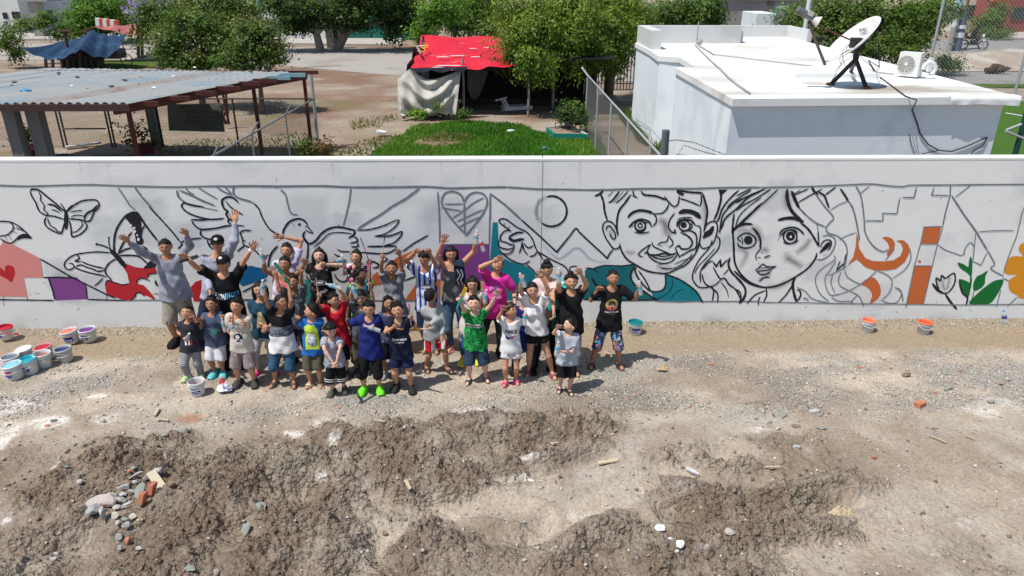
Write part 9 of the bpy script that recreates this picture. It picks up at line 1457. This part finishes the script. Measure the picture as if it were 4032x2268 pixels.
g=grip('boy_red','L');brush(g+Vector((0,0,-.06)),g+Vector((-.005,-.01,.38)),'long pale brush held upright by the boy in red',.018)
g=grip('boy_curly','R');brush(g+Vector((.02,0,-.08)),g+Vector((-.09,-.01,.36)),'thin brush with green tip held by the curly haired boy',.018,handle=mat('red_smeared_handle',(.30,.08,.06),.6),tip=MATS['green_smeared_handle'])
g=grip('boy_both_up','R');brush(g+Vector((-.02,0,-.08)),g+Vector((.03,-.01,.36)),'pink smeared brush held by the boy in olive trousers',.02,handle=mat('pink_smeared_handle',(.60,.32,.32),.6),tip=mat('pink_bristle',(.70,.15,.25),.8))
g=grip('boy_grey_up','L');brush(g+Vector((-.02,0,-.06)),g+Vector((.07,-.01,.37)),'long thin brush held by the boy in the light grey printed t-shirt',.016)
g=grip('boy_dark_jersey','R');brush(g+Vector((.005,0,-.12)),g+Vector((-.01,-.01,.22)),'pink tipped brush held by the boy in the dark football shirt',.02,handle=MATS['pink_smeared_handle'],tip=mat('magenta_bristle',(.50,.10,.40),.8))
g=grip('boy_profile','L');brush(g+Vector((.07,0,0)),g+Vector((-.24,-.02,-.02)),'orange tipped brush pointed left by the boy in silver grey',.035,tip=M_YEL,tipl=.35)
g=grip('boy_green','L');brush(g+Vector((-.03,0,-.12)),g+Vector((.10,-.02,.20)),'wide yellow brush held by the boy in green',.05,handle=mat('teal_handle',(.02,.30,.28),.5),tip=mat('yellow_bristle',(.70,.38,.04),.8),tipl=.35)
# ================================================================== PAINT BUCKETS
M_BUCK=mat('bucket_white',(.66,.68,.69),.5,.05,6,.05,20,col2=(.52,.54,.55),c2scale=6,c2amt=.3);M_BLAB=mat('bucket_blue_label',(.015,.03,.30),.5,.1,20);M_HAND=mat('bucket_handle',(.60,.62,.63),.5)
def bucket(k,x,y,label,c,fill=.85,r=.115,h=.20,tilt=0,lab=0.,handle=1,rim=None,drip=None,text=True,m=None):
 p=G(*Z(k,x,y),.02);r*=.88;p.z=max(0.,gh(p.x,p.y));t=thing('paint_bucket',label,'bucket',p,'open paint buckets');ax=Vector((math.sin(tilt),-.12*abs(tilt),math.cos(tilt))).normalized();mb=MB()
 mb.lathe(p,[(r*.80,0),(r*.84,h*.03),(r*.95,h*.74),(r*1.04,h*.76),(r*1.04,h*.79),(r*.97,h*.80),(r*.99,h*.88),(r*1.07,h*.90),(r*1.07,h*.97),(r*1.01,h),(r*.97,h*.98),(r*.93,h*.72),(r*.80,h*.06)],28,axis=ax,capt=False);mb.build('bucket_body',m or M_BUCK,t)
 mb=MB();rr=r*(.80+.13*fill);mb.lathe(p,[(.0005,h*fill*.92+.001),(rr*.5,h*fill*.92+.002),(rr,h*fill*.92)],24,axis=ax,capb=False,capt=False);mb.build('paint',mat('wet_'+label.split()[0]+str(int(x)),c,.25,.08,12,spec=.5),t)
 if rim:mb=MB();mb.lathe(p,[(r*1.075,h*.93),(r*1.075,h*.975),(r*1.0,h*1.006),(r*.955,h*.97),(r*.93,h*(fill*.9))],28,axis=ax,capb=False,capt=False);mb.build('paint_smear',mat('smear'+str(int(x)),rim,.5,.2,30),t)
 Rm=Vector((0,0,1)).rotation_difference(ax).to_matrix();Rt=lambda v:p+Rm@Vector(v)
 if handle:
  hz_=.80*h;pts=[]
  for i in range(13):a=math.pi*i/12;dr=(math.cos(a),-math.sin(a))if handle==1 else(math.cos(a)*.9,math.sin(a)*.45-.1);pts.append(Rt((r*1.08*dr[0],r*1.10*dr[1],hz_-.012-(.045 if handle==1 else-.06)*math.sin(a))))
  mb=MB();mb.tube(pts,.005,6);mb.build('handle',M_HAND,t)
 if lab is not None:
  mb=MB();V=[];n=10;rc=r*.94
  for j in range(2):
   for i in range(n+1):a=-math.pi/2+lab-.62+1.24*i/n;z=h*(.24+.34*j);q=r*(.84+.11*(z/h-.03)/.71)+.0022;V.append(Rt((q*math.cos(a),q*math.sin(a),z)))
  mb.add(V,[(i,i+1,n+2+i,n+1+i)for i in range(n)],0,True);lo_=mb.build('bucket_label',M_BLAB,t)
  if text:
   a=-math.pi/2+lab;q=r*.90+.006;ux_=Rm@Vector((-math.sin(a),math.cos(a),0));c_=Rt((q*math.cos(a),q*math.sin(a),h*.40));n_=ux_.cross(ax);tdecal('Coraza',.042,mat('label_white',(.7,.72,.78),.6),c_+n_*.006,ux_,ax,lo_,bold=True)
 return t
bucket('I',78,252,'crimson paint bucket at the far left edge with a brush across its rim',(.38,.005,.02),.93,r=.125,rim=(.5,.02,.03),lab=-.7,tilt=.05)
brush(G(*Z('I',30,215),.25),G(*Z('I',215,222),.24),'red handled brush lying across the crimson bucket at the left edge',.03,handle=M_RED,tip=mat('wet_red',(.45,.02,.03),.4))
bucket('I',835,298,'salmon paint bucket against the wall at the left',(.66,.17,.12),1.02,r=.135,tilt=-.12,handle=2,lab=.15,h=.21)
bucket('I',1035,275,'violet paint bucket right of the salmon one',(.14,.012,.22),.93,r=.135,tilt=-.05,lab=-.3,h=.20)
bucket('I',545,488,'crimson paint bucket behind the dusty rose one',(.42,.004,.03),.99,tilt=-.12,lab=.6,rim=(.6,.3,.32),r=.13,h=.21)
bucket('I',765,510,'navy blue paint bucket standing alone at the left',(.004,.018,.13),.90,tilt=-.08,lab=None,r=.13,h=.21,m=mat('plain_grey_bucket',(.47,.49,.48),.5))
bucket('I',515,578,'dusty rose paint bucket half full in the middle of the group',(.36,.11,.08),.80,lab=-.75,r=.13,h=.22)
bucket('I',305,500,'closed looking white paint bucket at the back of the group',(.70,.70,.69),1.04,tilt=-.06,lab=.3,r=.125,h=.19,text=False)
bucket('I',155,590,'slate grey paint bucket at the left of the group',(.10,.13,.16),.92,tilt=-.05,lab=None,r=.13,h=.19)
bucket('I',360,650,'bright turquoise paint bucket right of the light blue one',(.005,.28,.38),.93,tilt=-.10,rim=(.02,.42,.48),lab=-.1,r=.14,h=.22)
bucket('I',190,708,'light blue paint bucket nearest the camera in the group',(.22,.52,.66),1.0,tilt=-.10,lab=None,r=.14,h=.22)
bl=PEOPLE
p=G(*Z('I',190,708),.02);mb=MB();V=[(p.x-.005+.050*math.cos(a),p.y-.131-.000*a,max(0,gh(p.x,p.y))+.105+.050*math.sin(a))for a in[i*math.pi/8 for i in range(16)]];mb.add(V,[tuple(range(16))]);par=[o for o in bpy.data.objects if o.name.startswith('paint_bucket')and o.parent is None][-1];mb.build('round_badge',band_mat('badge',[(0,(.08,.12,.45)),(.09,(.4,.42,.6)),(.115,(.45,.03,.08))]),par)
bucket('B',442,1345,'paint bucket with red streaks and a brush inside in front of the crowd',(.50,.02,.03),.45,r=.122,h=.21,lab=0.1,rim=None)
mb=MB();p=G(*Z('B',442,1345),.02);V=[];n=6
for j in range(2):
 for i in range(n+1):a=math.pi*.42+.75*i/n;z=.20-.09*j*(1+.3*math.sin(i*2));V.append((p.x+.108*math.cos(a),p.y+.108*math.sin(a),p.z+z))
mb.add(V,[(i,i+1,n+2+i,n+1+i)for i in range(n)],0,True);par=[o for o in bpy.data.objects if o.name.startswith('paint_bucket')and o.parent is None][-1];mb.build('paint_streak',mat('wet_red',(.45,.02,.03),.4),par)
brush(p+Vector((-.07,0,.29)),p+Vector((.02,0,.06)),'grey green handled brush standing in the red streaked bucket',.03,handle=mat('grey_green_handle',(.22,.30,.28),.6))
bucket('H',1447,1010,'dark teal paint bucket right of the palm shirt boy',(.005,.16,.18),.90,r=.125,h=.21,lab=0.0,rim=(.02,.25,.27),handle=0)
def z5(x,y):return(2900+x/2.0698,640+y/2.0698)
ZO['5']=(2900,640,2.0698)
bucket('5',1065,1365,'left orange paint bucket against the right part of the wall',(.75,.16,.07),.85,r=.115,h=.205,lab=None,rim=(.75,.25,.15),m=mat('smeared_bucket',(.62,.66,.70),.5,.05,6,0,20,col2=(.65,.15,.06),c2scale=7,c2amt=.25))
bucket('5',1520,1382,'right orange paint bucket against the right part of the wall',(.78,.08,.02),.90,r=.115,h=.205,lab=None,rim=(.75,.18,.08),m=mat('smeared_bucket_grey',(.50,.52,.56),.5,.05,6,0,20,col2=(.60,.14,.05),c2scale=9,c2amt=.3))
p=G(*Z('5',2185,1320),.02);p.z=gh(p.x,p.y);t=bottle(p,(-.30,.05,1),'clear water bottle with a blue label leaning against the wall at the right',L=.26,r=.037,lab=mat('violet_blue_label',(.03,.04,.30),.4),cap=M_CAPB);t['group']='bottles on the ground'
p=G(*Z('R',105,830),.02);p.z=gh(p.x,p.y)+.04;t=bottle(p,(.5,-.6,.05),'crushed empty bottle lying on the clay ridge',L=.17,r=.028,lab=M_PET);t['group']='bottles on the ground'
rp_=thing('person','motorcycle rider in dark clothes leaning to the handlebar','person',mc+UPZ*.75);B=Field((mc.x-.9,mc.y-.8,.3),(mc.x+.9,mc.y+.8,2.0),.022);T3=lambda v:tuple(v)
hipp=mp(-.2,.85);chs=mp(.0,1.28);nk_=mp(.08,1.42)
B.cone(T3(hipp),T3(chs),.15,.17,.75,(1,0,0),.05);B.cone(T3(chs),T3(nk_),.12,.07,1,None,.04);B.ell=None
for c_ in(-.17,.17):B.cone(T3(mp(.02,1.36,c_)),T3(mp(.12,1.12,c_*1.7)),.06,.045);B.cone(T3(mp(.12,1.12,c_*1.7)),T3(mp(.36,1.06,c_*1.5)),.045,.035);B.cone(T3(mp(-.18,.82,c_*.6)),T3(mp(.22,.74,c_)),.09,.065);B.cone(T3(mp(.22,.74,c_)),T3(mp(.0,.30,c_)),.062,.045);B.cone(T3(mp(.0,.28,c_)),T3(mp(.14,.25,c_)),.045,.04)
B.cone(T3(mp(.10,1.50)),T3(mp(.11,1.56)),.10,.10,1,None,.03);Vr,Fr=B.mesh();np_obj('body',Vr,Fr,mat('rider_dark',(.035,.032,.04),.85),rp_,smooth=True);mb=MB();mb.ell(mp(.11,1.60),(.125,.125,.11),12,8);mb.build('helmet',M_DARK,rp_)
